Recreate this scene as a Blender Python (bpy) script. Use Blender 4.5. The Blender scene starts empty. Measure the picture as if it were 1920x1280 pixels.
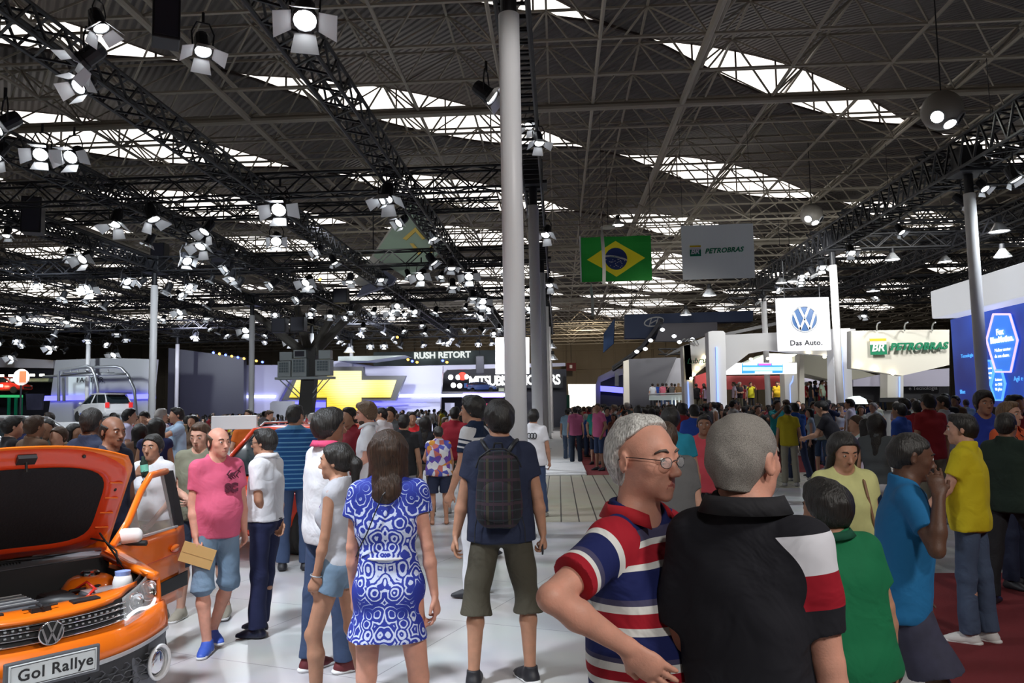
import bpy, math, random, time
import numpy as np
from mathutils import Vector, Matrix, Quaternion
T0 = time.time()
random.seed(7)
rng = np.random.default_rng(7)
S = bpy.context.scene
C = S.collection
PI = math.pi
R = math.radians

# ------------------------------------------------------------ camera
F = 1470.0
CAMZ = 1.75
YAW, PITCH, ROLL = R(3.3), R(4.98), R(1.05)
_f = Vector((-math.sin(YAW) * math.cos(PITCH), math.cos(YAW) * math.cos(PITCH), math.sin(PITCH)))
_r0 = Vector((math.cos(YAW), math.sin(YAW), 0))
_u0 = _r0.cross(_f)
_r = _r0 * math.cos(ROLL) - _u0 * math.sin(ROLL)
_u = _u0 * math.cos(ROLL) + _r0 * math.sin(ROLL)
cam_d = bpy.data.cameras.new('camera')
cam_d.sensor_width = 36
cam_d.lens = 36 * F / 1920
cam_d.clip_start = 0.05
cam_d.clip_end = 600
cam = bpy.data.objects.new('camera', cam_d)
C.objects.link(cam)
cam.matrix_world = Matrix(((_r.x, _u.x, -_f.x, 0), (_r.y, _u.y, -_f.y, 0), (_r.z, _u.z, -_f.z, CAMZ), (0, 0, 0, 1)))
S.camera = cam
def ray(px, py):
    return _f + _r * ((px - 960) / F) + _u * ((640 - py) / F)
def at(px, py, Y):
    """point seen at pixel on the hall plane y = Y"""
    d = ray(px, py)
    return Vector((0, 0, CAMZ)) + d * (Y / d.y)
def atz(px, py, z=0.0):
    d = ray(px, py)
    return Vector((0, 0, CAMZ)) + d * ((z - CAMZ) / d.z)
def atx(px, py, X):
    d = ray(px, py)
    return Vector((0, 0, CAMZ)) + d * (X / d.x)
def ad(px, py, D):
    """point at depth D along the view axis"""
    return Vector((0, 0, CAMZ)) + ray(px, py) * D

# ------------------------------------------------------------ world, exposure
S.view_settings.view_transform = 'Standard'
S.view_settings.look = 'None'
S.view_settings.gamma = 1
S.view_settings.use_curve_mapping = False
S.view_settings.exposure = 0.0
S.cycles.use_denoising = True
S.cycles.max_bounces = 5
S.cycles.diffuse_bounces = 3
S.cycles.glossy_bounces = 3
S.cycles.transmission_bounces = 4
S.cycles.transparent_max_bounces = 6
S.cycles.sample_clamp_indirect = 3.0
S.cycles.caustics_reflective = False
S.cycles.caustics_refractive = False
wd = bpy.data.worlds.new('sky')
S.world = wd
wd.use_nodes = True
_bg = wd.node_tree.nodes['Background']
_bg.inputs[0].default_value = (1.0, 0.93, 0.86, 1)
_bg.inputs[1].default_value = 2.1

def lamp(name, kind, loc, energy, color=(1, 1, 1), size=1.0, target=None, spot=None, sy=None, blend=0.5):
    d = bpy.data.lights.new(name, kind)
    d.energy = energy
    d.color = color
    if kind == 'AREA':
        d.size = size
        if sy:
            d.shape = 'RECTANGLE'; d.size_y = sy
    else:
        d.shadow_soft_size = size
    if kind == 'SPOT':
        d.spot_size = R(spot or 60); d.spot_blend = blend
    o = bpy.data.objects.new(name, d)
    C.objects.link(o)
    o.location = loc
    if target is not None:
        o.rotation_euler = (Vector(target) - Vector(loc)).to_track_quat('-Z', 'Y').to_euler()
    return o
COOL = (0.86, 0.93, 1.0)
# stand floods over the car stand (they hang in the rig at about 8 m)
lamp('stand_flood', 'SPOT', (-3.6, 1.6, 8.0), 3600, COOL, 0.35, (-3.4, 4.8, 0), 50)
lamp('stand_flood', 'SPOT', (-8.6, 5.5, 8.0), 1500, COOL, 0.35, (-5.0, 7.5, 0), 85)
lamp('stand_flood', 'SPOT', (-4.4, 11.5, 8.0), 1000, COOL, 0.35, (-3.5, 10.5, 0), 75)
lamp('stand_flood', 'SPOT', (-13.0, 12.0, 8.0), 2600, COOL, 0.35, (-9, 14, 0), 95)
lamp('stand_flood', 'SPOT', (-9.0, 23.0, 8.0), 3000, COOL, 0.35, (-8, 20, 0), 100)
lamp('stand_flood', 'SPOT', (-4.5, 26.0, 8.0), 2000, COOL, 0.35, (-5, 24, 0), 90)
lamp('stand_flood', 'SPOT', (-15.0, 36.0, 8.0), 3200, COOL, 0.35, (-13, 38, 0), 110)
lamp('aisle_and_fill_flood', 'SPOT', (5.0, -2.0, 6.5), 1300, (1, 0.96, 0.9), 0.6, (1.2, 3.2, 0), 80)
lamp('aisle_and_fill_flood', 'SPOT', (8.0, 10.0, 9.5), 380, (1, 0.95, 0.88), 0.5, (5.5, 9, 0), 100)
lamp('aisle_and_fill_flood', 'SPOT', (4.0, 26.0, 10.0), 700, (1, 0.95, 0.88), 0.5, (4.5, 27, 0), 100)
lamp('aisle_and_fill_flood', 'SPOT', (14.0, 21.0, 8.0), 900, COOL, 0.4, (10.5, 21, 0), 110)
lamp('aisle_and_fill_flood', 'SPOT', (5.0, 52.0, 10.0), 1200, (1, 0.95, 0.88), 0.5, (5, 54, 0), 120)
lamp('aisle_and_fill_flood', 'SPOT', (3.2, 4.0, 9.0), 1500, (1, .97, .95), .3, (-.7, 11.5, 4.4), 38)  # fill spot added to brighten the thick middle pole
lamp('banner_fill', 'SPOT', (-9.0, 28, 8.6), 1500, (1, 1, .95), .3, (-8.0, 38, 10.2), 45)  # added fill that lifts the dark diamond banner
lamp('aisle_and_fill_flood', 'SPOT', (-14, 25, 8), 2600, COOL, .3, (-18, 38, 4), 70)  # fill added to brighten the left row of poles
lamp('aisle_and_fill_flood', 'SPOT', (-21, 30, 8), 2200, COOL, .3, (-27, 40, 2.5), 80)  # added fill for the rally car and its platform
lamp('aisle_and_fill_flood', 'SPOT', (1.2, -2.5, 4.8), 420, (1, .97, .93), .25, (.35, 2.2, 1.5), 45)  # unseen fill behind the camera, added for the older man's face
lamp('aisle_and_fill_flood', 'SPOT', (6, 10, 8.3), 1500, COOL, .1, (4.1, 14.0, 0), 17, blend=.2)  # narrow spot added to make a bright pool on the floor patch
lamp('aisle_and_fill_flood', 'SPOT', (-14, 52.5, 8), 2000, COOL, .3, (-18, 63, 4), 70)  # extra fill added for the farther poles of the left row
# added fill spots that brighten the stand walls and the far hall wall
for loc, tg, e, c in (((-34,48,7.9),(-37,58,2.5),2600,COOL), ((-27,54,7.9),(-25,66,2.5),2600,(.8,.82,1)), ((-14,54,7.9),(-13,67,2.5),3200,(.85,.88,1)), ((-6,58,7.9),(-7,70,2.5),2400,(.85,.88,1)),
                      ((9,30,7.9),(10.5,40,3.2),1900,(1,1,.97)), ((15,28,7.9),(16,37,3.2),1500,(1,1,.97)), ((17.5,27,6.6),(17.5,34,3.4),260,(1,.95,.8)), ((7,44,7.9),(8,57,2.5),1300,(1,1,1)), ((13,44,6.5),(13,52,2.0),1500,(1,.97,.93)), ((4,92,9),(3,126,6),5000,(1,.85,.65)), ((21,30,6.5),(20,42,1.5),1200,(1,1,1))):
    lamp('wall_fill', 'SPOT', loc, e, c, .4, tg, 110)

# ------------------------------------------------------------ material helpers
MATS = {}
def _bsdf(name):
    m = bpy.data.materials.new(name)
    m.use_nodes = True
    return m, m.node_tree, m.node_tree.nodes['Principled BSDF']
def mat(name, col, rough=0.5, metal=0.0, emit=0, ecol=None, bump=None, noise=None, coat=0, alpha=1, trans=0, ior=1.45, spec=None):
    """bump=(scale, strength, dist)  noise=(scale, amount) varies the base colour"""
    if name in MATS:
        return MATS[name]
    m, nt, b = _bsdf(name)
    b.inputs['Base Color'].default_value = (*col, 1)
    b.inputs['Roughness'].default_value = rough
    b.inputs['Metallic'].default_value = metal
    if spec is not None: b.inputs['Specular IOR Level'].default_value = spec
    if coat:
        b.inputs['Coat Weight'].default_value = coat
        b.inputs['Coat Roughness'].default_value = 0.04
    if trans:
        b.inputs['Transmission Weight'].default_value = trans
        b.inputs['IOR'].default_value = ior
    if alpha < 1: b.inputs['Alpha'].default_value = alpha
    if emit:
        b.inputs['Emission Color'].default_value = (*(ecol or col), 1)
        b.inputs['Emission Strength'].default_value = emit
    if noise or bump:
        tc = nt.nodes.new('ShaderNodeTexCoord')
    if noise:
        n = nt.nodes.new('ShaderNodeTexNoise'); n.inputs['Scale'].default_value = noise[0]; n.inputs['Detail'].default_value = 4
        mx = nt.nodes.new('ShaderNodeMix'); mx.data_type = 'RGBA'
        a = noise[1]
        mx.inputs[6].default_value = (*[max(0, c * (1 - a)) for c in col], 1)
        mx.inputs[7].default_value = (*[min(1, c * (1 + a)) for c in col], 1)
        nt.links.new(tc.outputs['Object'], n.inputs['Vector'])
        nt.links.new(n.outputs['Fac'], mx.inputs[0]); nt.links.new(mx.outputs[2], b.inputs['Base Color'])
    if bump:
        n = nt.nodes.new('ShaderNodeTexNoise'); n.inputs['Scale'].default_value = bump[0]; n.inputs['Detail'].default_value = 3
        if bump[0] < 12: n.inputs['Distortion'].default_value = .7
        bp = nt.nodes.new('ShaderNodeBump'); bp.inputs['Strength'].default_value = bump[1]; bp.inputs['Distance'].default_value = bump[2]
        nt.links.new(tc.outputs['Object'], n.inputs['Vector'])
        nt.links.new(n.outputs['Fac'], bp.inputs['Height']); nt.links.new(bp.outputs[0], b.inputs['Normal'])
    MATS[name] = m
    return m
def objcol_mat(name, rough=0.8, bump=None, spec=0.3, sheen=0):
    """takes its base colour from the object's own colour"""
    m, nt, b = _bsdf(name)
    oi = nt.nodes.new('ShaderNodeObjectInfo')
    nt.links.new(oi.outputs['Color'], b.inputs['Base Color'])
    b.inputs['Roughness'].default_value = rough
    b.inputs['Specular IOR Level'].default_value = spec
    if bump:
        tc = nt.nodes.new('ShaderNodeTexCoord')
        n = nt.nodes.new('ShaderNodeTexNoise'); n.inputs['Scale'].default_value = bump[0]; n.inputs['Detail'].default_value = 3
        bp = nt.nodes.new('ShaderNodeBump'); bp.inputs['Strength'].default_value = bump[1]; bp.inputs['Distance'].default_value = bump[2]
        nt.links.new(tc.outputs['Object'], n.inputs['Vector'])
        nt.links.new(n.outputs['Fac'], bp.inputs['Height']); nt.links.new(bp.outputs[0], b.inputs['Normal'])
    MATS[name] = m
    return m

# ------------------------------------------------------------ mesh helpers
class MB:
    def __init__(s): s.v = []; s.f = []; s.mi = []
    def add(s, vs, fs, mi=0):
        n = len(s.v); s.v.extend(tuple(p) for p in vs)
        s.f.extend(tuple(i + n for i in f) for f in fs); s.mi.extend([mi] * len(fs))
        return s
    def box(s, lo, hi, mi=0, M=None):
        x0, y0, z0 = lo; x1, y1, z1 = hi
        vs = [Vector(p) for p in ((x0,y0,z0),(x1,y0,z0),(x1,y1,z0),(x0,y1,z0),(x0,y0,z1),(x1,y0,z1),(x1,y1,z1),(x0,y1,z1))]
        if M is not None: vs = [M @ p for p in vs]
        return s.add(vs, [(0,3,2,1),(4,5,6,7),(0,1,5,4),(1,2,6,5),(2,3,7,6),(3,0,4,7)], mi)
    def cbox(s, c, d, mi=0, M=None):
        return s.box([c[i]-d[i]/2 for i in range(3)], [c[i]+d[i]/2 for i in range(3)], mi, M)
    def tube(s, a, b, r, n=8, r2=None, mi=0, cap=True, up=None):
        a = Vector(a); b = Vector(b); r2 = r if r2 is None else r2
        d = (b - a)
        if d.length < 1e-9: return s
        d.normalize()
        e1 = d.cross(Vector(up) if up else (Vector((0,0,1)) if abs(d.z) < .95 else Vector((1,0,0)))).normalized(); e2 = d.cross(e1)
        vs = []
        for p, q in ((a, r), (b, r2)):
            for i in range(n):
                t = 2*PI*(i+.5)/n
                vs.append(p + e1*math.cos(t)*q + e2*math.sin(t)*q)
        fs = [(i, (i+1)%n, n+(i+1)%n, n+i) for i in range(n)]
        if cap: fs += [tuple(range(n))[::-1], tuple(range(n, 2*n))]
        return s.add(vs, fs, mi)
    def path(s, pts, r, n=8, mi=0, closed=False):
        """tube along a polyline with mitred rings"""
        P = [Vector(p) for p in pts]; m = len(P)
        rr = r if isinstance(r, (list, tuple)) else [r]*m
        vs = []; e1 = None
        for i in range(m):
            if closed: t = P[(i+1)%m]-P[i-1]
            else: t = P[min(i+1,m-1)]-P[max(i-1,0)]
            t.normalize()
            if e1 is None: e1 = t.orthogonal().normalized()
            e1 = (e1 - t*e1.dot(t)).normalized(); e2 = t.cross(e1)
            for k in range(n):
                a = 2*PI*k/n; vs.append(P[i]+e1*math.cos(a)*rr[i]+e2*math.sin(a)*rr[i])
        fs = []
        for i in range(m if closed else m-1):
            j = (i+1)%m
            for k in range(n): fs.append((i*n+k, i*n+(k+1)%n, j*n+(k+1)%n, j*n+k))
        if not closed: fs += [tuple(range(n))[::-1], tuple(range((m-1)*n, m*n))]
        return s.add(vs, fs, mi)
    def loft(s, rings, mi=0, cap=True, closed=True):
        n = len(rings[0]); vs = [p for r_ in rings for p in r_]; fs = []
        for i in range(len(rings)-1):
            for k in range(n if closed else n-1):
                fs.append((i*n+k, i*n+(k+1)%n, (i+1)*n+(k+1)%n, (i+1)*n+k))
        if cap and closed: fs += [tuple(range(n))[::-1], tuple(range((len(rings)-1)*n, len(rings)*n))]
        return s.add(vs, fs, mi)
    def prism(s, poly, ext, mi=0):
        """polygon (3d points) extruded by vector ext"""
        n = len(poly); e = Vector(ext); P = [Vector(p) for p in poly]
        return s.add(P + [p + e for p in P], [tuple(range(n))[::-1], tuple(range(n, 2*n))] + [(i, (i+1)%n, n+(i+1)%n, n+i) for i in range(n)], mi)
    def grid(s, fn, nu, nv, mi=0, thick=None):
        vs = [Vector(fn(i/nu, j/nv)) for j in range(nv+1) for i in range(nu+1)]
        fs = [(j*(nu+1)+i, j*(nu+1)+i+1, (j+1)*(nu+1)+i+1, (j+1)*(nu+1)+i) for j in range(nv) for i in range(nu)]
        if thick is not None:
            t = Vector(thick); n = len(vs); vs = vs + [p+t for p in vs]
            fs = fs + [tuple(a+n for a in f[::-1]) for f in fs]
            edge = [i for i in range(nu+1)] + [(j)*(nu+1)+nu for j in range(1,nv+1)] + [nv*(nu+1)+i for i in range(nu-1,-1,-1)] + [j*(nu+1) for j in range(nv-1,0,-1)]
            m = len(edge)
            fs += [(edge[(k+1)%m], edge[k], edge[k]+n, edge[(k+1)%m]+n) for k in range(m)]
        return s.add(vs, fs, mi)
    def lathe(s, prof, c=(0,0,0), n=20, mi=0, M=None, cap=True):
        vs = []
        for (r_, z) in prof:
            for k in range(n):
                a = 2*PI*k/n; p = Vector((r_*math.cos(a)+c[0], r_*math.sin(a)+c[1], z+c[2]))
                vs.append(M @ p if M is not None else p)
        fs = [(i*n+k, i*n+(k+1)%n, (i+1)*n+(k+1)%n, (i+1)*n+k) for i in range(len(prof)-1) for k in range(n)]
        if cap: fs += [tuple(range(n))[::-1], tuple(range((len(prof)-1)*n, len(prof)*n))]
        return s.add(vs, fs, mi)
    def ell(s, c, r, n=12, m=8, mi=0, M=None):
        vs = []; c = Vector(c)
        for j in range(1, m):
            for i in range(n):
                t = PI*j/m; a = 2*PI*i/n
                vs.append(Vector((c.x+r[0]*math.sin(t)*math.cos(a), c.y+r[1]*math.sin(t)*math.sin(a), c.z+r[2]*math.cos(t))))
        vs += [c+Vector((0,0,r[2])), c-Vector((0,0,r[2]))]
        if M is not None: vs = [M @ p for p in vs]
        fs = [(j*n+i, (j+1)*n+i, (j+1)*n+(i+1)%n, j*n+(i+1)%n) for j in range(m-2) for i in range(n)]
        T = (m-1)*n
        fs += [(T, i, (i+1)%n) for i in range(n)] + [(T+1, (m-2)*n+(i+1)%n, (m-2)*n+i) for i in range(n)]
        return s.add(vs, fs, mi)
    def build(s, name, m=None, parent=None, smooth=False, bevel=0, sub=0):
        me = bpy.data.meshes.new(name)
        me.from_pydata([tuple(p) for p in s.v], [], s.f)
        ms = m if isinstance(m, (list, tuple)) else [m]
        for x in ms: me.materials.append(x)
        if len(ms) > 1: me.polygons.foreach_set('material_index', s.mi)
        if smooth: me.polygons.foreach_set('use_smooth', [True]*len(me.polygons))
        me.update()
        o = bpy.data.objects.new(name, me); C.objects.link(o)
        if parent is not None: o.parent = parent
        if bevel:
            b = o.modifiers.new('b', 'BEVEL'); b.width = bevel; b.segments = 2; b.limit_method = 'ANGLE'; b.angle_limit = R(35)
        if sub:
            b = o.modifiers.new('s', 'SUBSURF'); b.levels = sub; b.render_levels = sub
        return o
def tag(o, label, cat, group=None, kind=None):
    if label: o['label'] = label
    if cat: o['category'] = cat
    if group: o['group'] = group
    if kind: o['kind'] = kind
    return o
def thing(name, loc, label, cat, group=None, rz=0):
    o = bpy.data.objects.new(name, None); C.objects.link(o)
    o.location = loc; o.rotation_euler = (0, 0, rz); o.empty_display_size = 0.1
    return tag(o, label, cat, group)
def struct(o):
    o['kind'] = 'structure'; return o
def copy_tree(o, parent=None):
    c = o.copy(); C.objects.link(c); c.parent = parent
    for ch in o.children: copy_tree(ch, c)
    return c
_tcache = {}
def text_mesh(txt, name, m, parent, M, size=1.0, depth=0.01, shear=0.0, bold=0.0, align='LEFT', spacing=1.0):
    cu = bpy.data.curves.new(name, 'FONT'); cu.body = txt; cu.size = size; cu.extrude = depth; cu.shear = shear
    cu.offset = bold; cu.align_x = align; cu.space_character = spacing; cu.resolution_u = 3
    t = bpy.data.objects.new(name, cu); C.objects.link(t)
    dg = bpy.context.evaluated_depsgraph_get()
    me = bpy.data.meshes.new_from_object(t.evaluated_get(dg))
    bpy.data.objects.remove(t); bpy.data.curves.remove(cu)
    me.materials.clear(); me.materials.append(m)
    o = bpy.data.objects.new(name, me); C.objects.link(o)
    o.parent = parent
    o.matrix_local = M if parent is None else parent.matrix_basis.inverted() @ M
    return o
def frame(origin, xdir, zdir=(0,0,1)):
    """matrix whose local x = xdir, local y = up (for flat art and text), local z = outward normal"""
    x = Vector(xdir).normalized(); y = Vector(zdir); y = (y - x*y.dot(x)).normalized(); z = x.cross(y)
    M = Matrix((x, y, z)).transposed().to_4x4(); M.translation = Vector(origin); return M
def apply_m(o, M):
    o.data.transform(M); return o
# ============================================================ FLOORS
def tile_floor_mat(name, c1, c2, mortar, scale, rough, bw=1.0, rh=1.0, msize=.006, off=0.5, coat=0.0, rot=0):
    m, nt, b = _bsdf(name)
    tc = nt.nodes.new('ShaderNodeTexCoord'); mp = nt.nodes.new('ShaderNodeMapping')
    mp.inputs['Rotation'].default_value = (0, 0, rot)
    br = nt.nodes.new('ShaderNodeTexBrick'); br.offset = off
    br.inputs['Color1'].default_value = (*c1, 1); br.inputs['Color2'].default_value = (*c2, 1); br.inputs['Mortar'].default_value = (*mortar, 1)
    br.inputs['Scale'].default_value = scale; br.inputs['Mortar Size'].default_value = msize; br.inputs['Brick Width'].default_value = bw; br.inputs['Row Height'].default_value = rh
    nt.links.new(tc.outputs['Object'], mp.inputs[0]); nt.links.new(mp.outputs[0], br.inputs['Vector'])
    nz = nt.nodes.new('ShaderNodeTexNoise'); nz.inputs['Scale'].default_value = 1.3; nz.inputs['Detail'].default_value = 5
    nt.links.new(tc.outputs['Object'], nz.inputs['Vector'])
    mx = nt.nodes.new('ShaderNodeMix'); mx.data_type = 'RGBA'; mx.blend_type = 'MULTIPLY'; mx.inputs[0].default_value = 0.25
    nt.links.new(br.outputs['Color'], mx.inputs[6]); nt.links.new(nz.outputs['Color'], mx.inputs[7])
    nt.links.new(mx.outputs[2], b.inputs['Base Color'])
    rr = nt.nodes.new('ShaderNodeMapRange'); rr.inputs[3].default_value = rough*.8; rr.inputs[4].default_value = rough*1.3
    nt.links.new(nz.outputs['Fac'], rr.inputs[0]); nt.links.new(rr.outputs[0], b.inputs['Roughness'])
    if coat: b.inputs['Coat Weight'].default_value = coat
    return m
m_white = tile_floor_mat('white_floor', (.60,.60,.61), (.57,.57,.58), (.33,.33,.34), 1.0, .22, 1.5, 1.5, .004, 0, rot=R(20))
m_grey = tile_floor_mat('grey_floor', (.42,.42,.42), (.38,.38,.39), (.25,.25,.25), 1.0, .3, 2, 1, .005)
m_carpet = mat('red_carpet', (.16,.010,.014), .95, bump=(160,.5,.01), noise=(3,.15))
m_conc = mat('concrete', (.23,.22,.21), .6, noise=(.6,.2))
m_wp = mat('white_paint', (.80,.80,.81), .45)
m_cream = mat('cream_panel', (.78,.75,.66), .5)
m_black = mat('black_metal', (.012,.013,.017), .5)
m_dark = mat('dark_panel', (.03,.03,.045), .45)
m_grey_p = mat('grey_panel', (.42,.43,.45), .45)
def slab(name, poly, z0, z1, m, **k):
    b = MB(); b.prism([(x, y, z0) for x, y in poly], (0, 0, z1-z0)); return struct(b.build(name, m, **k))
slab('floor', [(-80,-14),(62,-14),(62,126),(-80,126)], -.2, -.03, m_conc)
slab('floor_stand', [(-45,-8),(2.35,-8),(2.35,12.4),(-1.5,12.4),(-2.6,13.8),(-6,14.4),(-19,24),(-45,24)], -.03, 0, m_white)
slab('floor_aisle', [(2.35,8.45),(20,8.45),(20,12.4),(2.35,12.4)], -.03, 0, m_white)
slab('floor_back', [(-19,24),(-6,14.4),(-2.6,13.8),(-1.5,12.4),(-.35,12.4),(-.35,20.9),(-1.1,20.9),(-1.1,124),(-75,124),(-75,24)], -.03, 0, m_grey)
m_deck = tile_floor_mat('wood_deck', (.47,.43,.33), (.42,.39,.31), (.05,.045,.04), 1.0, .35, 60, .28, .012, 0, rot=R(90))
slab('floor_deck', [(-.35,12.4),(20,12.4),(20,20.9),(-.35,20.9)], -.03, .004, m_deck)
slab('floor_patch', [(3.0,12.4),(4.9,12.4),(5.2,17),(3.4,17)], -.03, .007, m_white)
slab('floor_carpet', [(2.35,-8),(20,-8),(20,8.45),(2.35,8.45)], -.03, .006, m_carpet)
slab('floor_carpet_far', [(.72,20.9),(2.9,20.9),(6.5,20.9),(8.2,24),(8.5,124),(.72,124)], -.03, .006, m_carpet)
slab('floor_white_far', [(6.5,20.9),(40,20.9),(40,60),(8.35,60),(8.2,24)], -.03, .005, m_white)
b = MB(); b.box((-1.1,21.2,0),(.70,60,.07)); b.box((-1.1,20.9,0),(.70,21.2,.035)); struct(b.build('floor_platform', m_wp, bevel=.01))

# ============================================================ HALL WALLS
m_wall = mat('hall_wall', (.30,.25,.18), .8, noise=(.3,.2))
b = MB(); b.box((-80.3,-14,-.2),(-80,126,15.6)); struct(b.build('wall_left', m_wall))
b = MB(); b.box((62,-14,-.2),(62.3,126,15.6)); struct(b.build('wall_right', m_wall))
b = MB(); b.box((-80,-14.3,-.2),(62,-14,15.6)); struct(b.build('wall_near', m_wall))
b = MB(); b.box((-80,126,-.2),(62,126.3,15.6))
for i in range(71): b.box((-79+i*2, 125.7, 0), (-78.8+i*2, 126, 14))
for z in (4.5, 8, 11): b.box((-80,125.5,z),(62,125.7,z+.25))
struct(b.build('wall_far', m_wall))

# ============================================================ ROOF: diagonal strips with lens shaped rooflights between them
H0 = 14.9
ang = R(36.5); cu_, su_ = math.cos(ang), math.sin(ang)
def uv2xy(u, v): return (u*cu_ - v*su_, u*su_ + v*cu_)
def s_lens(u, n):
    f = ((u - (7.65 - 11.7*n)) / 19.2) % 1.0
    return math.sin(PI*f/.86)**.9 if f < .86 else 0.0
m_roof, nt, bs = _bsdf('roof_sheet')
tc = nt.nodes.new('ShaderNodeTexCoord'); mp = nt.nodes.new('ShaderNodeMapping'); mp.inputs['Rotation'].default_value = (0,0,-ang)
wv = nt.nodes.new('ShaderNodeTexWave'); wv.bands_direction = 'X'; wv.inputs['Scale'].default_value = 1.25
bp = nt.nodes.new('ShaderNodeBump'); bp.inputs['Strength'].default_value = 1; bp.inputs['Distance'].default_value = .12
nt.links.new(tc.outputs['Object'], mp.inputs[0]); nt.links.new(mp.outputs[0], wv.inputs[0])
nt.links.new(wv.outputs['Fac'], bp.inputs['Height']); nt.links.new(bp.outputs[0], bs.inputs['Normal'])
bs.inputs['Base Color'].default_value = (.18,.165,.16,1); bs.inputs['Roughness'].default_value = .6
AMP = .85
b = MB(); NU = 130; NV = 8
U0, U1 = -70, 150
for n in range(-11, 12):
    vs = []; fs = []
    for j in range(NV+1):
        t = j/NV; w = 3*t*t-2*t**3
        for i in range(NU+1):
            u = U0 + (U1-U0)*i/NU; v = 30.2 + 10.4*n + 10.4*t
            z = H0 + AMP*(-s_lens(u, n)*(1-w) + s_lens(u, n+1)*w)
            x, y = uv2xy(u, v)
            if y > 112: z = H0
            vs.append((x, y, z))
    idx = lambda i, j: j*(NU+1)+i
    for j in range(NV):
        for i in range(NU):
            cx = (vs[idx(i,j)][0]+vs[idx(i+1,j+1)][0])/2; cy = (vs[idx(i,j)][1]+vs[idx(i+1,j+1)][1])/2
            if -81.5 < cx < 63.5 and -15.5 < cy < 127.5: fs.append((idx(i,j), idx(i,j+1), idx(i+1,j+1), idx(i+1,j)))
    b.add(vs, fs)
roof = struct(b.build('ceiling', m_roof, smooth=True))
# lens glazing bars and edge beams
m_bar = mat('roof_bar', (.09,.07,.06), .6)
b = MB()
for n in range(-7, 11):
    v = 30.2 + 10.4*n
    for i in range(int((U1-U0)/1.2)):
        u = U0 + i*1.2
        x, y = uv2xy(u, v)
        if not (-60 < x < 50 and 4 < y < 112): continue
        s0 = s_lens(u, n); s1 = s_lens(u+1.2, n)
        x1, y1 = uv2xy(u+1.2, v)
        for sg in (-1, 1): b.tube((x, y, H0+sg*(AMP*s0+.03)), (x1, y1, H0+sg*(AMP*s1+.03)), .07, 4, cap=False)
        if s0 > .1 and i % 2 == 0: b.tube((x, y, H0-AMP*s0), (x, y, H0+AMP*s0), .045, 4, cap=False)
struct(b.build('window_1', m_bar))

# ============================================================ SPACE FRAME under the roof
m_frame = mat('frame_paint', (.40,.36,.29), .55)
b = MB()
GX, GY = 3.1, 2.45; ZL, ZU = 12.45, 14.0
nx0, nx1, ny0, ny1 = -17, 15, 2, 46
ox = 1.45
for i in range(nx0, nx1+1):
    x = ox + i*GX
    for j in range(ny0, ny1+1):
        y = j*GY
        near = y < 62
        n4 = 5 if y < 40 else 4
        a = Vector((x, y, ZL))
        b.tube(a, (x, y+GY, ZL), .062, n4, cap=False)
        b.tube(a, (x+GX, y, ZL), .055, n4, cap=False)
        if near:
            u_ = Vector((x+GX/2, y+GY/2, ZU))
            b.tube(u_, (x+GX/2, y+1.5*GY, ZU), .05, 4, cap=False)
            b.tube(u_, (x+1.5*GX, y+GY/2, ZU), .05, 4, cap=False)
            for dx in (0, GX):
                for dy in (0, GY): b.tube((x+dx, y+dy, ZL), u_, .036, 4, cap=False)
        elif (i+j) % 2 == 0:
            b.tube(a, (x+GX/2, y+GY/2, ZU), .05, 4, cap=False)
            b.tube((x+GX, y, ZL), (x+GX/2, y+GY/2, ZU), .05, 4, cap=False)
struct(b.build('trim_1', m_frame))
# main girders: heavier members along the hall and pairs across it
b = MB()
for x in (-26.4, -10.9, 4.55, 20.0):
    b.tube((x, 4, ZL-.12), (x, 112, ZL-.12), .11, 8); b.tube((x+.3, 4, ZL+.25), (x+.3, 112, ZL+.25), .08, 8)
for y in (26.9, 51.4, 75.9, 100.4):
    b.tube((-60, y, ZL-.15), (50, y, ZL-.15), .12, 8)
struct(b.build('trim_2', m_frame))
# secondary layer hung lower over the back of the hall
b = MB()
for y in range(40, 118, 5):
    b.tube((-55, y, 11.2), (48, y, 11.2), .06, 4)
    for x in range(-54, 48, 4): b.tube((x, y, 11.2), (x+2, y, 12.4), .035, 4); b.tube((x+4, y, 11.2), (x+2, y, 12.4), .035, 4)
struct(b.build('trim_3', m_frame))
# ============================================================ POLES
ORD = ['nearest', 'second', 'third', 'fourth', 'fifth', 'sixth']
def pole(x, y, label, group):
    t = thing('support_pole', (x, y, 0), label, 'pole', group)
    b = MB(); b.lathe([(.155,.02),(.155,7.55),(.14,7.56)], n=28); b.build('shaft', m_wp, t, smooth=False).data.shade_smooth()
    b = MB(); b.lathe([(.26,0),(.26,.02),(.18,.03),(.17,.06)], n=24); b.build('base_plate', m_grey_p, t)
    b = MB(); b.lathe([(.12,7.55),(.12,8.2)], n=16); b.build('sleeve', m_black, t)
    b = MB(); b.box((-.42,-.42,8.1),(.42,.42,8.2)); b.box((-.3,-.3,8.2),(.3,.3,8.85)); b.build('truss_head', m_black, t, bevel=.02)
    return t
YS = [11.1, 22.3, 33.6, 44.8, 56.0, 67.0]
for i, y in enumerate(YS[:6]):
    z = 0 if i == 0 else .07
    t = pole(-.60, y, ['thick white pole in mid view, right behind the man with the backpack', 'white pole beyond the thick middle one, on the front edge of the low white platform', 'third white pole of the middle row, slim and partly covered by the two before it', 'fourth white pole of the middle row seen as a sliver', 'fifth white pole of the middle row, far back on the platform', 'last white pole at the far end of the middle row'][i], 'white poles of the middle row')
    t.location.z = z
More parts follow.
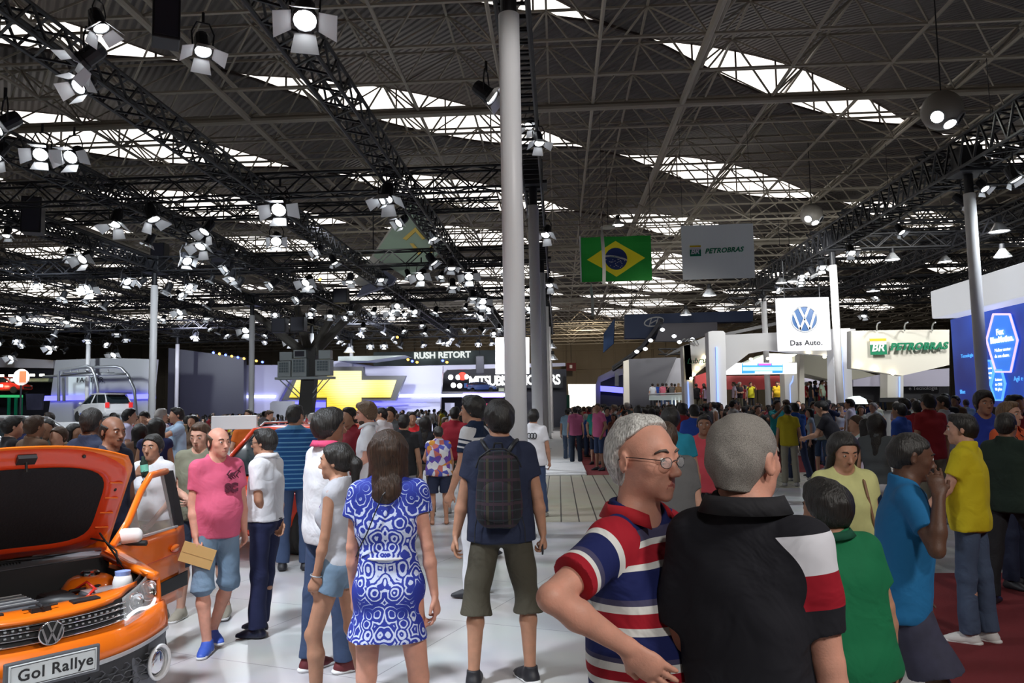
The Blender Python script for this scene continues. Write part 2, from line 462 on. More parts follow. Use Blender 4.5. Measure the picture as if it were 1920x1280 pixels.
for i, y in enumerate(YS[2:6]):
    pole(-17.85, y, ['tall white pole in front of the dark wall on the left', 'white pole in front of the lilac wall left of the yellow sign', 'white pole just right of the air conditioner column', 'white pole in front of the right wing of the yellow sign'][i], 'white poles of the left row')
pole(-35.0, 56.5, 'distant white pole in front of the grey panel with the pipe arches', 'white poles of the far left row')
pole(-30.8, 61.8, 'slim distant white pole at the left edge of the dark wall', 'white poles of the far left row')
for i, y in enumerate((22.3, 33.3, 44.5)):
    pole(11.65, y, ['tall white pole in front of the blue advertising wall on the right', 'white pole at the right edge of the square white hanging sign', 'slim white pole left of the square white hanging sign'][i], 'white poles of the right row')

# ============================================================ RIGGING TRUSSES
def truss(a, b_, w, h, label, group, step=.45, r=.04, ladder=False):
    a = Vector(a); b_ = Vector(b_); L = (b_-a).length
    t = thing('lighting_truss', a, label, 'truss', group)
    d = (b_-a)/L; s = Vector((0,0,1)).cross(d).normalized(); up = Vector((0,0,1))
    cs = [s*(w/2*i) + up*(h*j) for i in (-1,1) for j in (0,1)]
    for c in cs:
        m = MB(); m.tube(c, c+d*L, r, 6); m.build('chord', m_black, t)
    m = MB(); n = int(L/step)
    for k in range(n):
        p = d*(k*step); q = d*((k+1)*step); f = k % 2
        for sd in (0, 2):
            lo, hi = cs[sd], cs[sd+1]
            m.tube(p+(lo if f else hi), q+(hi if f else lo), r*.7, 4, cap=False)
        for tb in (0, 1):
            l, r_ = cs[tb], cs[2+tb]
            if ladder: m.tube(p+l, p+r_, r*.7, 4, cap=False)
            else: m.tube(p+(l if f else r_), q+(r_ if f else l), r*.7, 4, cap=False)
    m.build('lacing', m_black, t)
    return t
ZT = 8.15
for x, lab in ((-.6,'black ladder truss running away over the middle row of white poles'), (-4.45,'black lighting truss running away, first one left of the thick middle pole'),
               (-8.9,'black lighting truss running away, second one left of the thick middle pole'), (-13.3,'black lighting truss running away, third one left of the thick middle pole'),
               (-17.85,'black lighting truss running away over the left row of white poles')):
    truss((x, 2, ZT), (x, 68, ZT), .5 if x > -1 else .55, .5, lab, 'rigging trusses over the car stand', step=.45 if x > -1 else .42, ladder=(x > -1))
for i, y in enumerate(YS[1:]):
    truss((-52, y, ZT+.02), (-.9, y, ZT+.02), .5, .62, 'black cross truss spanning the car stand, ' + ['first one ahead of the camera', 'second one, passing in front of the diamond banner', 'third one, just under the diamond banner', 'fourth one back', 'farthest one back'][i], 'cross trusses over the car stand', step=.7)
for x, w in ((-24, 'behind the far left lamps'), (-30, 'above the grey panel with arches'), (-35, 'over the far left row of poles'), (-42, 'at the far left edge of the rig')):
    truss((x, 14, ZT), (x, 68, ZT), .5, .5, 'dim black truss running away ' + w, 'trusses over the far left stands', step=.8)
for i, y in enumerate((28, 39.2, 50.4, 61.5)):
    truss((-52, y, ZT+.9), (-2, y, ZT+.9), .4, .4, 'thin raised black cross truss on the left, ' + ['nearest one', 'second one', 'third one', 'farthest one'][i], 'thin cross trusses on the left', step=.6)
for i, x in enumerate((-11, -15.6, -21, -27, -38, -46)):
    truss((x, 24, ZT+1.4), (x, 68, ZT+1.4), .4, .45, 'thin high black truss running away on the left, ' + ['rightmost', 'second from the right', 'third from the right', 'third from the left', 'second from the left', 'leftmost'][i] + ' of its layer', 'thin high trusses on the left', step=.6)
truss((11.65, 8, 8.2), (11.65, 46, 8.2), .8, .85, 'deep black truss running away over the right row of white poles', 'rigging trusses on the right', step=.4, r=.05)
truss((16.6, 12, 8.1), (16.6, 50, 8.1), .5, .5, 'black truss running away behind the right row of poles', 'rigging trusses on the right', step=.6)
truss((22, 18, 8.1), (22, 50, 8.1), .5, .5, 'black truss running away at the far right', 'rigging trusses on the right', step=.6)
for i, x in enumerate((19.4, 26, 30.5, 35)):  # extra truss layer added to darken the bright roof on the right
    truss((x, 20, 9.4), (x, 62, 9.4), .6, .6, 'added high black truss darkening the roof over the blue wall stand, ' + ['leftmost', 'second from the left', 'third from the left', 'rightmost'][i] + ' of its layer', 'added high trusses on the right', step=.5, r=.05)
for i, y in enumerate((28, 36, 40.5, 48, 56, 60)):  # cross layer added likewise, it blocks more of the rooflights
    truss((13, y, 9.9), (46, y, 9.9), .6, .6, 'added high cross truss darkening the roof on the right, ' + ['nearest of its layer', 'second of its layer', 'third of its layer', 'fourth of its layer', 'fifth of its layer', 'farthest of its layer'][i], 'added high cross trusses on the right', step=.5, r=.05)
for i, y in enumerate((24, 33.3, 44.5, 52)):
    truss((11.3, y, 8.2), (42, y, 8.2), .5, .6, 'black cross truss over the blue wall stand, ' + ['nearest', 'second', 'third', 'farthest'][i] + ' of them', 'cross trusses on the right', step=.7)

# ============================================================ SPOTLIGHTS
m_lens = mat('lamp_lens', (1,1,1), emit=14, ecol=(.93,.97,1))
m_lens_far = mat('lamp_lens_far', (1,1,1), emit=9, ecol=(.9,.96,1)); m_lens_far.cycles.emission_sampling = 'NONE'
m_flap = mat('barn_flap', (.75,.76,.78), .4, .2)
m_lens_w = mat('lamp_lens_warm', (1,1,1), emit=14, ecol=(1,.85,.55))
def make_spot(lens, tilt, s=1.0, doors=(38,55,30,60), L=.17):
    """hangs from its clamp at the origin; head tilted about x by `tilt` degrees from straight down"""
    t = thing('spotlight', (0,0,0), 'spotlight', 'spotlight')
    H = Matrix.Translation((0,0,-.52*s)) @ Matrix.Rotation(R(-tilt), 4, 'X')
    b = MB(); b.lathe([(.05*s,.26*s),(.11*s,.24*s),(.13*s,.16*s),(.13*s,-.06*s),(.155*s,-.08*s),(.155*s,-.14*s),(.135*s,-.14*s),(.13*s,-.1*s)], n=12, M=H); b.build('housing', m_black, t)
    b = MB(); b.lathe([(.001,-.118*s),(.135*s,-.118*s),(.135*s,-.11*s)], n=14, M=H); b.build('lens', lens, t)
    for k in range(4):
        M = H @ Matrix.Rotation(PI/2*k, 4, 'Z') @ Matrix.Translation((0,.155*s,-.14*s)) @ Matrix.Rotation(R(doors[k]), 4, 'X')
        b = MB(); w0, w1 = .12*s, .165*s; l = L*s
        b.add([M @ Vector(p) for p in ((-w0,0,0),(w0,0,0),(w1,0,-l),(-w1,0,-l),(-w0,.008,0),(w0,.008,0),(w1,.008,-l),(-w1,.008,-l))], [(0,3,2,1),(4,5,6,7),(0,1,5,4),(1,2,6,5),(2,3,7,6),(3,0,4,7)])
        b.build('barn_door', m_flap, t)
    b = MB(); b.path([(-.16*s,0,-.52*s),(-.18*s,0,-.3*s),(-.1*s,0,-.12*s),(.1*s,0,-.12*s),(.18*s,0,-.3*s),(.16*s,0,-.52*s)], .014*s, 5); b.tube((0,0,-.12*s),(0,0,.06*s),.025*s,5); b.build('yoke', m_black, t)
    return t
def aim(o, loc, dirv, scale=1.0):
    q = Vector(dirv).to_track_quat('-Z', 'Y')
    o.location = loc; o.rotation_mode = 'QUATERNION'; o.rotation_quaternion = q; o.scale = (scale,)*3
def dist_for(py_, h=6.0, px=960):
    hor = 768 - (px-960)*.0183
    return F*h/(hor-py_)
SPROTO = {}
def place_spot(kind, loc, tilt, rz, label, group, scale=1.0, drop=0):
    key = (kind, tilt)
    if key not in SPROTO:
        o = SPROTO[key] = make_spot(m_lens if kind == 0 else m_lens_far, tilt, 1, (38,55,30,60) if tilt != 50 else (15,50,35,80), .24 if kind == 0 else .13)
    else: o = copy_tree(SPROTO[key])
    o.location = loc; o.rotation_euler = (0,0,rz); o.scale = (scale,)*3
    tag(o, label, 'spotlight', group); return o
# (px, py, head height above eye, tilt, turn, size, label)
BIG = [(572,28,5.85,35,.3,1.25,'big blazing spotlight with barn doors at the top edge, left of the middle pole'),
 (380,86,6.2,25,.6,1.0,'lit spotlight with open barn doors hanging alone under the roof at upper left'),
 (166,106,6.0,50,-1.4,1.15,'spotlight with broad barn doors at upper left, upper of a pair'),
 (156,158,5.8,50,-.3,.95,'spotlight seen into its open barn doors at upper left, lower of a pair'),
 (185,42,6.4,25,1.5,.9,'small spotlight high at upper left beside the truss'),
 (78,285,5.9,50,.4,1.1,'very bright flood lamp on the left, left half of a glaring pair'),
 (138,290,5.9,50,0,1.1,'very bright flood lamp on the left, right half of a glaring pair'),
 (8,232,6.0,50,-.7,1.3,'round spotlight cut by the left edge of the view'),
 (-2,285,5.8,35,-.4,1.0,'lamp just showing at the left edge below the round one'),
 (217,412,5.9,25,-.1,1.3,'white lit spotlight below the first cross truss at left'),
 (285,402,6.0,25,1.4,1.3,'half turned spotlight right beside the white lit one at left'),
 (388,428,5.9,35,-.6,1.2,'upper spotlight of the pair left of the diamond banner'),
 (379,456,5.5,35,-.2,1.2,'lower spotlight of the pair left of the diamond banner'),
 (525,388,6.0,50,.1,1.5,'bright round spotlight on the cross truss between the two steep trusses'),
 (725,364,6.1,25,-.1,1.4,'spotlight hanging just above the diamond banner'),
 (912,175,6.6,50,1.4,1.2,'dark spotlight left of the thick middle pole pointing at it'),
 (1010,262,6.2,25,.3,.8,'spotlight tucked on the ladder truss right of the thick middle pole'),
 (993,232,6.6,35,-.4,.7,'small lamp on the ladder truss just above its neighbour'),
 (1024,435,6.2,35,-.4,1.1,'spotlight on the right side of the second middle pole'),
 (1031,530,6.1,35,-.3,1.2,'spotlight on the right side of the third middle pole')]
for px, py, h, tl, rz, sc, lab in BIG:
    D = dist_for(py, h, px); p = ad(px, py, D); p.z += .52*sc
    place_spot(0, p, tl, rz, lab, None, sc)
FL = [(39,592,'at the left edge above the black booth'),(96,644,'left of the arches panel, highest of its string'),(170,537,'high above the arches panel'),(340,580,'just right of the tall pole by the dark wall'),(462,610,'between the first and second left poles'),
 (215,657,'right above the grey arches panel'),(24,662,'lowest of the string at the left edge'),(546,632,'just left of the air conditioners'),(576,523,'beside the orange lamp in the middle left'),(735,582,'well below the diamond banner'),(160,478,'high on the far left among small lamps'),(790,512,'right below the diamond banner'),(880,512,'right of the diamond banner'),(905,560,'left of the middle poles')]
for px, py, lab in FL:
    D = min(dist_for(py, 5.9, px), 62); p = ad(px, py, D); p.z += .6
    place_spot(0, p, 50, random.uniform(-.3,.3), 'glaring flood lamp in the rig ' + lab, None, 1.3 if py < 600 else 1.6)
# many more lamps, clamped under the trusses
random.seed(21)
taken = []
def hang(n, xs, ys, lab, grp, along, tries=4000, sc=(.8,1.25)):
    k = 0
    while k < n and tries:
        tries -= 1
        if along == 'x': x = random.uniform(*xs); y = random.choice(ys) + random.choice((-.25,.25))
        else: x = random.choice(xs) + random.choice((-.28,.28)); y = random.uniform(*ys)
        if any(abs(x-a) < 1.15 and abs(y-c) < 1.15 for a, c in taken): continue
        if abs(x+.6) < .8 and along == 'x': continue
        taken.append((x, y)); k += 1
        low = random.random() < .3
        s = random.uniform(*sc)
        place_spot(1, (x, y, 8.15 if not low else 8.15), random.choice((25,35,50)), random.uniform(-1.4,1.4), lab, grp, s)
hang(44, (-50,-19), YS[1:5], 'small lit spotlight among many hanging in the rig at far left', 'spotlights over the far left stands', 'x')
hang(58, (-17,-1.5), YS[2:], 'small lit spotlight on the cross trusses left of the middle poles', 'spotlights on the cross trusses', 'x')
hang(46, [-17.85,-13.3,-8.9,-4.45], (20,66), 'small lit spotlight under the trusses running away left of the middle poles', 'spotlights on the long trusses', 'y')
hang(30, [-24,-30,-35,-42], (26,66), 'small lit spotlight under the long trusses at far left', 'spotlights on the long far left trusses', 'y')
hang(12, [11.65], (20,46), 'small spotlight clamped to the deep truss over the right row of poles', 'spotlights on the deep right truss', 'y', sc=(.8,1.1))
hang(12, (12,34), (24,33.3,44.5,52), 'small spotlight on the cross trusses over the blue wall stand', 'spotlights on the right cross trusses', 'x')
# far chain of coloured lamps
m_blue_l = mat('lamp_blue', (.1,.1,1), emit=6, ecol=(.1,.15,1)); m_amb = mat('lamp_amber', (1,.5,.1), emit=6, ecol=(1,.45,.06))
for m_ in (m_blue_l, m_amb): m_.cycles.emission_sampling = 'NONE'
proto = {}
CH = [(400+i*11.5, 661+i*2.2) for i in range(9)] + [(765,674),(773,677),(782,679),(830,676),(838,679),(528,668),(536,672),(600,524),(583,528),(745,632)]
for i, (px, py) in enumerate(CH):
    amber = i % 2 == 1 or i > 15
    if amber not in proto:
        t = thing('par_lamp', (0,0,0), 'x', 'lamp')
        b = MB(); b.lathe([(.001,.3),(.12,.25),(.14,0),(.12,0)], n=10, cap=False); b.build('housing', m_black, t)
        b = MB(); b.lathe([(.001,.02),(.125,.02)], n=10); b.build('lens', m_amb if amber else m_blue_l, t)
        proto[amber] = t; o = t
    else: o = copy_tree(proto[amber])
    aim(o, ad(px, py, 58), (.1,-1,-.5), .8)
    tag(o, ('small amber' if amber else 'small blue') + ' glowing lamp in a string above the dark and lilac walls', 'lamp', ('amber' if amber else 'blue') + ' lamps above the far walls')

# ============================================================ BALL LAMPS AND PENDANTS
m_ball = mat('ball_shell', (.30,.28,.25), .45, bump=(8,.2,.01)); m_port = mat('lamp_port', (1,1,1), emit=18, ecol=(.97,1,.92))
def ball_lamp(px, py, D, r, label):
    t = thing('ball_lamp', ad(px, py, D), label, 'lamp')
    b = MB(); b.ell((0,0,0), (r,r,r), 28, 18); b.build('shell', m_ball, t, smooth=True)
    b = MB(); b.tube((0,0,r*.95),(0,0,13.9-ad(px,py,D).z),.02,6); b.build('cable', m_black, t)
    for dv in ((-.55,-.62,-.55),(.12,-.45,-.88),(.72,-.4,-.6)):
        d = Vector(dv).normalized(); M = Matrix.Translation(d*r*.9) @ d.to_track_quat('Z','Y').to_matrix().to_4x4()
        b = MB(); b.lathe([(r*.33,0),(r*.38,.02),(r*.36,r*.13),(r*.30,r*.13)], n=18, M=M, cap=False); b.build('port_rim', m_grey_p, t)
        b = MB(); b.lathe([(.001,r*.10),(r*.32,r*.10)], n=18, M=M); b.build('port_lens', m_port if dv[0] < .5 else m_black, t)
ball_lamp(1766, 207, 21, .52, 'large round ball lamp with glowing ports hanging at upper right')
ball_lamp(1522, 402, 36, .5, 'smaller distant ball lamp with a green glow above the right trusses')
m_dome = mat('dome_glass', (.75,.78,.8), .2, trans=.5); m_dlens = mat('dome_glow', (1,1,1), emit=12, ecol=(.95,.95,1))
pend0 = None
for i, (px, py, D, lab) in enumerate(((1873,430,24,'pendant lamp with a clear dome high at the right edge'), (1880,478,28,'pendant lamp lower down at the right edge, below the other dome'), (1673,484,32,'bright glassy pendant lamp in the middle of the right rig'),
        (1330,551,46,'pendant lamp glowing left of the square white sign'), (1286,588,56,'pendant lamp glowing above the white pavilion'), (1158,420,36,'warm bright lamp above the green and yellow flag'), (825,642,70,'bright high bay lamp above the far lettering'), (1637,543,48,'lamp with a greenish glow high over the white pavilion'),
        (1772,488,36,'small greenish lamp left of the right tall pole'),(1465,528,40,'lamp with a cold flare above the square white sign'),(1483,525,44,'second lamp right beside the cold flare above the square white sign'),(1034,650,62,'round white lamp just right of the middle poles'),(1036,672,60,'round white lamp below its twin right of the middle poles'),(655,658,60,'wide white lamp glow over the yellow sign'))):
    if pend0 is None:
        t = thing('pendant_lamp', (0,0,0), 'x', 'lamp')
        b = MB(); b.lathe([(.05,.42),(.09,.40),(.10,.22),(.06,.2)], n=14); b.build('ballast', m_black, t)
        b = MB(); b.lathe([(.10,.22),(.16,.12),(.30,-.06),(.31,-.08),(.29,-.06),(.15,.10),(.09,.2)], n=18); b.build('dome', m_dome, t, smooth=True)
        b = MB(); b.lathe([(.001,-.03),(.27,-.05),(.001,-.06)], n=16); b.build('glowing_disc', m_dlens, t)
        b = MB(); b.tube((0,0,.42),(0,0,1),.012,5); b.build('cable', m_black, t)
        pend0 = t; o = t
    else: o = copy_tree(pend0)
    o.location = ad(px, py, D); tag(o, lab, 'lamp', None)
    if D > 40: o.scale = (1.4,)*3
    L = (12.4 - o.location.z)/o.scale.x
    [c for c in o.children if c.name.startswith('cable')][0].scale = (1,1,L)

# ============================================================ LOUDSPEAKERS, HANGING BOXES
def hangbox(px, py, D, dims, lab, rz=0, cat='loudspeaker'):
    t = thing('loudspeaker', ad(px, py, D), lab, cat, None, rz)
    w, d, h = dims; b = MB(); b.box((-w/2,-d/2,-h/2),(w/2,d/2,h/2)); b.build('cabinet', m_black, t, bevel=.02)
    b = MB(); b.box((-w*.42,-d/2-.01,-h*.45),(w*.42,-d/2,h*.45)); b.build('grille', m_dark, t)
    b = MB(); b.tube((0,0,h/2),(0,0,max(8.3-t.location.z,h/2+.1)),.02,5); b.build('hanger', m_black, t)
    return t
hangbox(312, 22, 11, (.36,.4,.95), 'big black loudspeaker hanging at the top edge on the left', .5)
hangbox(62, 405, 26, (.6,.6,1.2), 'dark loudspeaker box hanging in the left rig', .4)
hangbox(900, 684, 66, (.7,.6,1.5), 'tall dark line loudspeaker hanging left of the white screen', .1)
hangbox(418, 475, 40, (1.0,.6,1.1), 'square dark loudspeaker hanging left of the diamond banner')
for i,(px,py) in enumerate(((525,610),(560,608),(640,555),(300,470))): hangbox(px,py,44,(.8,.6,.8),'black box loudspeaker in the left rig, '+['above the second pole','right of the second pole','under the diamond banner','over the tall left pole'][i])
# ============================================================ STANDS AND SIGNS
def em(name, col, e, sample=True, noise=None):
    m = mat(name, col, .5, emit=e, ecol=col)
    if not sample: m.cycles.emission_sampling = 'NONE'
    return m
def panel(name, pts, D, thick, m, parent=None, D2=None, off=0):
    """outline seen at distance D (y), real thickness going away"""
    P = [at(px, py, D + (((px-pts[0][0])/(pts[2][0]-pts[0][0]))*(D2-D) if D2 else 0)) for px, py in pts]
    for p_, (px, py) in zip(P, pts):
        if py >= 751 and py >= max(q[1] for q in pts)-14 and D > 20 and not any(k in name for k in ('strip','glow','band','tank','rail','poster')): p_.z = 0.0
    b = MB(); b.prism([p + Vector((0,off,0)) for p in P][::-1], (0, thick, 0))
    return b.build(name, m, parent)
def stand(name, label, cat='exhibition stand', group=None, loc=(0,0,0)):
    return thing(name, loc, label, cat, group)
m_lilac = mat('lilac_panel', (.55,.54,.78), .4); m_lilac2 = mat('lilac_panel_light', (.72,.72,.85), .35)
m_bstrip = em('blue_strip', (.12,.12,1.0), 3.0); m_wstrip = em('pale_strip', (.55,.6,1.0), 3.5)
m_steel = mat('brushed_steel', (.45,.47,.5), .35, .7)
m_red = mat('red_plastic', (.7,.03,.02), .3, coat=.5)
m_green = mat('green_paint', (.0,.25,.12), .5)

# grey panel with pipe arches
t = stand('display_wall', 'grey slanted display wall with a blue light strip behind the pipe arches', 'wall panel')
panel('wall_panel', [(86,768),(104,675),(195,671),(290,673),(276,779)], 58, .6, m_grey_p, t)
panel('bright_panel', [(128,748),(128,706),(172,706),(172,748)], 57.85, .05, em('backlit_panel', (.6,.68,.7), .35), t)
panel('light_strip', [(82,751),(84,742),(291,738),(291,747)], 57.7, .12, m_bstrip, t)
o = text_mesh('FACTOR', 'lettering', m_dark, t, frame(at(143,717,57.7), (1,0,0)), .55, .02)
t = stand('pipe_arch', 'steel pipe arch frame in front of the grey slanted display wall', 'pipe frame')
def arch(pts, D, r, nm='pipe', m=m_steel):
    b = MB(); b.path([at(x,y,D) for x,y in pts], r, 8); return b.build(nm, m, t, smooth=True)
arch([(110,752),(110,694),(164,686),(172,690),(178,703),(183,726),(186,775)], 54, .11)
arch([(120,752),(120,696),(150,689),(218,687),(228,690),(240,703),(252,730),(256,778)], 55.5, .11)
arch([(80,706),(155,702),(236,701)], 54.8, .09); arch([(118,699),(214,699)], 55, .06)
for x in (132,146,160,203): arch([(x,693),(x,701)], 55, .05, 'brace')
# far left booth, dark with warm lights
t = stand('display_stand', 'dark booth with warm lamps at the left edge, red car on its upper deck')
panel('back_wall', [(-30,775),(-30,672),(100,678),(88,768)], 66, .5, m_dark, t)
panel('fascia', [(-30,688),(-30,668),(100,675),(100,690)], 65, .5, m_lilac2, t)
panel('deck', [(-30,715),(-30,709),(92,709),(90,715)], 62, 3, mat('deck_edge', (.25,.3,.22), .5), t)
panel('green_rail', [(-30,745),(-30,740),(40,740),(40,745)], 61, .2, em('green_light', (.05,.6,.2), .5), t)
for x in (14,27,37): panel('post', [(x,767),(x,745),(x+3,745),(x+3,767)], 61, .2, m_green, t)
for i,(x,y) in enumerate(((2,704),(20,704),(60,703),(0,723),(24,712),(78,703))): panel('warm_lamp', [(x-4,y+2),(x-4,y-2),(x+4,y-2),(x+4,y+2)], 60.8, .1, m_lens_w, t)
t = stand('poster_wall', 'dark poster wall right of the far left booth', 'wall panel')
panel('poster', [(50,768),(48,738),(80,738),(78,768)], 60, .2, mat('dark_poster', (.06,.06,.1), .3, noise=(.8,.9)), t)
t = thing('round_sign', at(40,707,50), 'round red and white logo sign on a post at the far left', 'sign')
b = MB(); b.lathe([(.001,-.08),(.52,-.08),(.55,0),(.52,.08),(.001,.08)], n=28, M=Matrix.Rotation(PI/2,4,'X')); b.build('disc', em('sign_white', (.9,.8,.75), .8), t)
b = MB(); b.box((-.05,-.13,-.35),(.4,-.085,.4)); b.build('logo', em('sign_red', (.95,.12,.05), 1.2), t)
b = MB(); b.tube((0,0,-.5),(0,0,-at(40,707,50).z),.06,8); b.build('post', m_black, t)
# dark wall
t = stand('display_wall', 'big plain dark wall between the arches panel and the lilac wall', 'wall panel')
panel('wall_panel', [(314,772),(316,652),(457,670),(457,775)], 64, .6, mat('dark_wall_panel', (.05,.05,.075), .4), t)
# lilac stand with the yellow bow tie
t = stand('display_wall', 'lilac lit wall around the big yellow cross shaped sign', 'wall panel')
panel('wall_panel', [(458,775),(458,684),(560,684),(524,748),(512,775)], 66, .6, m_lilac, t)
panel('wall_panel', [(512,775),(524,748),(560,684),(634,676),(700,686),(830,686),(822,775)], 67, .6, m_lilac2, t)
panel('light_strip', [(458,746),(458,741),(517,741),(515,746)], 65.8, .12, m_wstrip, t)
panel('light_strip', [(745,745),(748,739),(952,737),(952,743)], 65.8, .12, m_wstrip, t)
panel('blue_glow', [(545,765),(545,753),(800,755),(740,760)], 66.2, .12, m_bstrip, t)
panel('canopy', [(634,676),(634,668),(760,666),(690,676)], 64, 3, mat('pale_canopy', (.6,.66,.6), .4), t)
t = stand('emblem_sign', 'huge glowing yellow cross shaped emblem in a dark grey frame', 'sign')
def bow(D, th, m, grow, nm):
    g = grow
    return panel(nm, [(542-g*1.7,745+g*.6),(556-g*.4,712-g),(613-g*.5,712-g),(613-g*.4,695-g),(677+g*.5,695-g),(677+g*.6,712-g),(743+g*2.2,712-g),(732+g*1.2,745+g*.7),(677+g*.6,745+g*.7),(677+g*.3,764),(613-g*.3,764),(613-g*.3,745+g*.6)], D, th, m, t)
bow(64.2, .6, m_grey_p if False else mat('emblem_frame', (.13,.13,.14), .35, .3), 8, 'frame')
m_yel, nt, bs = _bsdf('yellow_screen')
tc = nt.nodes.new('ShaderNodeTexCoord'); wv = nt.nodes.new('ShaderNodeTexWave'); wv.bands_direction = 'Z'; wv.inputs['Scale'].default_value = 1.6; wv.inputs['Distortion'].default_value = .0
n2 = nt.nodes.new('ShaderNodeTexNoise'); n2.inputs['Scale'].default_value = .22; n2.inputs['Detail'].default_value = 0
rp = nt.nodes.new('ShaderNodeValToRGB'); rp.color_ramp.elements[0].color = (.95,.62,.02,1); rp.color_ramp.elements[1].color = (1,.97,.55,1); rp.color_ramp.elements[0].position = .38; rp.color_ramp.elements[1].position = .56
mx = nt.nodes.new('ShaderNodeMix'); mx.data_type = 'RGBA'; mx.blend_type = 'MULTIPLY'; mx.inputs[0].default_value = .22
nt.links.new(tc.outputs['Object'], wv.inputs[0]); nt.links.new(tc.outputs['Object'], n2.inputs[0]); nt.links.new(n2.outputs['Fac'], rp.inputs[0])
nt.links.new(rp.outputs[0], mx.inputs[6]); nt.links.new(wv.outputs['Color'], mx.inputs[7]); nt.links.new(mx.outputs[2], bs.inputs['Emission Color']); bs.inputs['Emission Strength'].default_value = 1.15; bs.inputs['Base Color'].default_value = (.3,.25,.05,1)
bow(64.0, .15, m_yel, 0, 'screen')
t = stand('counter', 'pale grey rounded counter and info kiosk left of the air conditioner column', 'counter')
panel('body', [(506,775),(506,756),(511,752),(547,752),(549,775)], 60, .8, m_grey_p, t, off=0); panel('screen', [(533,765),(533,754),(545,754),(545,765)], 59.8, .1, m_dark, t)
# air conditioner column
c = at(571,772,49); c.z = 0
t = thing('air_conditioner_column', c, 'leaning dark column carrying pale louvred air conditioner boxes', 'column')
b = MB(); b.loft([[(-.55+dx,-.4,z),(.3+dx,-.4,z),(.3+dx,.4,z),(-.55+dx,.4,z)] for dx, z in ((0,0),(.35,2.8),(.5,4.6),(.5,5.9))]); b.build('trunk', mat('trunk', (.09,.085,.08), .7), t)
for k, (a_, b_) in enumerate((((.2,0,5.4),(-3.4,0,8.3)),((.4,0,5.4),(3.6,0,8.6)),((.3,0,5.4),(-1.2,2,8.8)),((.3,0,5.4),(1.6,2,8.8)))):
    b = MB(); b.tube(a_, b_, .32, 8, .22); b.build('branch', mat('branch', (.17,.16,.14), .7), t)
m_ac = mat('pale_metal_box', (.5,.55,.55), .5); m_lv = mat('louvre', (.16,.2,.22), .5)
for x0, x1, z0, z1 in ((-1.45,-.62,4.05,5.05),(-.55,.4,4.05,5.2),(.95,1.9,4.1,5.1)):
    b = MB(); b.box((x0,-.9,z0),(x1,-.1,z1)); bx = b.build('cooler_box', m_ac, t, bevel=.03)
    b = MB(); b.box((x0+.12,-.95,z0+.28),(x1-.12,-.9,z1-.08)); b.build('louvre', m_lv, bx)
    b = MB()
    for i in range(5):
        x = x0+.12+(x1-x0-.24)*i/4; b.box((x-.012,-.98,z0+.28),(x+.012,-.95,z1-.08)); z = z0+.28+(z1-z0-.36)*i/4; b.box((x0+.12,-.98,z-.012),(x1-.12,-.95,z+.012))
    b.build('grid', m_ac, bx)
for x0, x1, z0, z1 in ((-1.4,-.6,5.1,5.65),(-.5,.3,5.25,5.75),(1.1,1.85,5.15,5.7)):
    b = MB(); b.box((x0,-.7,z0),(x1,-.1,z1)); bx = b.build('cooler_top', m_ac, t, bevel=.02)
    if x0 == -.5: b = MB(); b.box((x0+.1,-.74,z0+.08),(x1-.1,-.7,z1-.08)); b.build('louvre', m_dark, bx)
b = MB(); b.box((-1.6,-.95,3.9),(2.0,0,4.04)); b.build('platform', m_ac, t)
for a_, b_ in (((-1.4,-.8,3.95),(-.1,-.3,2.6)),((-1.0,-.8,3.95),(-.1,-.3,2.9)),((1.9,-.8,3.95),(.5,-.3,2.6)),((1.5,-.8,3.95),(.5,-.3,2.9))):
    b = MB(); b.tube(a_, b_, .035, 6); b.build('strut', m_ac, t)
# lettering stands in the far middle
m_lit = em('lit_letters', (1,1,1), 2.2); m_lit2 = em('lit_letters_warm', (.9,.95,.9), .75)
t = stand('display_stand', 'open fronted white two level stand with purple light bands, left of the middle poles')
panel('white_wall', [(822,775),(830,700),(838,693),(1060,686),(1060,680),(760,686),(760,775)], 70, .5, m_lilac2, t)
panel('upper_floor', [(826,736),(826,734),(952,734),(952,736)], 72, 4, m_grey_p, t)
panel('dark_interior', [(828,775),(828,692),(1062,692),(1062,775)], 78, .5, m_dark, t)
panel('purple_band', [(866,745),(868,736),(944,736),(944,745)], 69.5, .1, em('purple_band', (.3,.2,1), 1.5), t)
panel('lower_screen', [(834,773),(834,755),(852,755),(852,773)], 69, .1, m_lilac2, t)
for i,(x,y,cc) in enumerate(((867,705,(1,.05,.03)),(845,707,(1,1,1)),(859,707,(1,1,1)),(874,706,(1,1,1)),(884,750,(1,.8,.6)),(850,722,(1,1,1)),(862,723,(1,1,1)))):
    p = at(x,y,71); b = MB(); rr = .24 if cc[1] > .5 else .38; b.ell((0,0,0),(rr,.1,rr),12,8); q = b.build('display_lamp', em('display_lamp_%d' % (cc[1] < .5), cc, 3 if cc[1] > .5 else 2), t); q.location = p
for i,(x,y,s_) in enumerate(((880,763,9),(905,760,12),(925,764,10),(870,722,7),(935,728,10))):
    panel('poster', [(x,y+5),(x,y-4),(x+s_,y-4),(x+s_,y+5)], 77, .2, em('poster_%d' % i, [(.8,.5,.3),(.7,.1,.2),(.5,.5,.6),(.1,.2,.5),(.55,.6,.5)][i], .5), t)
t = stand('lit_sign', 'row of big white lit letters crossing behind the middle poles', 'sign')
o = text_mesh('MITSUBISHI MOTORS', 'lettering', m_lit, None, Matrix.Identity(4), 1.32, .08, bold=.03, spacing=.865); o.data.transform(frame(at(879,723,76), (1,0,0)) @ Matrix.Scale(.81,4,(1,0,0))); o.parent = t
panel('sign_board', [(876,727),(876,700),(1056,700),(1056,727)], 76.3, .2, m_black, t)
t = stand('lit_sign', 'row of smaller blocky white letters high on a grey fascia', 'sign')
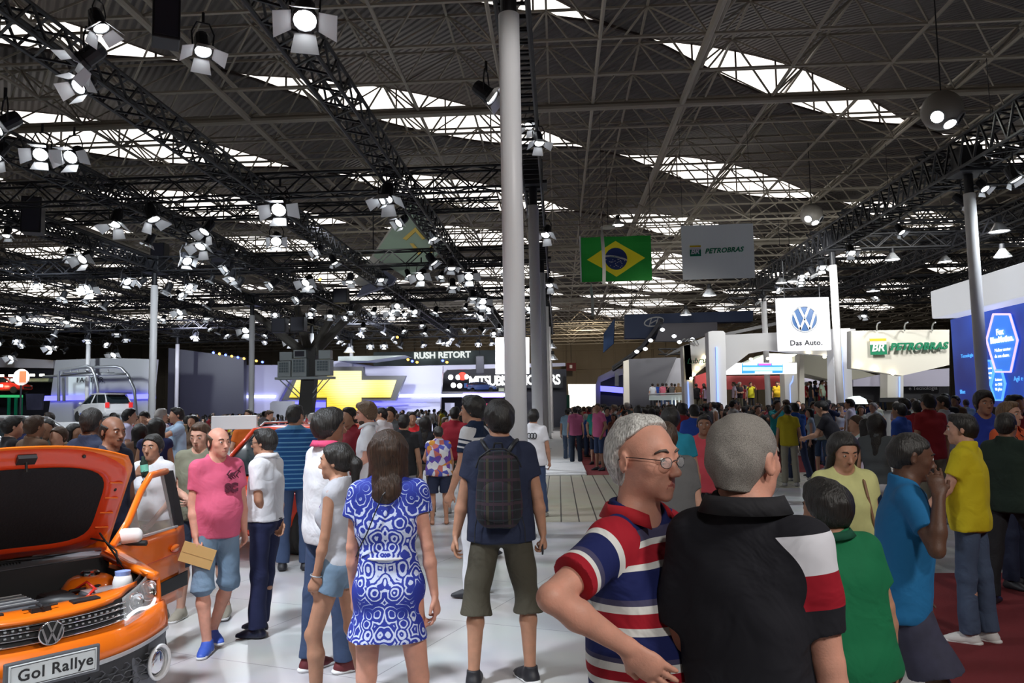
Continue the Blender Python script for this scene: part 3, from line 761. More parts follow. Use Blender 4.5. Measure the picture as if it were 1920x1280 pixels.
text_mesh('RUSH RETORT', 'lettering', m_lit2, t, frame(at(776,672,84), (1,0,0)), .95, .08, bold=.03)
panel('fascia', [(700,686),(700,660),(930,656),(930,684)], 84.4, .3, mat('dull_fascia', (.10,.13,.13), .6), t)
t = stand('light_box', 'tall blank white light box behind the thick middle pole', 'light box')
panel('lit_face', [(929,701),(929,633),(992,632),(992,700)], 61, .4, em('white_screen', (1,1,1), 1.6), t)
b = MB(); b.tube(at(935,633,61.2), at(935,633,61.2)+Vector((0,0,1.4)), .03, 5); b.tube(at(986,632,61.2), at(986,632,61.2)+Vector((0,0,1.4)), .03, 5); b.build('hanger', m_black, t)
t = stand('light_box', 'cream white glowing booth wall at the end of the red aisle', 'light box')
panel('lit_face', [(1069,759),(1065,720),(1117,720),(1117,759)], 100, .5, em('cream_screen', (1,.97,.85), 1.5), t)
t = stand('display_stand', 'black stand with a bright blue light band right of the glowing booth wall')
panel('arch', [(1117,760),(1117,722),(1122,706),(1150,692),(1178,690),(1178,700),(1150,706),(1126,716),(1124,760)], 84, .6, mat('dull_arch', (.45,.43,.38), .5), t)
panel('black_body', [(1124,766),(1124,716),(1150,702),(1184,694),(1184,766)], 86, .6, m_black, t)
panel('blue_band', [(1126,733),(1126,723),(1182,727),(1182,738)], 83, .3, m_bstrip, t)
panel('small_sign', [(1153,723),(1153,698),(1160,695),(1160,723)], 82, .2, m_grey_p, t)
t = stand('hanging_banner', 'small blue hanging banner seen at a slant over the end of the aisle', 'banner')
P = [at(1131,661,74), at(1132,625,74), at(1152,597,72), at(1150,644,72)]
b = MB(); b.prism(P, (.06,.06,0)); b.build('cloth', mat('blue_cloth', (.04,.10,.24), .7), t)
Mx = frame(P[0]+Vector((.35,-.12,.5))+Vector((-.02,-.02,0)), P[3]-P[0]); text_mesh('N', 'lettering', m_wp, t, Mx, .9, .01)
b = MB(); b.tube(P[2], P[2]+Vector((0,0,3.2)), .02, 5); b.build('hanger', m_black, t)
t = stand('hanging_banner', 'small dark red square sign with a white mark on the far wall', 'banner')
panel('board', [(1062,695),(1062,680),(1080,680),(1080,695)], 118, .1, mat('red_board', (.16,.02,.025), .7), t)
panel('mark', [(1068,690),(1068,684),(1073,684),(1073,690)], 117.8, .05, m_wp, t)
b = MB(); b.tube(at(1071,680,118), at(1071,680,118)+Vector((0,0,3)), .03, 5); b.build('hanger', m_black, t)
t = stand('display_stand', 'green fronted booth with a small red and white tank left of the glowing booth wall')
panel('green_front', [(1046,757),(1046,741),(1068,740),(1068,757)], 92, .5, m_green, t)
panel('tank', [(1040,756),(1041,745),(1050,745),(1051,756)], 88, .5, mat('tank', (.7,.5,.4), .4), t)
# black angular stand
t = stand('display_wall', 'tall black angular wall with a pale diagonal panel at the right of the aisle', 'wall panel')
panel('black_wall', [(1178,757),(1178,673),(1269,669),(1207,757)], 58, .5, mat('charcoal_panel', (.035,.035,.05), .4), t)
panel('pale_diagonal', [(1204,757),(1266,671),(1284,671),(1284,757)], 60, .5, mat('grey_white_panel', (.5,.5,.56), .4), t)
panel('edge_post', [(1168,757),(1169,677),(1179,674),(1180,757)], 57, .5, m_cream, t)
t = stand('balcony', 'glass fronted balcony with visitors left of the white pavilion', 'balcony')
b = MB(); q0 = at(1215,750,52); q1 = at(1281,750,52); b.box((q0.x,52,1.4),(q1.x,56,1.6)); b.build('floor_slab', m_grey_p, t)
panel('glass_front', [(1217,750),(1217,739),(1281,737),(1281,750)], 51.8, .04, mat('balcony_glass', (.6,.7,.7), .1, alpha=.45), t)
for x in (1222,1240,1262,1278): q0 = at(x,758,53); b = MB(); b.box((q0.x,53,0),(q0.x+.08,53.1,1.4)); b.build('post', m_grey_p, t)
b = MB(); b.tube(at(1216,738.5,51.7), at(1281,736.5,51.7), .035, 6); b.build('hand_rail', m_steel, t)
panel('lower_light', [(1256,756),(1256,743),(1281,742),(1281,756)], 54, .1, em('white_glow', (.9,1,.95), .9), t)
# blue sign box and dark canopy behind
t = stand('hanging_box', 'dark blue sign box with a slanted oval logo above the black angular wall', 'sign')
panel('blue_face', [(1172,634),(1172,590),(1412,582),(1412,602),(1240,606),(1235,634)], 66, 1.2, mat('navy_cloth', (.012,.03,.09), .6), t)
b = MB(); cc = at(1226,603,65.9); b.path([cc+Vector((.75*math.cos(a)*1.0+.25*math.sin(a),0,.38*math.sin(a))) for a in [2*PI*i/24 for i in range(24)]], .06, 6, closed=True); b.build('oval_ring', m_grey_p, t)
b = MB(); b.tube(at(1217,612,65.9), at(1222,595,65.9), .05, 5); b.tube(at(1229,612,65.9), at(1234,595,65.9), .05, 5); b.tube(at(1220,606,65.9), at(1231,600,65.9), .05, 5); b.build('slanted_letter', m_grey_p, t)
for x in (1185, 1400): b = MB(); b.tube(at(x,590,66.5), at(x,590,66.5)+Vector((0,0,3.2)), .03, 5); b.build('hanger', m_black, t)
t = stand('canopy', 'curved black roof edge with small lamps above the black angular wall', 'canopy')
for k, dz in enumerate((0, 5)):
    b = MB(); b.path([at(x,y+dz,D_) for x,y,D_ in ((1150,688,70),(1180,668,66),(1205,648,62),(1225,622,59),(1240,600,57))], .16, 6); b.build('roof_tube', m_black, t)
panel('dark_fascia', [(1228,640),(1240,606),(1345,604),(1345,622),(1290,640)], 64, .5, mat('dim_lilac', (.06,.055,.075), .5), t)
panel('roof_edge', [(1245,668),(1280,648),(1340,628),(1470,600),(1470,606),(1340,634),(1284,655)], 50, .4, m_black, t)
for i,(x,y) in enumerate(((1220,638),(1264,630),(1242,618),(1194,659),(1210,654),(1274,641),(1298,636))):
    b = MB(); b.ell((0,0,0),(.16,.1,.12),10,6); q = b.build('small_lamp', m_lens_far, t); q.location = at(x,y,57)
truss(at(1235,664,60), at(1285,664,60)+Vector((2,0,0)), .4, .4, 'small black truss above the balcony', None, step=.5)

# ------------------------------------------------------------ white pavilion
t = stand('pavilion', 'big white trade fair pavilion with cut out arches and a lit screen')
PD = 40
panel('fascia', [(1338,640),(1350,628),(1604,616),(1604,660),(1560,668),(1440,656),(1405,662),(1355,700),(1338,690)], PD, .5, m_wp, t)
def col_(pts, D, lab='column', m=m_wp, th=.9): return panel(lab, pts, D, th, m, t)
c1 = col_([(1332,765),(1328,622),(1336,620),(1356,620),(1360,624),(1362,765)], 38); panel('blue_light', [(1344,762),(1342,650),(1345,650),(1348,762)], 37.9, .05, em('soft_blue', (.3,.45,1), 1.0), c1)
c1 = col_([(1562,755),(1562,616),(1594,615),(1598,755)], 37); panel('blue_light', [(1578,752),(1576,650),(1579,650),(1583,752)], 36.9, .05, em('soft_blue', (.3,.45,1), 1.0), c1)
c1 = col_([(1472,758),(1470,680),(1494,678),(1496,758)], 42, m=m_cream); panel('blue_light', [(1480,752),(1481,720),(1486,712),(1487,704),(1488,704),(1487,715),(1482,722),(1482,752)], 41.9, .05, em('soft_blue', (.3,.45,1), 1.0), c1)
col_([(1494,758),(1500,664),(1507,660),(1508,758)], 43, m=m_cream)
c1 = col_([(1284,762),(1280,648),(1294,646),(1304,762)], 42, m=m_cream); panel('blue_light', [(1290,760),(1289,715),(1291,715),(1293,760)], 41.9, .05, em('soft_blue', (.3,.45,1), 1.0), c1)
panel('side_fascia', [(1282,648),(1330,628),(1332,680),(1318,690),(1293,712),(1286,712)], 42, .5, m_wp, t)
c1 = col_([(1664,745),(1664,694),(1694,698),(1694,745)], 40, m=m_cream); panel('blue_light', [(1686,744),(1686,706),(1688,706),(1688,744)], 39.9, .05, em('soft_blue', (.3,.45,1), 1.0), c1)
f2 = panel('logo_fascia', [(1596,690),(1596,620),(1700,618),(1780,618),(1780,684),(1692,704)], 34, .5, m_cream, t)
panel('inner_soffit', [(1505,664),(1600,650),(1600,690),(1664,710),(1560,712),(1508,700)], 44, 2, mat('soffit', (.62,.60,.48), .5), t)
panel('ceiling_panel', [(1400,680),(1440,662),(1500,664),(1500,682)], 46, 3, mat('pale_green', (.6,.66,.55), .5), t)
sc = panel('screen', [(1360,702),(1360,684),(1371,680),(1494,680),(1494,700)], 41, .3, em('screen_white', (1,1,1), 1.5), t)
panel('screen_picture', [(1391,700),(1391,681),(1468,681),(1468,699)], 40.9, .05, em('screen_blue', (.03,.25,.75), 1.2), sc)
for y0, x0, x1, cc in ((683.5,1393,1420,(1,1,1)),(683.5,1423,1446,(.75,.1,.5)),(683.5,1448,1467,(1,1,1)),(690,1393,1467,(.45,.8,1)),(693.5,1393,1467,(.45,.8,1)),(698,1416,1448,(1,1,1))):
    panel('screen_text', [(x0,y0+1.2),(x0,y0-2),(x1,y0-2.3),(x1,y0+.9)], 40.84, .04, em('scr_%d_%d' % (cc[0]*100, cc[1]*100), cc, 1.2), sc)
panel('red_mural', [(1304,745),(1304,705),(1332,695),(1332,745)], 52, .4, mat('red_mural', (.5,.03,.03), .5, noise=(.4,.5)), t)
panel('red_mural', [(1362,730),(1362,704),(1600,704),(1600,730)], 52, .4, mat('red_mural2', (.45,.06,.06), .5, noise=(.3,.9)), t)
panel('lilac_back', [(1508,740),(1508,700),(1600,716),(1600,745)], 48, .4, mat('pale_lilac', (.55,.53,.66), .5), t)
panel('lilac_back', [(1600,712),(1660,700),(1780,690),(1780,724),(1600,724)], 41, .4, mat('pale_lilac', (.55,.53,.66), .5), t)
db = panel('dark_band', [(1598,752),(1598,712),(1780,722),(1780,756)], 42, .4, mat('black_band', (.02,.02,.025), .4), t)
text_mesh('e Tecnologia', 'lettering', m_wp, db, frame(at(1704,731,41.9), (1,0,0)), .28, .01)
panel('counter_glow', [(1600,757),(1602,745),(1612,742),(1624,748),(1628,757)], 26, .6, em('white_glow', (.9,1,.95), .9), t)
for i,(x,y,D_) in enumerate(((1440,672,39.9),(1408,673,39.9),(1517,661,39.9),(1546,669,39.9),(1610,685,33.9),(1642,692,33.9),(1674,700,33.9),(1322,669,41.9),(1316,679,41.9),(1308,690,41.9),(1301,702,41.9),(1296,709,41.9))):
    b = MB(); b.ell((0,0,0),(.09,.05,.07),10,6); q = b.build('downlight', m_lens_w, t); q.location = at(x,y,D_)
for i, x in enumerate((1640,1692,1744)):
    b = MB(); b.path([at(x+4,620,33.9), at(x+4,612,33.7), at(x+6,606,33.4), at(x+10,604,33)], .03, 6); q = b.build('arm_lamp', m_steel, f2)
for x in (1288,1296,1302):
    b = MB(); b.path([at(x+8,646,41.8), at(x+4,638,41.5), at(x-6,635,41), at(x-12,640,40.8)], .03, 6); b.build('arm_lamp', m_steel, t)
# oil company lettering on the pavilion
m_pgreen = mat('logo_green', (0,.22,.10), .5); m_pyel = mat('logo_yellow', (.85,.62,.02), .5); m_wlogo = mat('logo_white', (.85,.85,.85), .5)
def br_logo(o_, u_, s, parent, th=.03):
    """square two colour badge, lower left at o_, size s, facing -y"""
    M = frame(o_, u_)
    def r_(x0,y0,x1,y1,z0,z1,m,n): b = MB(); b.box((x0,y0,z0),(x1,y1,z1), M=parent.matrix_basis.inverted() @ M); b.build(n, m, parent)
    r_(0,0,s,s*.62,0,th,m_pgreen,'badge_green'); r_(0,s*.84,s,s,0,th,m_pyel,'badge_yellow'); r_(0,s*.62,s,s*.84,0,th*.8,m_wlogo,'badge_band')
    text_mesh('BR', 'badge_letters', m_wlogo, parent, M @ Matrix.Translation((s*.06,s*.22,th+.01)), s*.66, .01, shear=.25, bold=.02*s)
br_logo(at(1632,665,33.85), (1,0,0), .68, f2)
text_mesh('PETROBRAS', 'lettering', m_pgreen, f2, frame(at(1669,656,33.8), (1,0,-.0)), .40, .04, shear=.3, bold=.018, spacing=1.12)
tt = at(1288,682,41.7); M = frame(tt, (.8,-.6,0)); text_mesh('Lubrax', 'lettering', m_pgreen, t, M, .42, .02, shear=.3)
# square white hanging sign with the round emblem
t = thing('hanging_sign', at(1508,607,36.5), 'square white hanging sign with a round blue emblem and a slogan', 'sign')
P0 = t.location.copy()
w, h = 1.17, 1.22
b = MB(); b.box((-w,-.0,-h),(w,.35,h)); b.build('white_box', em('sign_face', (.95,.96,1), .85), t, bevel=.03)
m_vb = mat('emblem_blue', (.03,.14,.40), .3, coat=.4); m_vw = mat('emblem_silver', (.75,.78,.82), .3, .3)
def emblem(parent, c, r, mb, mw, M=None, rod=None, th=.03):
    """ring with a V over a W, drawn in its own x/z plane facing -y"""
    k = Matrix.Translation(c) if M is None else M
    def poly(pts, y0, y1, m, n):
        b = MB(); b.prism([k @ Vector((x*r, y0, z*r)) for x, z in pts], (k.to_3x3() @ Vector((0, y1-y0, 0)))); return b.build(n, m, parent)
    if mb: poly([(math.cos(a), math.sin(a)) for a in [2*PI*i/40 for i in range(40)]], 0, -th*.5, mb, 'emblem_disc')
    b = MB(); b.path([k @ Vector((r*.98*math.cos(a), -th*.5, r*.98*math.sin(a))) for a in [2*PI*i/40 for i in range(40)]], r*.07, 8, closed=True); b.build('emblem_ring', mw, parent, smooth=True)
    w_ = .17
    def bar(p, q, wd=w_):
        d = Vector((q[0]-p[0],0,q[1]-p[1])).normalized(); n = Vector((d.z,0,-d.x))*wd/2
        poly([(p[0]+n.x,p[1]+n.z),(q[0]+n.x,q[1]+n.z),(q[0]-n.x,q[1]-n.z),(p[0]-n.x,p[1]-n.z)], -th*.5, -th*1.3, mw, 'emblem_stroke')
    bar((-.36,.86),(-.03,.10)); bar((.36,.86),(.03,.10))
    bar((-.80,.50),(-.36,-.80)); bar((-.36,-.80),(-.0,.02)); bar((.36,-.80),(.0,.02)); bar((.80,.50),(.36,-.80))
emblem(t, Vector((0,-.02,.22)), .60, m_vb, m_vw, th=.05)
text_mesh('Das Auto.', 'lettering', mat('letter_grey', (.03,.03,.04), .5), t, frame(P0+Vector((-.70,-.03,-.98)), (1,0,0)), .34, .012, spacing=1.05, bold=.008)
for x in (-.8,.8): b = MB(); b.tube((x,.15,h),(x,.15,8.4-P0.z),.015,5); b.build('hanger', m_steel, t)

# ------------------------------------------------------------ blue advertising wall on the right
t = stand('display_stand', 'blue advertising wall with glowing hexagons under a thick white beam')
X0, XW = 12.6, 13.4
b = MB(); b.box((X0,9,4.54),(X0+1.6,27.0,5.47)); b.build('white_beam', mat('white_beam', (.8,.8,.82), .4, emit=.5, ecol=(.93,.96,1)), t, bevel=.04)  # beam is no lamp, its brightness is put in as emission
m_bw, nt, bs = _bsdf('blue_wall')
tc = nt.nodes.new('ShaderNodeTexCoord'); nz = nt.nodes.new('ShaderNodeTexNoise'); nz.inputs['Scale'].default_value = .35; nz.inputs['Detail'].default_value = 2
rp = nt.nodes.new('ShaderNodeValToRGB'); rp.color_ramp.elements[0].color = (.012,.02,.16,1); rp.color_ramp.elements[1].color = (.03,.10,.55,1); rp.color_ramp.elements[0].position = .4; rp.color_ramp.elements[1].position = .75
nt.links.new(tc.outputs['Object'], nz.inputs[0]); nt.links.new(nz.outputs['Fac'], rp.inputs[0]); nt.links.new(rp.outputs[0], bs.inputs['Base Color']); nt.links.new(rp.outputs[0], bs.inputs['Emission Color']); bs.inputs['Emission Strength'].default_value = .8
b = MB(); b.box((XW,9,0),(XW+.3,27.4,4.54)); wallb = b.build('blue_wall', m_bw, t)
def hexa(cx, cy, wpx, hpx, m, nm, dx, par, rim=None):
    pts = [(-.5,.05),(-.28,.5),(.25,.5),(.5,.05),(.28,-.5),(-.2,-.5)]
    P = [atx(cx+x*wpx, cy-z*hpx, XW-dx) for x, z in pts]
    b = MB(); b.prism(P, (dx*.6,0,0)); q = b.build(nm, m, par)
    if rim:
        b = MB(); b.path([p+Vector((-.02,0,0)) for p in P], .035, 6, closed=True); b.build('rim', rim, q)
    return q
m_hx = em('hex_blue', (.05,.25,.95), .75); m_rim = em('hex_rim', (.75,.55,.95), 1.2); m_rim2 = em('hex_rim_blue', (.15,.5,1), 1.0)
h1 = hexa(1880,643,58,108,m_hx,'hexagon',.06,t,m_rim); h2 = hexa(1852,699,26,46,m_hx,'hexagon',.05,t,m_rim2); h3 = hexa(1872,722,28,56,m_hx,'hexagon',.05,t,m_rim2)
ml = em('wall_letters', (1,1,1), 1.2)
def wtxt(s, px, py, hpx, par, m=ml, bold=.0):
    p = atx(px, py, XW-.1); M = frame(p, (0,-1,0)); text_mesh(s, 'lettering', m, par, M, hpx/F*p.y*1.35, .005, bold=bold)
wtxt('Fox', 1868, 628, 11, h1, bold=.012); wtxt('BlueMotion.', 1857, 644, 11, h1, bold=.012); wtxt('Melhor motor', 1865, 660, 6.5, h1); wtxt('da sua classe.', 1865, 671, 6.5, h1)
wtxt('Consumo', 1845,693,5,h2); wtxt('Inteligente', 1844,702,5,h2); wtxt('1.0/120cv', 1844,711,5,h2); wtxt('Emissao', 1866,714,5,h3); wtxt('de CO2', 1866,723,5,h3); wtxt('98 g/km', 1866,732,5,h3)
mlb = em('wall_letters_blue', (.1,.45,1), 1.0)
wtxt('Agil e eco', 1901,714,9,t,mlb); wtxt('Tecnologia', 1802,671,7,t,mlb); wtxt('Blue', 1800,738,8,t,mlb)

# ============================================================ FLAGS AND BANNERS
fc = at(1155,485,30)
t = thing('flag', fc, 'green, yellow and blue national flag hanging above the aisle', 'flag')
fw, fh = 1.36, .87
def wav(x, z): return .035*math.sin(x*5+.5)+.02*math.sin(z*7)
def sheet(pts_fn, nu, nv, y, m, nm, par=t, th=.004):
    b = MB(); b.grid(lambda u, v: (lambda q: (q[0], wav(*q)-y, q[1]))(pts_fn(u, v)), nu, nv, thick=(0,th,0)); return b.build(nm, m, par, smooth=False)
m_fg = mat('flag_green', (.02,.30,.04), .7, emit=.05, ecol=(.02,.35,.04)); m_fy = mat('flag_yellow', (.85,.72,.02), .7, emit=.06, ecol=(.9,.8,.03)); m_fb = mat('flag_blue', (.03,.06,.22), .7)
sheet(lambda u, v: (-fw+2*fw*u, -fh+2*fh*v), 24, 14, 0, m_fg, 'green_field')
def rh(u, v):
    x = (-1+2*u); w_ = (1-abs(x)); return (x*fw*.82, (-1+2*v)*w_*fh*.80)
sheet(rh, 24, 12, .01, m_fy, 'yellow_rhombus')
def dk(u, v): a = 2*PI*u; r_ = .43*v; return (r_*math.cos(a), r_*math.sin(a))
sheet(dk, 32, 6, .02, m_fb, 'blue_disc')
def bd(u, v): x = -.42+.84*u; return (x, .11-.24*(u-.15)**2 + .075*(v-.5))
sheet(bd, 16, 2, .03, m_wlogo, 'white_band')
text_mesh('ORDEM E PROGRESSO', 'motto', m_pgreen, t, frame(fc+Vector((-.36,-.04,.075)), (1,0,-.08)), .06, .003)
b = MB()
for i in range(24):
    a = 2.4*i; r_ = .07+.33*((i*7)%24)/24; z = -abs(math.sin(a))*r_*.95-.02; x = math.cos(a)*r_; b.ell((x, wav(x,z)-.035, z), (.018,.004,.018), 6, 4)
b.build('stars', m_wlogo, t)
b = MB(); b.tube((-fw,0,-fh),(-fw,0,fh+.05),.03,8); b.build('hem', m_wp, t)
b = MB(); b.tube((-fw,0,fh),(-fw,0,12.7-fc.z),.008,5); b.tube((fw,0,fh),(fw,0,12.7-fc.z),.008,5); b.build('hanger', m_black, t)
bc = at(1346,471,30)
t = thing('hanging_banner', bc, 'large pale grey hanging banner with a green oil company name', 'banner')
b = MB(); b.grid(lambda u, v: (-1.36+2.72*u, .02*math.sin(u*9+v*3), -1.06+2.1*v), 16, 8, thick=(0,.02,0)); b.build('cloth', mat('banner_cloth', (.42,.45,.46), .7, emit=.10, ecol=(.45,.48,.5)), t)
br_logo(bc+Vector((-1.07,-.06,-.18)), (1,0,0), .42, t, .01)
text_mesh('PETROBRAS', 'lettering', m_pgreen, t, frame(bc+Vector((-.5,-.05,-.08)), (1,0,.03)), .26, .005, shear=.3, bold=.009, spacing=1.05)
b = MB(); b.tube((-1.3,0,1.04),(-1.3,0,12.7-bc.z),.008,5); b.tube((1.3,0,1.04),(1.3,0,12.7-bc.z),.008,5); b.build('hanger', m_black, t)
for i, (px, py, L, lab, D) in enumerate(((1131,478,2.1,'long white ribbon hanging in front of the national flag',28),(1110,562,1.35,'short white ribbon hanging just below the national flag',32))):
    p = at(px, py, D); t = thing('hanging_ribbon', p, lab, 'ribbon')
    b = MB(); b.grid(lambda u, v: ((u-.5)*(.12 if v < .9 else .05)+.02*math.sin(v*5), .03*math.sin(v*8), (v-.5)*L), 2, 12, thick=(0,.006,0)); b.build('strip', mat('ribbon', (.55,.55,.5), .6), t)
    b = MB(); b.tube((0,0,L/2),(0,0,12.7-p.z),.006,5); b.build('line', m_black, t)
t = thing('ceiling_disc', at(1140,426,32), 'small flat white disc lamp just above the national flag', 'lamp')
b = MB(); b.lathe([(.001,-.03),(.3,-.03),(.3,.03),(.001,.03)], n=20); b.build('disc', m_cream, t); b = MB(); b.tube((0,0,.02),(0,0,3.3),.01,5); b.build('line', m_black, t)
# diamond banner box
t = stand('hanging_box', 'grey green diamond shaped hanging box with a gold emblem, behind the cross trusses', 'banner')
m_dg, nt, bs = _bsdf('diamond_print')
tc = nt.nodes.new('ShaderNodeTexCoord'); nz = nt.nodes.new('ShaderNodeTexNoise'); nz.inputs['Scale'].default_value = .35; nz.inputs['Detail'].default_value = 3
rp = nt.nodes.new('ShaderNodeValToRGB'); rp.color_ramp.elements[0].color = (.20,.21,.21,1); rp.color_ramp.elements[1].color = (.30,.42,.33,1); rp.color_ramp.elements[0].position = .42; rp.color_ramp.elements[1].position = .62
nt.links.new(tc.outputs['Object'], nz.inputs[0]); nt.links.new(nz.outputs['Fac'], rp.inputs[0]); nt.links.new(rp.outputs[0], bs.inputs['Base Color'])
panel('printed_face', [(774,378),(836,462),(764,522),(700,480),(730,436)], 38, .3, m_dg, t)
panel('pale_side', [(766,376),(774,378),(718,470),(700,520),(672,530),(663,530)], 38.4, 1.0, mat('pale_side', (.45,.44,.42), .6), t)
panel('lower_face', [(698,490),(742,520),(735,532),(668,556),(690,520)], 39.5, .4, mat('bluish_face', (.24,.26,.38), .5), t)
m_gold = mat('gold_print', (.7,.5,.1), .5)
panel('gold_emblem', [(755,447),(779,426),(797,447),(792,449),(779,434),(762,450)], 37.9, .08, m_gold, t)
panel('gold_emblem', [(768,456),(775,456),(790,474),(785,479)], 37.9, .08, m_gold, t); panel('gold_emblem', [(806,462),(812,458),(812,472),(806,474)], 37.9, .08, m_gold, t)
for x, y in ((770,380),(700,490)): b = MB(); b.tube(at(x,y,38.5), (at(x,y,38.5).x, at(x,y,38.5).y, 12.5), .03, 5); b.build('hanger', m_black, t)
# ============================================================ FIGURES: bodies and clothes grown as one continuous surface each
def V(*a): return np.array(a, dtype=np.float64)
def nrm(a): a = np.array(a, dtype=np.float64); return a/np.linalg.norm(a)
def rotm(axis, ang):
    axis = nrm(axis); c, s = math.cos(ang), math.sin(ang); x, y, z = axis
    return np.array([[c+x*x*(1-c), x*y*(1-c)-z*s, x*z*(1-c)+y*s],[y*x*(1-c)+z*s, c+y*y*(1-c), y*z*(1-c)-x*s],[z*x*(1-c)-y*s, z*y*(1-c)+x*s, c+z*z*(1-c)]])
class Cap:
    """tapered capsule; side axis scaled by s1, the other by s2"""
    def __init__(s, a, b, ra, rb=None, side=None, s1=1., s2=1., k=.02, cuts=(), sub=False, m=0, clip=None):
        s.a = V(*a); s.b = V(*b); s.ra = ra; s.rb = ra if rb is None else rb; s.k = k; s.cuts = list(cuts); s.sub = sub; s.m = m; s.s1 = s1; s.s2 = s2; s.clip = clip
        d = s.b - s.a; L = np.linalg.norm(d); s.d = d/max(L,1e-9); s.L = L
        sd = V(*side) if side is not None else (V(1,0,0) if abs(s.d[0]) < .9 else V(0,1,0))
        sd = sd - s.d*np.dot(sd, s.d)
        if np.linalg.norm(sd) < 1e-4: sd = V(0,1,0) - s.d*s.d[1]
        s.e1 = nrm(sd); s.e2 = np.cross(s.d, s.e1)
    def bbox(s):
        r = max(s.ra, s.rb)*max(s.s1, s.s2, 1); return np.minimum(s.a, s.b)-r, np.maximum(s.a, s.b)+r
    def dist(s, X, Y, Z):
        qx, qy, qz = X-s.a[0], Y-s.a[1], Z-s.a[2]
        t = qx*s.d[0]+qy*s.d[1]+qz*s.d[2]
        tc = np.clip(t, 0, s.L); ax = t-tc
        u = (qx*s.e1[0]+qy*s.e1[1]+qz*s.e1[2])/s.s1; w = (qx*s.e2[0]+qy*s.e2[1]+qz*s.e2[2])/s.s2
        r = s.ra+(s.rb-s.ra)*(tc/max(s.L,1e-9))
        d = (np.sqrt(u*u+w*w+ax*ax)-r)*min(1, s.s1, s.s2)**.5
        return d
class Ell:
    def __init__(s, c, r, Rm=None, k=.02, cuts=(), sub=False, m=0, clip=None):
        s.c = V(*c); s.r = V(*r); s.R = np.eye(3) if Rm is None else Rm; s.k = k; s.cuts = list(cuts); s.sub = sub; s.m = m; s.clip = clip
    def bbox(s): m = max(s.r); e = np.abs(s.R) @ s.r; return s.c-e, s.c+e
    def dist(s, X, Y, Z):
        q = [X-s.c[0], Y-s.c[1], Z-s.c[2]]
        l = [q[0]*s.R[0,i]+q[1]*s.R[1,i]+q[2]*s.R[2,i] for i in range(3)]
        k0 = np.sqrt(sum((l[i]/s.r[i])**2 for i in range(3))); k1 = np.sqrt(sum((l[i]/s.r[i]**2)**2 for i in range(3)))
        return k0*(k0-1)/np.maximum(k1, 1e-6)
def grow(prims, h, noise=0., nscale=9., seed=0, gcuts=()):
    lo = np.min([p.bbox()[0] for p in prims if not p.sub], axis=0)-3*h-.01; hi = np.max([p.bbox()[1] for p in prims if not p.sub], axis=0)+3*h+.01
    n = np.ceil((hi-lo)/h).astype(int)+1
    F_ = np.full(n, .5, dtype=np.float32)
    Mi = np.zeros(n, dtype=np.uint8) if any(p.m for p in prims) else None
    ax = [(lo[i]+np.arange(n[i])*h).astype(np.float32) for i in range(3)]
    for p in prims:
        a, b = p.bbox(); mg = p.k+3*h
        i0 = np.maximum(np.floor((a-mg-lo)/h).astype(int), 0); i1 = np.minimum(np.ceil((b+mg-lo)/h).astype(int)+1, n)
        if np.any(i1 <= i0): continue
        sl = tuple(slice(i0[i], i1[i]) for i in range(3))
        X = ax[0][sl[0]][:,None,None]; Y = ax[1][sl[1]][None,:,None]; Z = ax[2][sl[2]][None,None,:]
        d = p.dist(X, Y, Z).astype(np.float32)
        for (c, nn) in p.cuts:
            d = np.maximum(d, (X-c[0])*nn[0]+(Y-c[1])*nn[1]+(Z-c[2])*nn[2])
        G = F_[sl]; k = p.k
        if p.sub:
            d = -d; F_[sl] = np.maximum(G, d)+np.maximum(k-np.abs(G-d), 0)**2/(4*k)
        else:
            if Mi is not None: S_ = Mi[sl]; S_[d < G] = p.m; Mi[sl] = S_
            F_[sl] = np.minimum(G, d)-np.maximum(k-np.abs(G-d), 0)**2/(4*k)
    for (c, nn) in gcuts:
        F_ = np.maximum(F_, (ax[0][:,None,None]-c[0])*nn[0]+(ax[1][None,:,None]-c[1])*nn[1]+(ax[2][None,None,:]-c[2])*nn[2]).astype(np.float32)
    if noise:
        rs = np.random.default_rng(seed+5); W_ = 0
        for _ in range(5):
            v = rs.normal(size=3); v /= np.linalg.norm(v); v[2] *= .6; fr = nscale*rs.uniform(.7, 2.4); ph = rs.uniform(0, 6)
            W_ = W_+np.sin((ax[0][:,None,None]*v[0]+ax[1][None,:,None]*v[1]+ax[2][None,None,:]*v[2])*fr*2+ph+ .8*np.sin(ax[2][None,None,:]*fr*1.3+ph))
        F_ += (noise/2.2)*W_
    return nets(F_, lo, h, Mi)
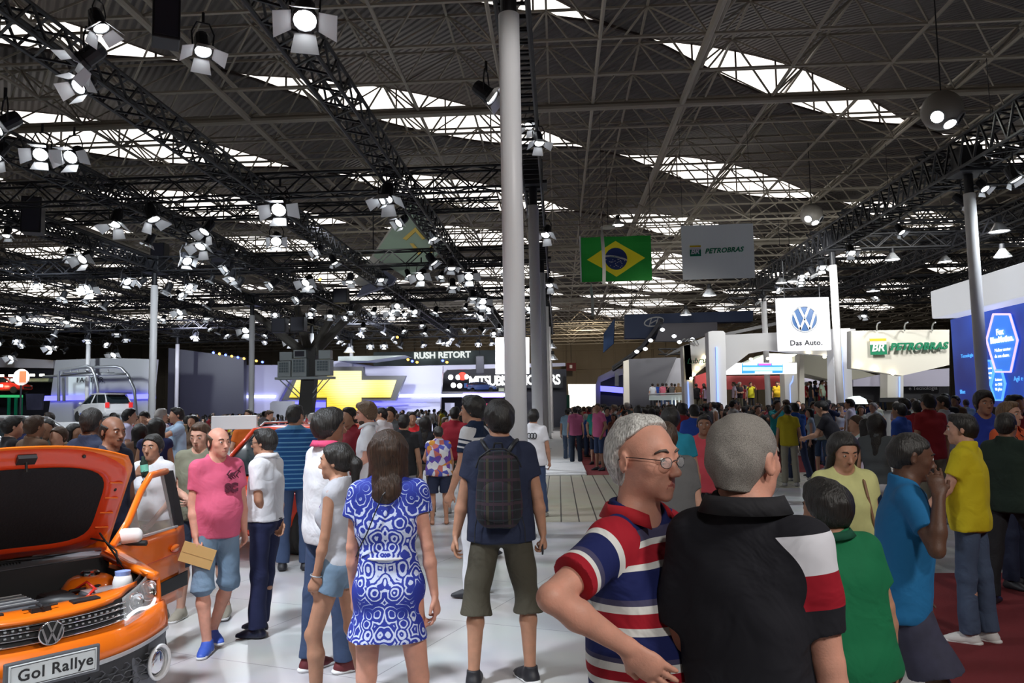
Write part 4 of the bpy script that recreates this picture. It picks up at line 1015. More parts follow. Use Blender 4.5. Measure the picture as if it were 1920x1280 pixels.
def nets(F_, lo, h, Mi=None):
    s = F_ < 0
    nx, ny, nz = F_.shape
    c = s[:-1,:-1,:-1].astype(np.uint8)
    cnt = np.zeros((nx-1,ny-1,nz-1), np.uint8)
    for dx in (0,1):
        for dy in (0,1):
            for dz in (0,1): cnt += s[dx:nx-1+dx, dy:ny-1+dy, dz:nz-1+dz]
    act = (cnt > 0) & (cnt < 8)
    I = np.argwhere(act); N = len(I)
    idx = np.full(act.shape, -1, np.int32); idx[act] = np.arange(N)
    acc = np.zeros((N,3)); num = np.zeros(N)
    C8 = [(a,b,c_) for a in (0,1) for b in (0,1) for c_ in (0,1)]
    val = {q: F_[I[:,0]+q[0], I[:,1]+q[1], I[:,2]+q[2]].astype(np.float64) for q in C8}
    for a in C8:
        for axs in range(3):
            if a[axs] == 0:
                b = list(a); b[axs] = 1; b = tuple(b)
                fa, fb = val[a], val[b]; m = (fa < 0) != (fb < 0)
                t = np.where(m, fa/np.where(np.abs(fa-fb) < 1e-12, 1, fa-fb), 0)
                P = np.tile(np.array(a, float), (N,1)); P[:,axs] = t
                acc += P*m[:,None]; num += m
    verts = (I+acc/num[:,None])*h+lo
    quads = []
    for axs in range(3):
        o1, o2 = [(1,2),(2,0),(0,1)][axs]
        sA = [slice(None)]*3; sB = [slice(None)]*3; sA[axs] = slice(0,-1); sB[axs] = slice(1,None)
        A = s[tuple(sA)]; B = s[tuple(sB)]
        E = np.argwhere(A != B)
        ok = (E[:,o1] > 0) & (E[:,o2] > 0) & (E[:,o1] < F_.shape[o1]-1) & (E[:,o2] < F_.shape[o2]-1); E = E[ok]
        fl = A[E[:,0],E[:,1],E[:,2]]
        def cell(d1, d2):
            q = E.copy(); q[:,o1] -= d1; q[:,o2] -= d2; return idx[q[:,0],q[:,1],q[:,2]]
        q = np.stack([cell(1,1), cell(0,1), cell(0,0), cell(1,0)], 1)
        q[~fl] = q[~fl][:, ::-1]; quads.append(q)
    Q = np.concatenate(quads); Q = Q[(Q >= 0).all(1)]
    mi = None
    if Mi is not None:
        vm = Mi[I[:,0], I[:,1], I[:,2]]; 
        vm = np.maximum(vm, Mi[np.minimum(I[:,0]+1,nx-1), I[:,1], I[:,2]]) if False else vm
        mi = vm[Q[:,0]]
    return verts, Q, mi
def relax(v, Q, it=1):
    for _ in range(it):
        acc = np.zeros_like(v); n = np.zeros(len(v))
        for a, b in ((0,1),(1,2),(2,3),(3,0)):
            np.add.at(acc, Q[:,a], v[Q[:,b]]); np.add.at(n, Q[:,a], 1); np.add.at(acc, Q[:,b], v[Q[:,a]]); np.add.at(n, Q[:,b], 1)
        v = v*.5+.5*acc/np.maximum(n,1)[:,None]
    return v
def mesh_np(name, v, Q, mats, mi=None, parent=None, attr=None):
    me = bpy.data.meshes.new(name)
    me.vertices.add(len(v)); me.vertices.foreach_set('co', v.astype(np.float32).ravel())
    me.loops.add(Q.size); me.loops.foreach_set('vertex_index', Q.astype(np.int32).ravel())
    me.polygons.add(len(Q)); me.polygons.foreach_set('loop_start', np.arange(0, Q.size, 4, dtype=np.int32)); me.polygons.foreach_set('loop_total', np.full(len(Q), 4, np.int32))
    me.polygons.foreach_set('use_smooth', np.ones(len(Q), bool))
    for m in (mats if isinstance(mats, (list,tuple)) else [mats]): me.materials.append(m)
    if mi is not None: me.polygons.foreach_set('material_index', mi.astype(np.int32))
    if attr is not None:
        for nm, arr in attr.items():
            a = me.attributes.new(nm, 'FLOAT', 'POINT'); a.data.foreach_set('value', arr.astype(np.float32))
    me.update(); me.validate()
    if name.split('.')[0] in ('shirt','trousers','shorts','dress','tank_top','skirt','top'): me.set_sharp_from_angle(angle=R(38))
    o = bpy.data.objects.new(name, me); C.objects.link(o)
    if parent is not None: o.parent = parent
    return o

# ------------------------------------------------------------ skeleton
DOWN = (0,0,-1)
def P_(**k):
    d = dict(h=1.75, w=1.0, belly=0., fem=False, lean=0., side=0., hyaw=0., hpit=0., htilt=0., neck=1.0,
             armR=((.22,-.02,-1),(.10,.15,-1)), armL=((-.22,-.02,-1),(-.10,.15,-1)), legR=((.04,.03,-1),(.03,-.04,-1)), legL=((-.04,.03,-1),(-.03,-.04,-1)),
             handR=None, handL=None, curlR=.35, curlL=.35, palmR=(-1,.1,0), palmL=(1,.1,0), footR=.15, footL=-.15, face=True, sw=1.0, limb=1.0)
    d.update(k); return d
def skel(p):
    s = p['h']/1.75; J = {'s': s}
    hip = {1: None, -1: None}
    lengths = (.43*s, .43*s)
    ank = {}
    for sd, nm in ((1,'legR'),(-1,'legL')):
        a, b = p[nm]; a = nrm(a); b = nrm(b)
        ank[sd] = (a*lengths[0]+b*lengths[1])
    low = min(ank[1][2], ank[-1][2]); pz = -low+.085*s
    Pv = V(0,0,pz+.05*s); J['P'] = Pv
    U = rotm((1,0,0), -p['lean']) @ V(0,0,1); U = rotm((0,1,0), p['side']) @ U
    Rt = V(1,0,0) - U*U[0]; Rt = nrm(Rt); Fw = np.cross(U, Rt)
    J['U'], J['Rt'], J['Fw'] = U, Rt, Fw
    for sd, L, nm in ((1,'R','legR'),(-1,'L','legL')):
        h = V(sd*.095*s*(1.05 if p['fem'] else 1), 0, pz); a, b = p[nm]; k = h+nrm(a)*lengths[0]; an = k+nrm(b)*lengths[1]
        J['hip'+L], J['kn'+L], J['an'+L] = h, k, an
    shw = (.155 if p['fem'] else .164)*s*p['w']**.5*p['sw']
    for sd, L in ((1,'R'),(-1,'L')):
        sh = Pv+U*.462*s+Rt*sd*shw; a, b = p['arm'+L]; a = nrm(a); b = nrm(b)
        el = sh+a*.285*s; wr = el+b*.25*s; hd = nrm(p['hand'+L]) if p['hand'+L] is not None else b
        J['sh'+L], J['el'+L], J['wr'+L], J['hd'+L] = sh, el, wr, hd
    J['nk'] = Pv+U*.515*s
    Nu = nrm(U*1.0+V(0,0,.6)); J['C'] = J['nk']+Nu*.150*s*p['neck']+Fw*.025*s   # eye level centre of the head
    Rh = rotm(U*.3+V(0,0,.7), p['hyaw']) @ rotm((1,0,0), -p['hpit']) @ rotm((0,1,0), p['htilt'])
    J['Rh'] = Rh
    return J
def hsc(J): return 1.05*(J['s'] if J['s'] > .9 else .9+(J['s']-.9)*.5)
def torso(p, J, inf=0., cuts=(), k=.05, loose=0.):
    s = J['s']; P0, U, Rt, Fw = J['P'], J['U'], J['Rt'], J['Fw']; w = p['w']; f = p['fem']; bl = p['belly']
    at_ = lambda u, r=0, f_=0: P0+(U*u+Rt*r+Fw*f_)*s
    L = []
    def bar(u, hw, r, f_=0): L.append(Cap(at_(u,-hw*w,f_), at_(u,hw*w,f_), r*s*w**.5+inf, k=k, cuts=cuts))
    if f:
        bar(-.03,.075,.105); bar(.12,.045,.092+bl*.3,bl*.3); bar(.28,.06,.098,.005); bar(.38,.085,.078)
        for sd in (-1,1): L.append(Ell(at_(.30,sd*.062,.085), [(.055)*s+inf]*3, k=.03, cuts=cuts))
        for sd in (-1,1): L.append(Ell(at_(-.05,sd*.06,-.055), (.075*s+inf,.075*s+inf,.085*s+inf), k=.04, cuts=cuts))
    else:
        bar(-.02,.068,.103); bar(.13,.062,.098+bl*.3,bl*.25); bar(.27,.066,.105,.005); bar(.37,.084,.088)
        for sd in (-1,1): L.append(Ell(at_(-.04,sd*.055,-.045), (.07*s+inf,.075*s+inf,.08*s+inf), k=.04, cuts=cuts))
    if bl: L.append(Ell(at_(.12,0,.05+bl*.5), ((.12+bl*.4)*s*w+inf, (.07+bl*.6)*s+inf, .14*s+inf), k=.06, cuts=cuts))
    if loose: L.append(Cap(at_(.34), at_(-.10), .10*s+inf, .105*s+inf+loose, side=Rt, s1=1.5*w, s2=1.0, k=.04, cuts=cuts))
    sw = np.dot(J['shR']-J['shL'], Rt)/2
    L.append(Cap(J['shL']+Rt*.02*s, J['shR']-Rt*.02*s, .052*s+inf, k=.04, cuts=cuts))
    for sd in (-1,1): L.append(Cap(at_(.452)+Rt*sd*sw*.70, J['nk']+U*.035*s+Rt*sd*.018*s, .044*s+inf*.7, .044*s+inf*.3, k=.04, cuts=cuts))
    return L
def hand_prims(J, L, p, m=0):
    s = J['s']*1.02; wr, d = J['wr'+L], J['hd'+L]; n = V(*p['palm'+L]); n = nrm(n-d*np.dot(n,d))
    lat = np.cross(n, d)*(1 if L == 'R' else -1)           # towards the thumb
    lat = -lat if False else lat
    c = p['curl'+L]; ax = np.cross(d, n); O = []
    O.append(Cap(wr, wr+d*.075*s, .021*s, .031*s, side=lat, s1=1.28, s2=.62, k=.012, m=m))
    for i, (o, ln) in enumerate(((.028,.070),(.0095,.078),(-.0095,.073),(-.028,.058))):
        cc = c*(1+.25*i); b0 = wr+(d*(.088-.004*abs(i-1))+lat*o)*s
        d1 = rotm(ax, cc) @ nrm(d+lat*(o*2.2)); d2 = rotm(ax, cc*2) @ nrm(d+lat*(o*1.5)); d3 = rotm(ax, cc*2.8) @ d
        b1 = b0+d1*ln*.5*s; b2 = b1+d2*ln*.33*s; b3 = b2+d3*ln*.22*s
        O += [Cap(b0-d*.02*s, b1, .0095*s, .0082*s, k=.005, m=m), Cap(b1, b2, .0082*s, .0074*s, k=.004, m=m), Cap(b2, b3, .0074*s, .0066*s, k=.004, m=m)]
    t0 = wr+(d*.022+lat*.020)*s; td = nrm(lat*.75+d*.75+n*.35); t1 = t0+td*.042*s; t2 = t1+nrm(d*.9+lat*.25+n*.35)*.034*s
    O += [Cap(t0, t1, .0135*s, .0105*s, k=.012, m=m), Cap(t1, t2, .0105*s, .0085*s, k=.005, m=m)]
    return O
def head_prims(p, J, res):
    s = hsc(J); C0, Rh = J['C'], J['Rh']; f = p['fem']
    g = lambda x, y, z: C0+Rh @ (V(x,y,z)*s)
    O = [Ell(g(0,-.014,.030), V(.074,.094,.085)*s, Rh, k=.03), Ell(g(0,.030,-.012), V(.060,.060,.082)*s, Rh, k=.03), Ell(g(0,.028,-.066), V(.047 if f else .052,.052,.044)*s, Rh, k=.03),
         Cap(g(0,-.028,-.045), J['nk']-J['U']*.03*s, (.043 if f else .049)*s, (.049 if f else .058)*s, k=.03)]
    if p['face']:
        O += [Ell(g(0,.070,-.097), V(.022,.015,.017)*s, Rh, k=.018)]
        for sd in (-1,1): O.append(Ell(g(sd*.040,.054,-.020), V(.022,.020,.018)*s, Rh, k=.02))
        if res < .012: O.append(Cap(g(-.032,.080,.024), g(.032,.080,.024), .009*s, k=.016))
        O += [Cap(g(0,.084,.008), g(0,.106,-.030), .0075*s, .0105*s, k=.012), Ell(g(0,.109,-.035), V(.012,.012,.010)*s, Rh, k=.01)]
        if res < .012:
            for sd in (-1,1):
                O += [Ell(g(sd*.011,.099,-.039), V(.008,.009,.007)*s, Rh, k=.006)]
                O += [Ell(g(sd*.031,.096,.003), V(.016,.012,.010)*s, Rh, k=.010, sub=True)]
        lm = 1
        O += [Ell(g(0,.074,-.070), V(.024,.012,.020)*s, Rh, k=.012)]
        O += [Cap(g(-.021,.0795,-.0675), g(0,.0878,-.0645), .0038*s, .0050*s, k=.005, m=lm), Cap(g(0,.0878,-.0645), g(.021,.0795,-.0675), .0050*s, .0038*s, k=.005, m=lm),
              Cap(g(-.014,.0832,-.0745), g(.014,.0832,-.0745), .0055*s, k=.006, m=lm)]
        if res < .009:
            O.append(Cap(g(-.022,.0915,-.0695), g(.022,.0915,-.0695), .0020*s, k=.003, sub=True))
            for sd in (-1,1):
                for z0, z1, zc in ((.004,.0090,.003),(-.0005,-.0050,.0005)):
                    O += [Cap(g(sd*.017,.0840,z0), g(sd*.030,.0882,z1), .0040*s, .0044*s, k=.005), Cap(g(sd*.030,.0882,z1), g(sd*.046,.077,zc), .0044*s, .0038*s, k=.005)]
                O.append(Cap(g(sd*.015,.090,-.030), g(sd*.034,.078,-.062), .0012, k=.006, sub=True))
    for sd in (-1,1):
        Re = Rh @ rotm((0,0,1), sd*-.35)
        O.append(Ell(g(sd*.079,-.012,-.006), V(.009,.018,.030)*s, Re, k=.008))
        if res < .009: O.append(Ell(g(sd*.088,-.006,-.004), V(.007,.010,.018)*s, Re, k=.006, sub=True))
    return O
def limbs(p, J, legs=True):
    s = J['s']*p['limb']; O = []
    q = J['s']
    for L, sd in (('R',1),('L',-1)):
        sh, el, wr = J['sh'+L], J['el'+L], J['wr'+L]; th = .9 if p['fem'] else 1.08
        O += [Cap(sh, el, .050*s*th, .035*s*th, k=.02), Cap(el, el+(wr-el)*.35, .034*s*th, .038*s*th, k=.012), Cap(el+(wr-el)*.35, wr, .038*s*th, .024*s*th, k=.015)]
        O += hand_prims(J, L, p)
        if legs:
            h, k, a = J['hip'+L], J['kn'+L], J['an'+L]
            O += [Cap(h, k, .082*s, .052*s, k=.03), Cap(k, k+(a-k)*.3-J['Fw']*.012*q, .050*s, .054*s, k=.02), Cap(k+(a-k)*.3-J['Fw']*.012*q, a, .054*s, .035*s, k=.02), Ell(k+J['Fw']*.018*q, (.04*s,.04*s,.045*s), k=.02)]
            fy = p['foot'+L]; fd = V(math.sin(fy), math.cos(fy), 0)
            O += [Cap(a, a+fd*.02*q-V(0,0,.045)*q, .034*s, .036*s, k=.02), Cap(V(a[0],a[1],a[2]-.05*q)-fd*.03*q, V(a[0],a[1],a[2]-.058*q)+fd*.13*q, .03*q, .022*q, side=(fd[1],-fd[0],0), s1=1.35, k=.02)]
    return O
# ------------------------------------------------------------ materials
def skin_mat(name, col, lips=None):
    m, nt, b = _bsdf(name)
    tc = nt.nodes.new('ShaderNodeTexCoord'); n = nt.nodes.new('ShaderNodeTexNoise'); n.inputs['Scale'].default_value = 22; n.inputs['Detail'].default_value = 5
    mx = nt.nodes.new('ShaderNodeMix'); mx.data_type = 'RGBA'; mx.inputs[6].default_value = (*[c*.72 for c in col],1); mx.inputs[7].default_value = (min(1,col[0]*1.15), col[1]*1.02, col[2]*1.0, 1)
    nt.links.new(tc.outputs['Object'], n.inputs[0]); nt.links.new(n.outputs['Fac'], mx.inputs[0]); nt.links.new(mx.outputs[2], b.inputs['Base Color'])
    n2 = nt.nodes.new('ShaderNodeTexNoise'); n2.inputs['Scale'].default_value = 160; bp = nt.nodes.new('ShaderNodeBump'); bp.inputs['Strength'].default_value = .25; bp.inputs['Distance'].default_value = .003
    nt.links.new(tc.outputs['Object'], n2.inputs[0]); nt.links.new(n2.outputs['Fac'], bp.inputs['Height']); nt.links.new(bp.outputs[0], b.inputs['Normal'])
    b.inputs['Roughness'].default_value = .5; b.inputs['Subsurface Weight'].default_value = .12; b.inputs['Subsurface Radius'].default_value = (.012,.005,.003)
    b.inputs['Specular IOR Level'].default_value = .35
    return m
def hair_mat(name, col, scale=(60,60,6), rough=.45, c2=None, st=.9, dist=.008):
    m, nt, b = _bsdf(name)
    tc = nt.nodes.new('ShaderNodeTexCoord'); mp = nt.nodes.new('ShaderNodeMapping'); mp.inputs['Scale'].default_value = scale
    n = nt.nodes.new('ShaderNodeTexNoise'); n.inputs['Scale'].default_value = 2; n.inputs['Detail'].default_value = 6
    mx = nt.nodes.new('ShaderNodeMix'); mx.data_type = 'RGBA'; mx.inputs[6].default_value = (*[c*.55 for c in col],1); mx.inputs[7].default_value = (*(c2 or [min(1,c*1.5) for c in col]),1)
    bp = nt.nodes.new('ShaderNodeBump'); bp.inputs['Strength'].default_value = st; bp.inputs['Distance'].default_value = dist
    mr = nt.nodes.new('ShaderNodeMapRange'); mr.inputs[1].default_value = .35; mr.inputs[2].default_value = .65
    nt.links.new(tc.outputs['Object'], mp.inputs[0]); nt.links.new(mp.outputs[0], n.inputs[0]); nt.links.new(n.outputs['Fac'], mr.inputs[0]); nt.links.new(mr.outputs[0], mx.inputs[0]); nt.links.new(mx.outputs[2], b.inputs['Base Color'])
    nt.links.new(n.outputs['Fac'], bp.inputs['Height']); nt.links.new(bp.outputs[0], b.inputs['Normal']); b.inputs['Roughness'].default_value = rough
    return m
def cloth(name, col, rough=.85, fold=.5):
    return mat(name, col, rough, bump=(6.0, fold*1.1, .036), noise=(6,.10))
m_lips = mat('lips', (.42,.13,.11), .45); m_lips_d = mat('lips_dark', (.20,.07,.06), .45)
m_eyew = mat('eye_white', (.52,.49,.46), .25); m_iris = mat('iris', (.04,.025,.015), .1)
# ------------------------------------------------------------ garments
def shirt_prims(p, J, inf=.014, hem=-.10, sleeve=.55, loose=.012, sl_r=.007, neck=.012, strap=None):
    s = J['s']; P0, U = J['P'], J['U']
    cut = [(P0+U*hem*s, -U)]
    O = torso(p, J, inf, cut, .05, loose)
    if sleeve:
        for L in 'RL':
            sh, el = J['sh'+L], J['el'+L]; d = nrm(el-sh); e = sh+(el-sh)*sleeve
            lenm = np.linalg.norm(el-sh)*sleeve
            if sleeve <= 1: O.append(Cap(sh, sh+d*(lenm+.05), .052*s+inf*.7, .047*s+inf*.5+sl_r, k=.035, cuts=[(sh+d*lenm, d)]))
            else:
                wr = J['wr'+L]; O += [Cap(sh, el, .052*s+inf*.6, .045*s+inf*.6, k=.035), Cap(el, wr, .045*s+inf*.6, .033*s+inf*.5, k=.02)]
    O.append(Cap(J['nk']-(U*.06+J['Fw']*.005)*s, J['nk']+(U*.035-J['Fw']*.016)*s, .078*s, .064*s+neck*.6, k=.03, cuts=[(J['nk']+U*.055*s, U)]))
    O.append(Cap(J['nk']+(U*.045+J['Fw']*.03)*s, J['nk']+(U*.17+J['Fw']*.03)*s, .050*s+neck, .075*s+neck, k=.012, sub=True))
    O.append(Cap(J['nk']+(U*.06)*s, J['nk']+(U*.17)*s, .052*s+neck, .06*s+neck, k=.012, sub=True))
    return O
def pants_prims(p, J, inf=.012, leg=2.0, flare=.01, top=.05, skirt=None):
    s = J['s']; P0, U = J['P'], J['U']; w = p['w']
    O = []
    tc = [(P0+U*top*s, U)]
    if skirt: pass
    hi = min(inf, .008)
    O += [q for q in torso(p, J, hi, tc+[(P0-U*.16*s, -U)], .04)[:2]]
    for q in torso(p, J, hi, tc, .04):
        if isinstance(q, Ell) and np.dot(q.c-P0, U) < 0: O.append(q)
    if skirt:
        O.append(Cap(P0-V(0,0,.02)*s, P0-V(0,0,skirt+.1)*s, .125*s+inf, .15*s+inf+flare, side=(1,0,0), s1=1.25, k=.05, cuts=[(P0-V(0,0,skirt)*s, V(0,0,-1)), (P0+U*.09*s, U)]))
        return O
    for L in 'RL':
        h, k, a = J['hip'+L], J['kn'+L], J['an'+L]; d = nrm(k-h)
        if leg <= 1:
            ln = np.linalg.norm(k-h)*leg
            O.append(Cap(h+V(0,0,.0), h+d*(ln+.06), .082*s*w**.4+inf*.4, .078*s+inf+flare, k=.025, cuts=[(h+d*ln, d)]))
        else:
            d2 = nrm(a-k); fr = min(leg-1, 1.0); ln = np.linalg.norm(a-k)*fr
            O.append(Cap(h+V(0,0,.0), k, .082*s*w**.4+inf*.5, .060*s+inf, k=.025))
            O.append(Cap(k, k+d2*(ln+.04), .060*s+inf, (.050 if fr > .6 else .058)*s+inf+flare, k=.03, cuts=[(k+d2*ln, d2)]))
    return O
def shoe_prims(p, J, L, kind='shoe'):
    s = J['s']; a = J['an'+L]; fy = p['foot'+L]; fd = V(math.sin(fy), math.cos(fy), 0); sd = (fd[1],-fd[0],0)
    z = a[2]-.085*s; g = lambda f, u: V(a[0],a[1],z)+fd*f*s+V(0,0,u)*s
    cuts = [(V(0,0,z+(.001 if kind == 'flip' else .014*s)), V(0,0,-1))]
    if kind == 'flip':
        return [Cap(g(-.05,.008), g(.15,.008), .032*s, .038*s, side=sd, s1=1.1, s2=.22, k=.01, cuts=cuts), Cap(g(.12,.01), g(.06,.055), .006*s, k=.004, cuts=cuts)]
    return [Cap(g(-.035,.03), g(.12,.026), .040*s, .036*s, side=sd, s1=1.08, k=.02, cuts=cuts), Cap(g(.06,.03), g(.165,.018), .036*s, .028*s, side=sd, s1=1.25, k=.02, cuts=cuts), Cap(g(-.01,.04), g(-.012,.095), .044*s, .043*s, k=.03, cuts=cuts+[(g(0,.105), V(0,0,1))]), Cap(g(.02,.06), g(.08,.045), .034*s, .03*s, k=.03, cuts=cuts)]
def sole_prims(p, J, L):
    s = J['s']; a = J['an'+L]; fy = p['foot'+L]; fd = V(math.sin(fy), math.cos(fy), 0); sd = (fd[1],-fd[0],0); z = a[2]-.085*s
    g = lambda f, u: V(a[0],a[1],z)+fd*f*s+V(0,0,u)*s
    return [Cap(g(-.042,.012), g(.155,.012), .049*s, .043*s, side=sd, s1=1.0, s2=.44, k=.01, cuts=[(V(0,0,z), V(0,0,-1))])]
def hair_prims(p, J, style, t=.009):
    s = hsc(J); C0, Rh = J['C'], J['Rh']; g = lambda x, y, z: C0+Rh @ (V(x,y,z)*s); n = lambda x, y, z: Rh @ nrm((x,y,z))
    front = (g(0,.070,.066), n(0,.76,-.65)); back = (g(0,0,-.075), n(0,-.1,-1)); side_ = (g(0,.022,0), n(0,1,-.25))
    base = lambda cuts, r=(.074,.094,.085), c=(0,-.014,.030), tt=t: Ell(g(*c), (V(*r)+tt)*s, Rh, k=.015, cuts=cuts)
    nape = Cap(g(0,-.050,-.01), g(0,-.052,-.072), (.060+t)*s, (.042+t*.6)*s, k=.03, cuts=[back, (g(0,-.012,0), n(0,1,.1))])
    if style == 'short': return [base([front]), Ell(g(0,.03,.09), V(.055,.055,.03)*s, Rh, k=.02, cuts=[front]), nape]
    if style == 'full': return [base([(g(0,.078,.062), n(0,.8,-.6))], tt=t+.012), Ell(g(0,.02,.095), V(.065,.07,.04)*s, Rh, k=.02), nape]
    if style == 'buzz': return [base([front], tt=.005), Cap(g(0,-.052,-.01), g(0,-.052,-.06), .060*s, .046*s, k=.03, cuts=[back, (g(0,-.02,0), n(0,1,.1))])]
    if style == 'bald': return [base([front, (g(0,-.05,.062), n(0,.35,1))], tt=.007), Cap(g(0,-.050,-.01), g(0,-.052,-.062), .063*s, .048*s, k=.03, cuts=[back, (g(0,-.012,0), n(0,1,.1))])]
    if style == 'receding': return [base([(g(0,.030,.085), n(0,.66,-.75))]), Ell(g(0,-.02,.095), V(.05,.06,.026)*s, Rh, k=.02, cuts=[(g(0,.045,.09), n(0,1,-.2))]), nape]
    O = [base([front], tt=t+.006), Ell(g(0,-.05,.01), V(.080,.070,.085)*s, Rh, k=.02)]
    if style == 'long': O += [Cap(g(0,-.035,.02), g(0,-.075,-.185), .076*s, .070*s, side=Rh[:,0], s1=1.12, s2=.75, k=.04), Cap(g(.070,-.005,.02), g(.080,-.02,-.17), .022*s, .028*s, k=.03), Cap(g(-.070,-.005,.02), g(-.080,-.02,-.17), .022*s, .028*s, k=.03)]
    if style == 'verylong': O += [Cap(g(0,-.035,.02), g(0,-.085,-.34), .078*s, .060*s, side=Rh[:,0], s1=1.3, s2=.7, k=.04), Cap(g(.068,0,.02), g(.075,-.02,-.2), .02*s, .024*s, k=.03), Cap(g(-.068,0,.02), g(-.075,-.02,-.2), .02*s, .024*s, k=.03)]
    if style == 'bob': O += [Cap(g(0,-.03,.0), g(0,-.04,-.07), .088*s, .085*s, side=Rh[:,0], s1=1.1, s2=.85, k=.04, cuts=[side_])]
    if style == 'ponytail': O += [Cap(g(0,-.10,.035), g(0,-.135,-.02), .025*s, .035*s, k=.02), Cap(g(0,-.135,-.02), g(0,-.125,-.19), .036*s, .016*s, k=.03)]
    if style == 'bun': O += [Ell(g(0,-.115,.04), V(.04,.035,.04)*s, Rh, k=.01)]
    return O
M_SK = {'fair': skin_mat('skin_fair', (.60,.36,.27)), 'ruddy': skin_mat('skin_ruddy', (.66,.35,.26)), 'tan': skin_mat('skin_tan', (.47,.26,.17)), 'brown': skin_mat('skin_brown', (.26,.135,.085)), 'dark': skin_mat('skin_dark', (.11,.055,.035))}
M_HR = {'black': hair_mat('hair_black', (.012,.010,.009)), 'brown': hair_mat('hair_brown', (.06,.032,.018)), 'grey': hair_mat('hair_grey', (.30,.28,.25), (180,180,60), .6, (.42,.40,.37)), 'white': hair_mat('hair_white', (.62,.60,.57), (90,90,25), .6, (.80,.79,.77)), 'saltpepper': hair_mat('hair_saltpepper', (.15,.135,.12), (520,520,300), .6, (.42,.39,.36), .6, .004)}
def face_bits(root, p, J, hairm, browcol=None, eyes=True, res=.008):
    s = hsc(J); C0, Rh = J['C'], J['Rh']; g = lambda x, y, z: Vector(C0+Rh @ (V(x,y,z)*s))
    for sd in (-1,1):
        Mx = Matrix.Translation(g(sd*.031,.0792 if res < .009 else .0762,.002)) @ Matrix(Rh.tolist()).to_4x4()
        b = MB(); b.ell((0,0,0), (.0120*s,)*3, 14, 10, M=Mx); e = b.build('eye', m_eyew, root, smooth=True)
        b = MB(); b.ell((0,.0082*s,0), (.0064*s,.0050*s,.0064*s), 12, 8, M=Mx); b.build('iris', m_iris, e, smooth=True)
        b = MB(); b.path([g(sd*.014,.0925,.021), g(sd*.026,.0935,.0275), g(sd*.040,.0855,.0265), g(sd*.050,.074,.020)], [.0025*s,.0040*s,.0038*s,.0020*s], 6); b.build('eyebrow', browcol or hairm, root, smooth=True)
def person(name, loc, rz, p, skin='tan', hair=('short','black'), top=None, bottom=None, shoes=None, label='', group=None, res=.009, lips=True, seed=0, extra=None, eyes=None, brow=None, hair_t=.009, hres=None):
    """top=(kind-dict, material, [attr fn]); bottom=(kind-dict, material)"""
    t = thing('person', loc, label, 'person', group, rz)
    J = skel(p)
    sk = M_SK[skin] if isinstance(skin, str) else skin
    v, Q, mi = grow(torso(p, J)+limbs(p, J)+head_prims(p, J, res), res)
    if res < .012: v = relax(v, Q, 1)
    lp = m_lips_d if skin in ('dark','brown') else m_lips
    mesh_np('body', v, Q, [sk, lp], mi, t)
    if hair:
        hm = M_HR[hair[1]] if isinstance(hair[1], str) else hair[1]
        v, Q, mi = grow(hair_prims(p, J, hair[0], hair_t), hres or min(res, .009), noise=.003, nscale=28, seed=seed); mesh_np('hair', v, Q, hm, None, t)
        if p['face'] and (eyes if eyes is not None else res < .012): face_bits(t, p, J, hm, brow, res=res)
    if top:
        kd = dict(top[0]); nm = kd.pop('name', 'shirt'); nz = kd.pop('noise', .004); dress = kd.pop('dress', None)
        pr = shirt_prims(p, J, **kd)
        if dress:
            s = J['s']; P0 = J['P']; 
            pr = [q for q in pr]
            pr.insert(0, Cap(P0+V(0,0,.02)*s, P0-V(0,0,dress+.1)*s, .112*s, .195*s, side=(1,0,0), s1=1.25, k=.05, cuts=[(P0-V(0,0,dress)*s, V(0,0,-1))]))
        v, Q, mi = grow(pr, res, noise=nz, nscale=9, seed=seed)
        if res < .012: v = relax(v, Q, 1)
        at_ = top[2](v, J, p) if len(top) > 2 and top[2] else None
        mesh_np(nm, v, Q, top[1], None, t, at_)
    if bottom:
        kd = dict(bottom[0]); nm = kd.pop('name', 'trousers'); nz = kd.pop('noise', .004)
        v, Q, mi = grow(pants_prims(p, J, **kd), res, noise=nz, nscale=8, seed=seed+1); mesh_np(nm, v, Q, bottom[1], None, t)
    if shoes:
        for L in 'RL':
            v, Q, mi = grow(shoe_prims(p, J, L, shoes[0]), min(res,.008)); o = mesh_np('shoe' if shoes[0] != 'flip' else 'flip_flop', v, Q, shoes[1], None, t)
            if len(shoes) > 2: v, Q, mi = grow(sole_prims(p, J, L), min(res,.008)); mesh_np('sole', v, Q, shoes[2], None, o)
    if extra: extra(t, p, J)
    return t, J
def wpos(t, J, q):
    return Vector(t.location)+Matrix.Rotation(t.rotation_euler.z, 3, 'Z') @ Vector(q)
def sleeve_band_attr(v, J, p):
    """stripe coordinate: height on the torso, distance along the arm on the sleeves"""
    U = J['U']; zt = (v-J['P']) @ U; arm = np.zeros(len(v)); b2 = np.zeros(len(v)); X, Y, Z = v[:,0], v[:,1], v[:,2]; s = J['s']
    dt = np.min([q.dist(X, Y, Z) for q in torso(p, J, .016)[:-3]], axis=0)
    for L in 'RL':
        sh, el = J['sh'+L], J['el'+L]; d = nrm(el-sh); tl = (v-sh) @ d
        ds = Cap(sh, sh+d*.30*s, .060*s, .055*s).dist(X, Y, Z); m0 = (tl > -.06) & (ds < dt+.03)
        b2[m0] = tl[m0]; arm = np.where(m0, np.clip((dt-ds)/.02+.5, 0, 1)*(1 if L == 'R' else -1), arm)
    return {'band': zt, 'band2': b2, 'arm': arm}
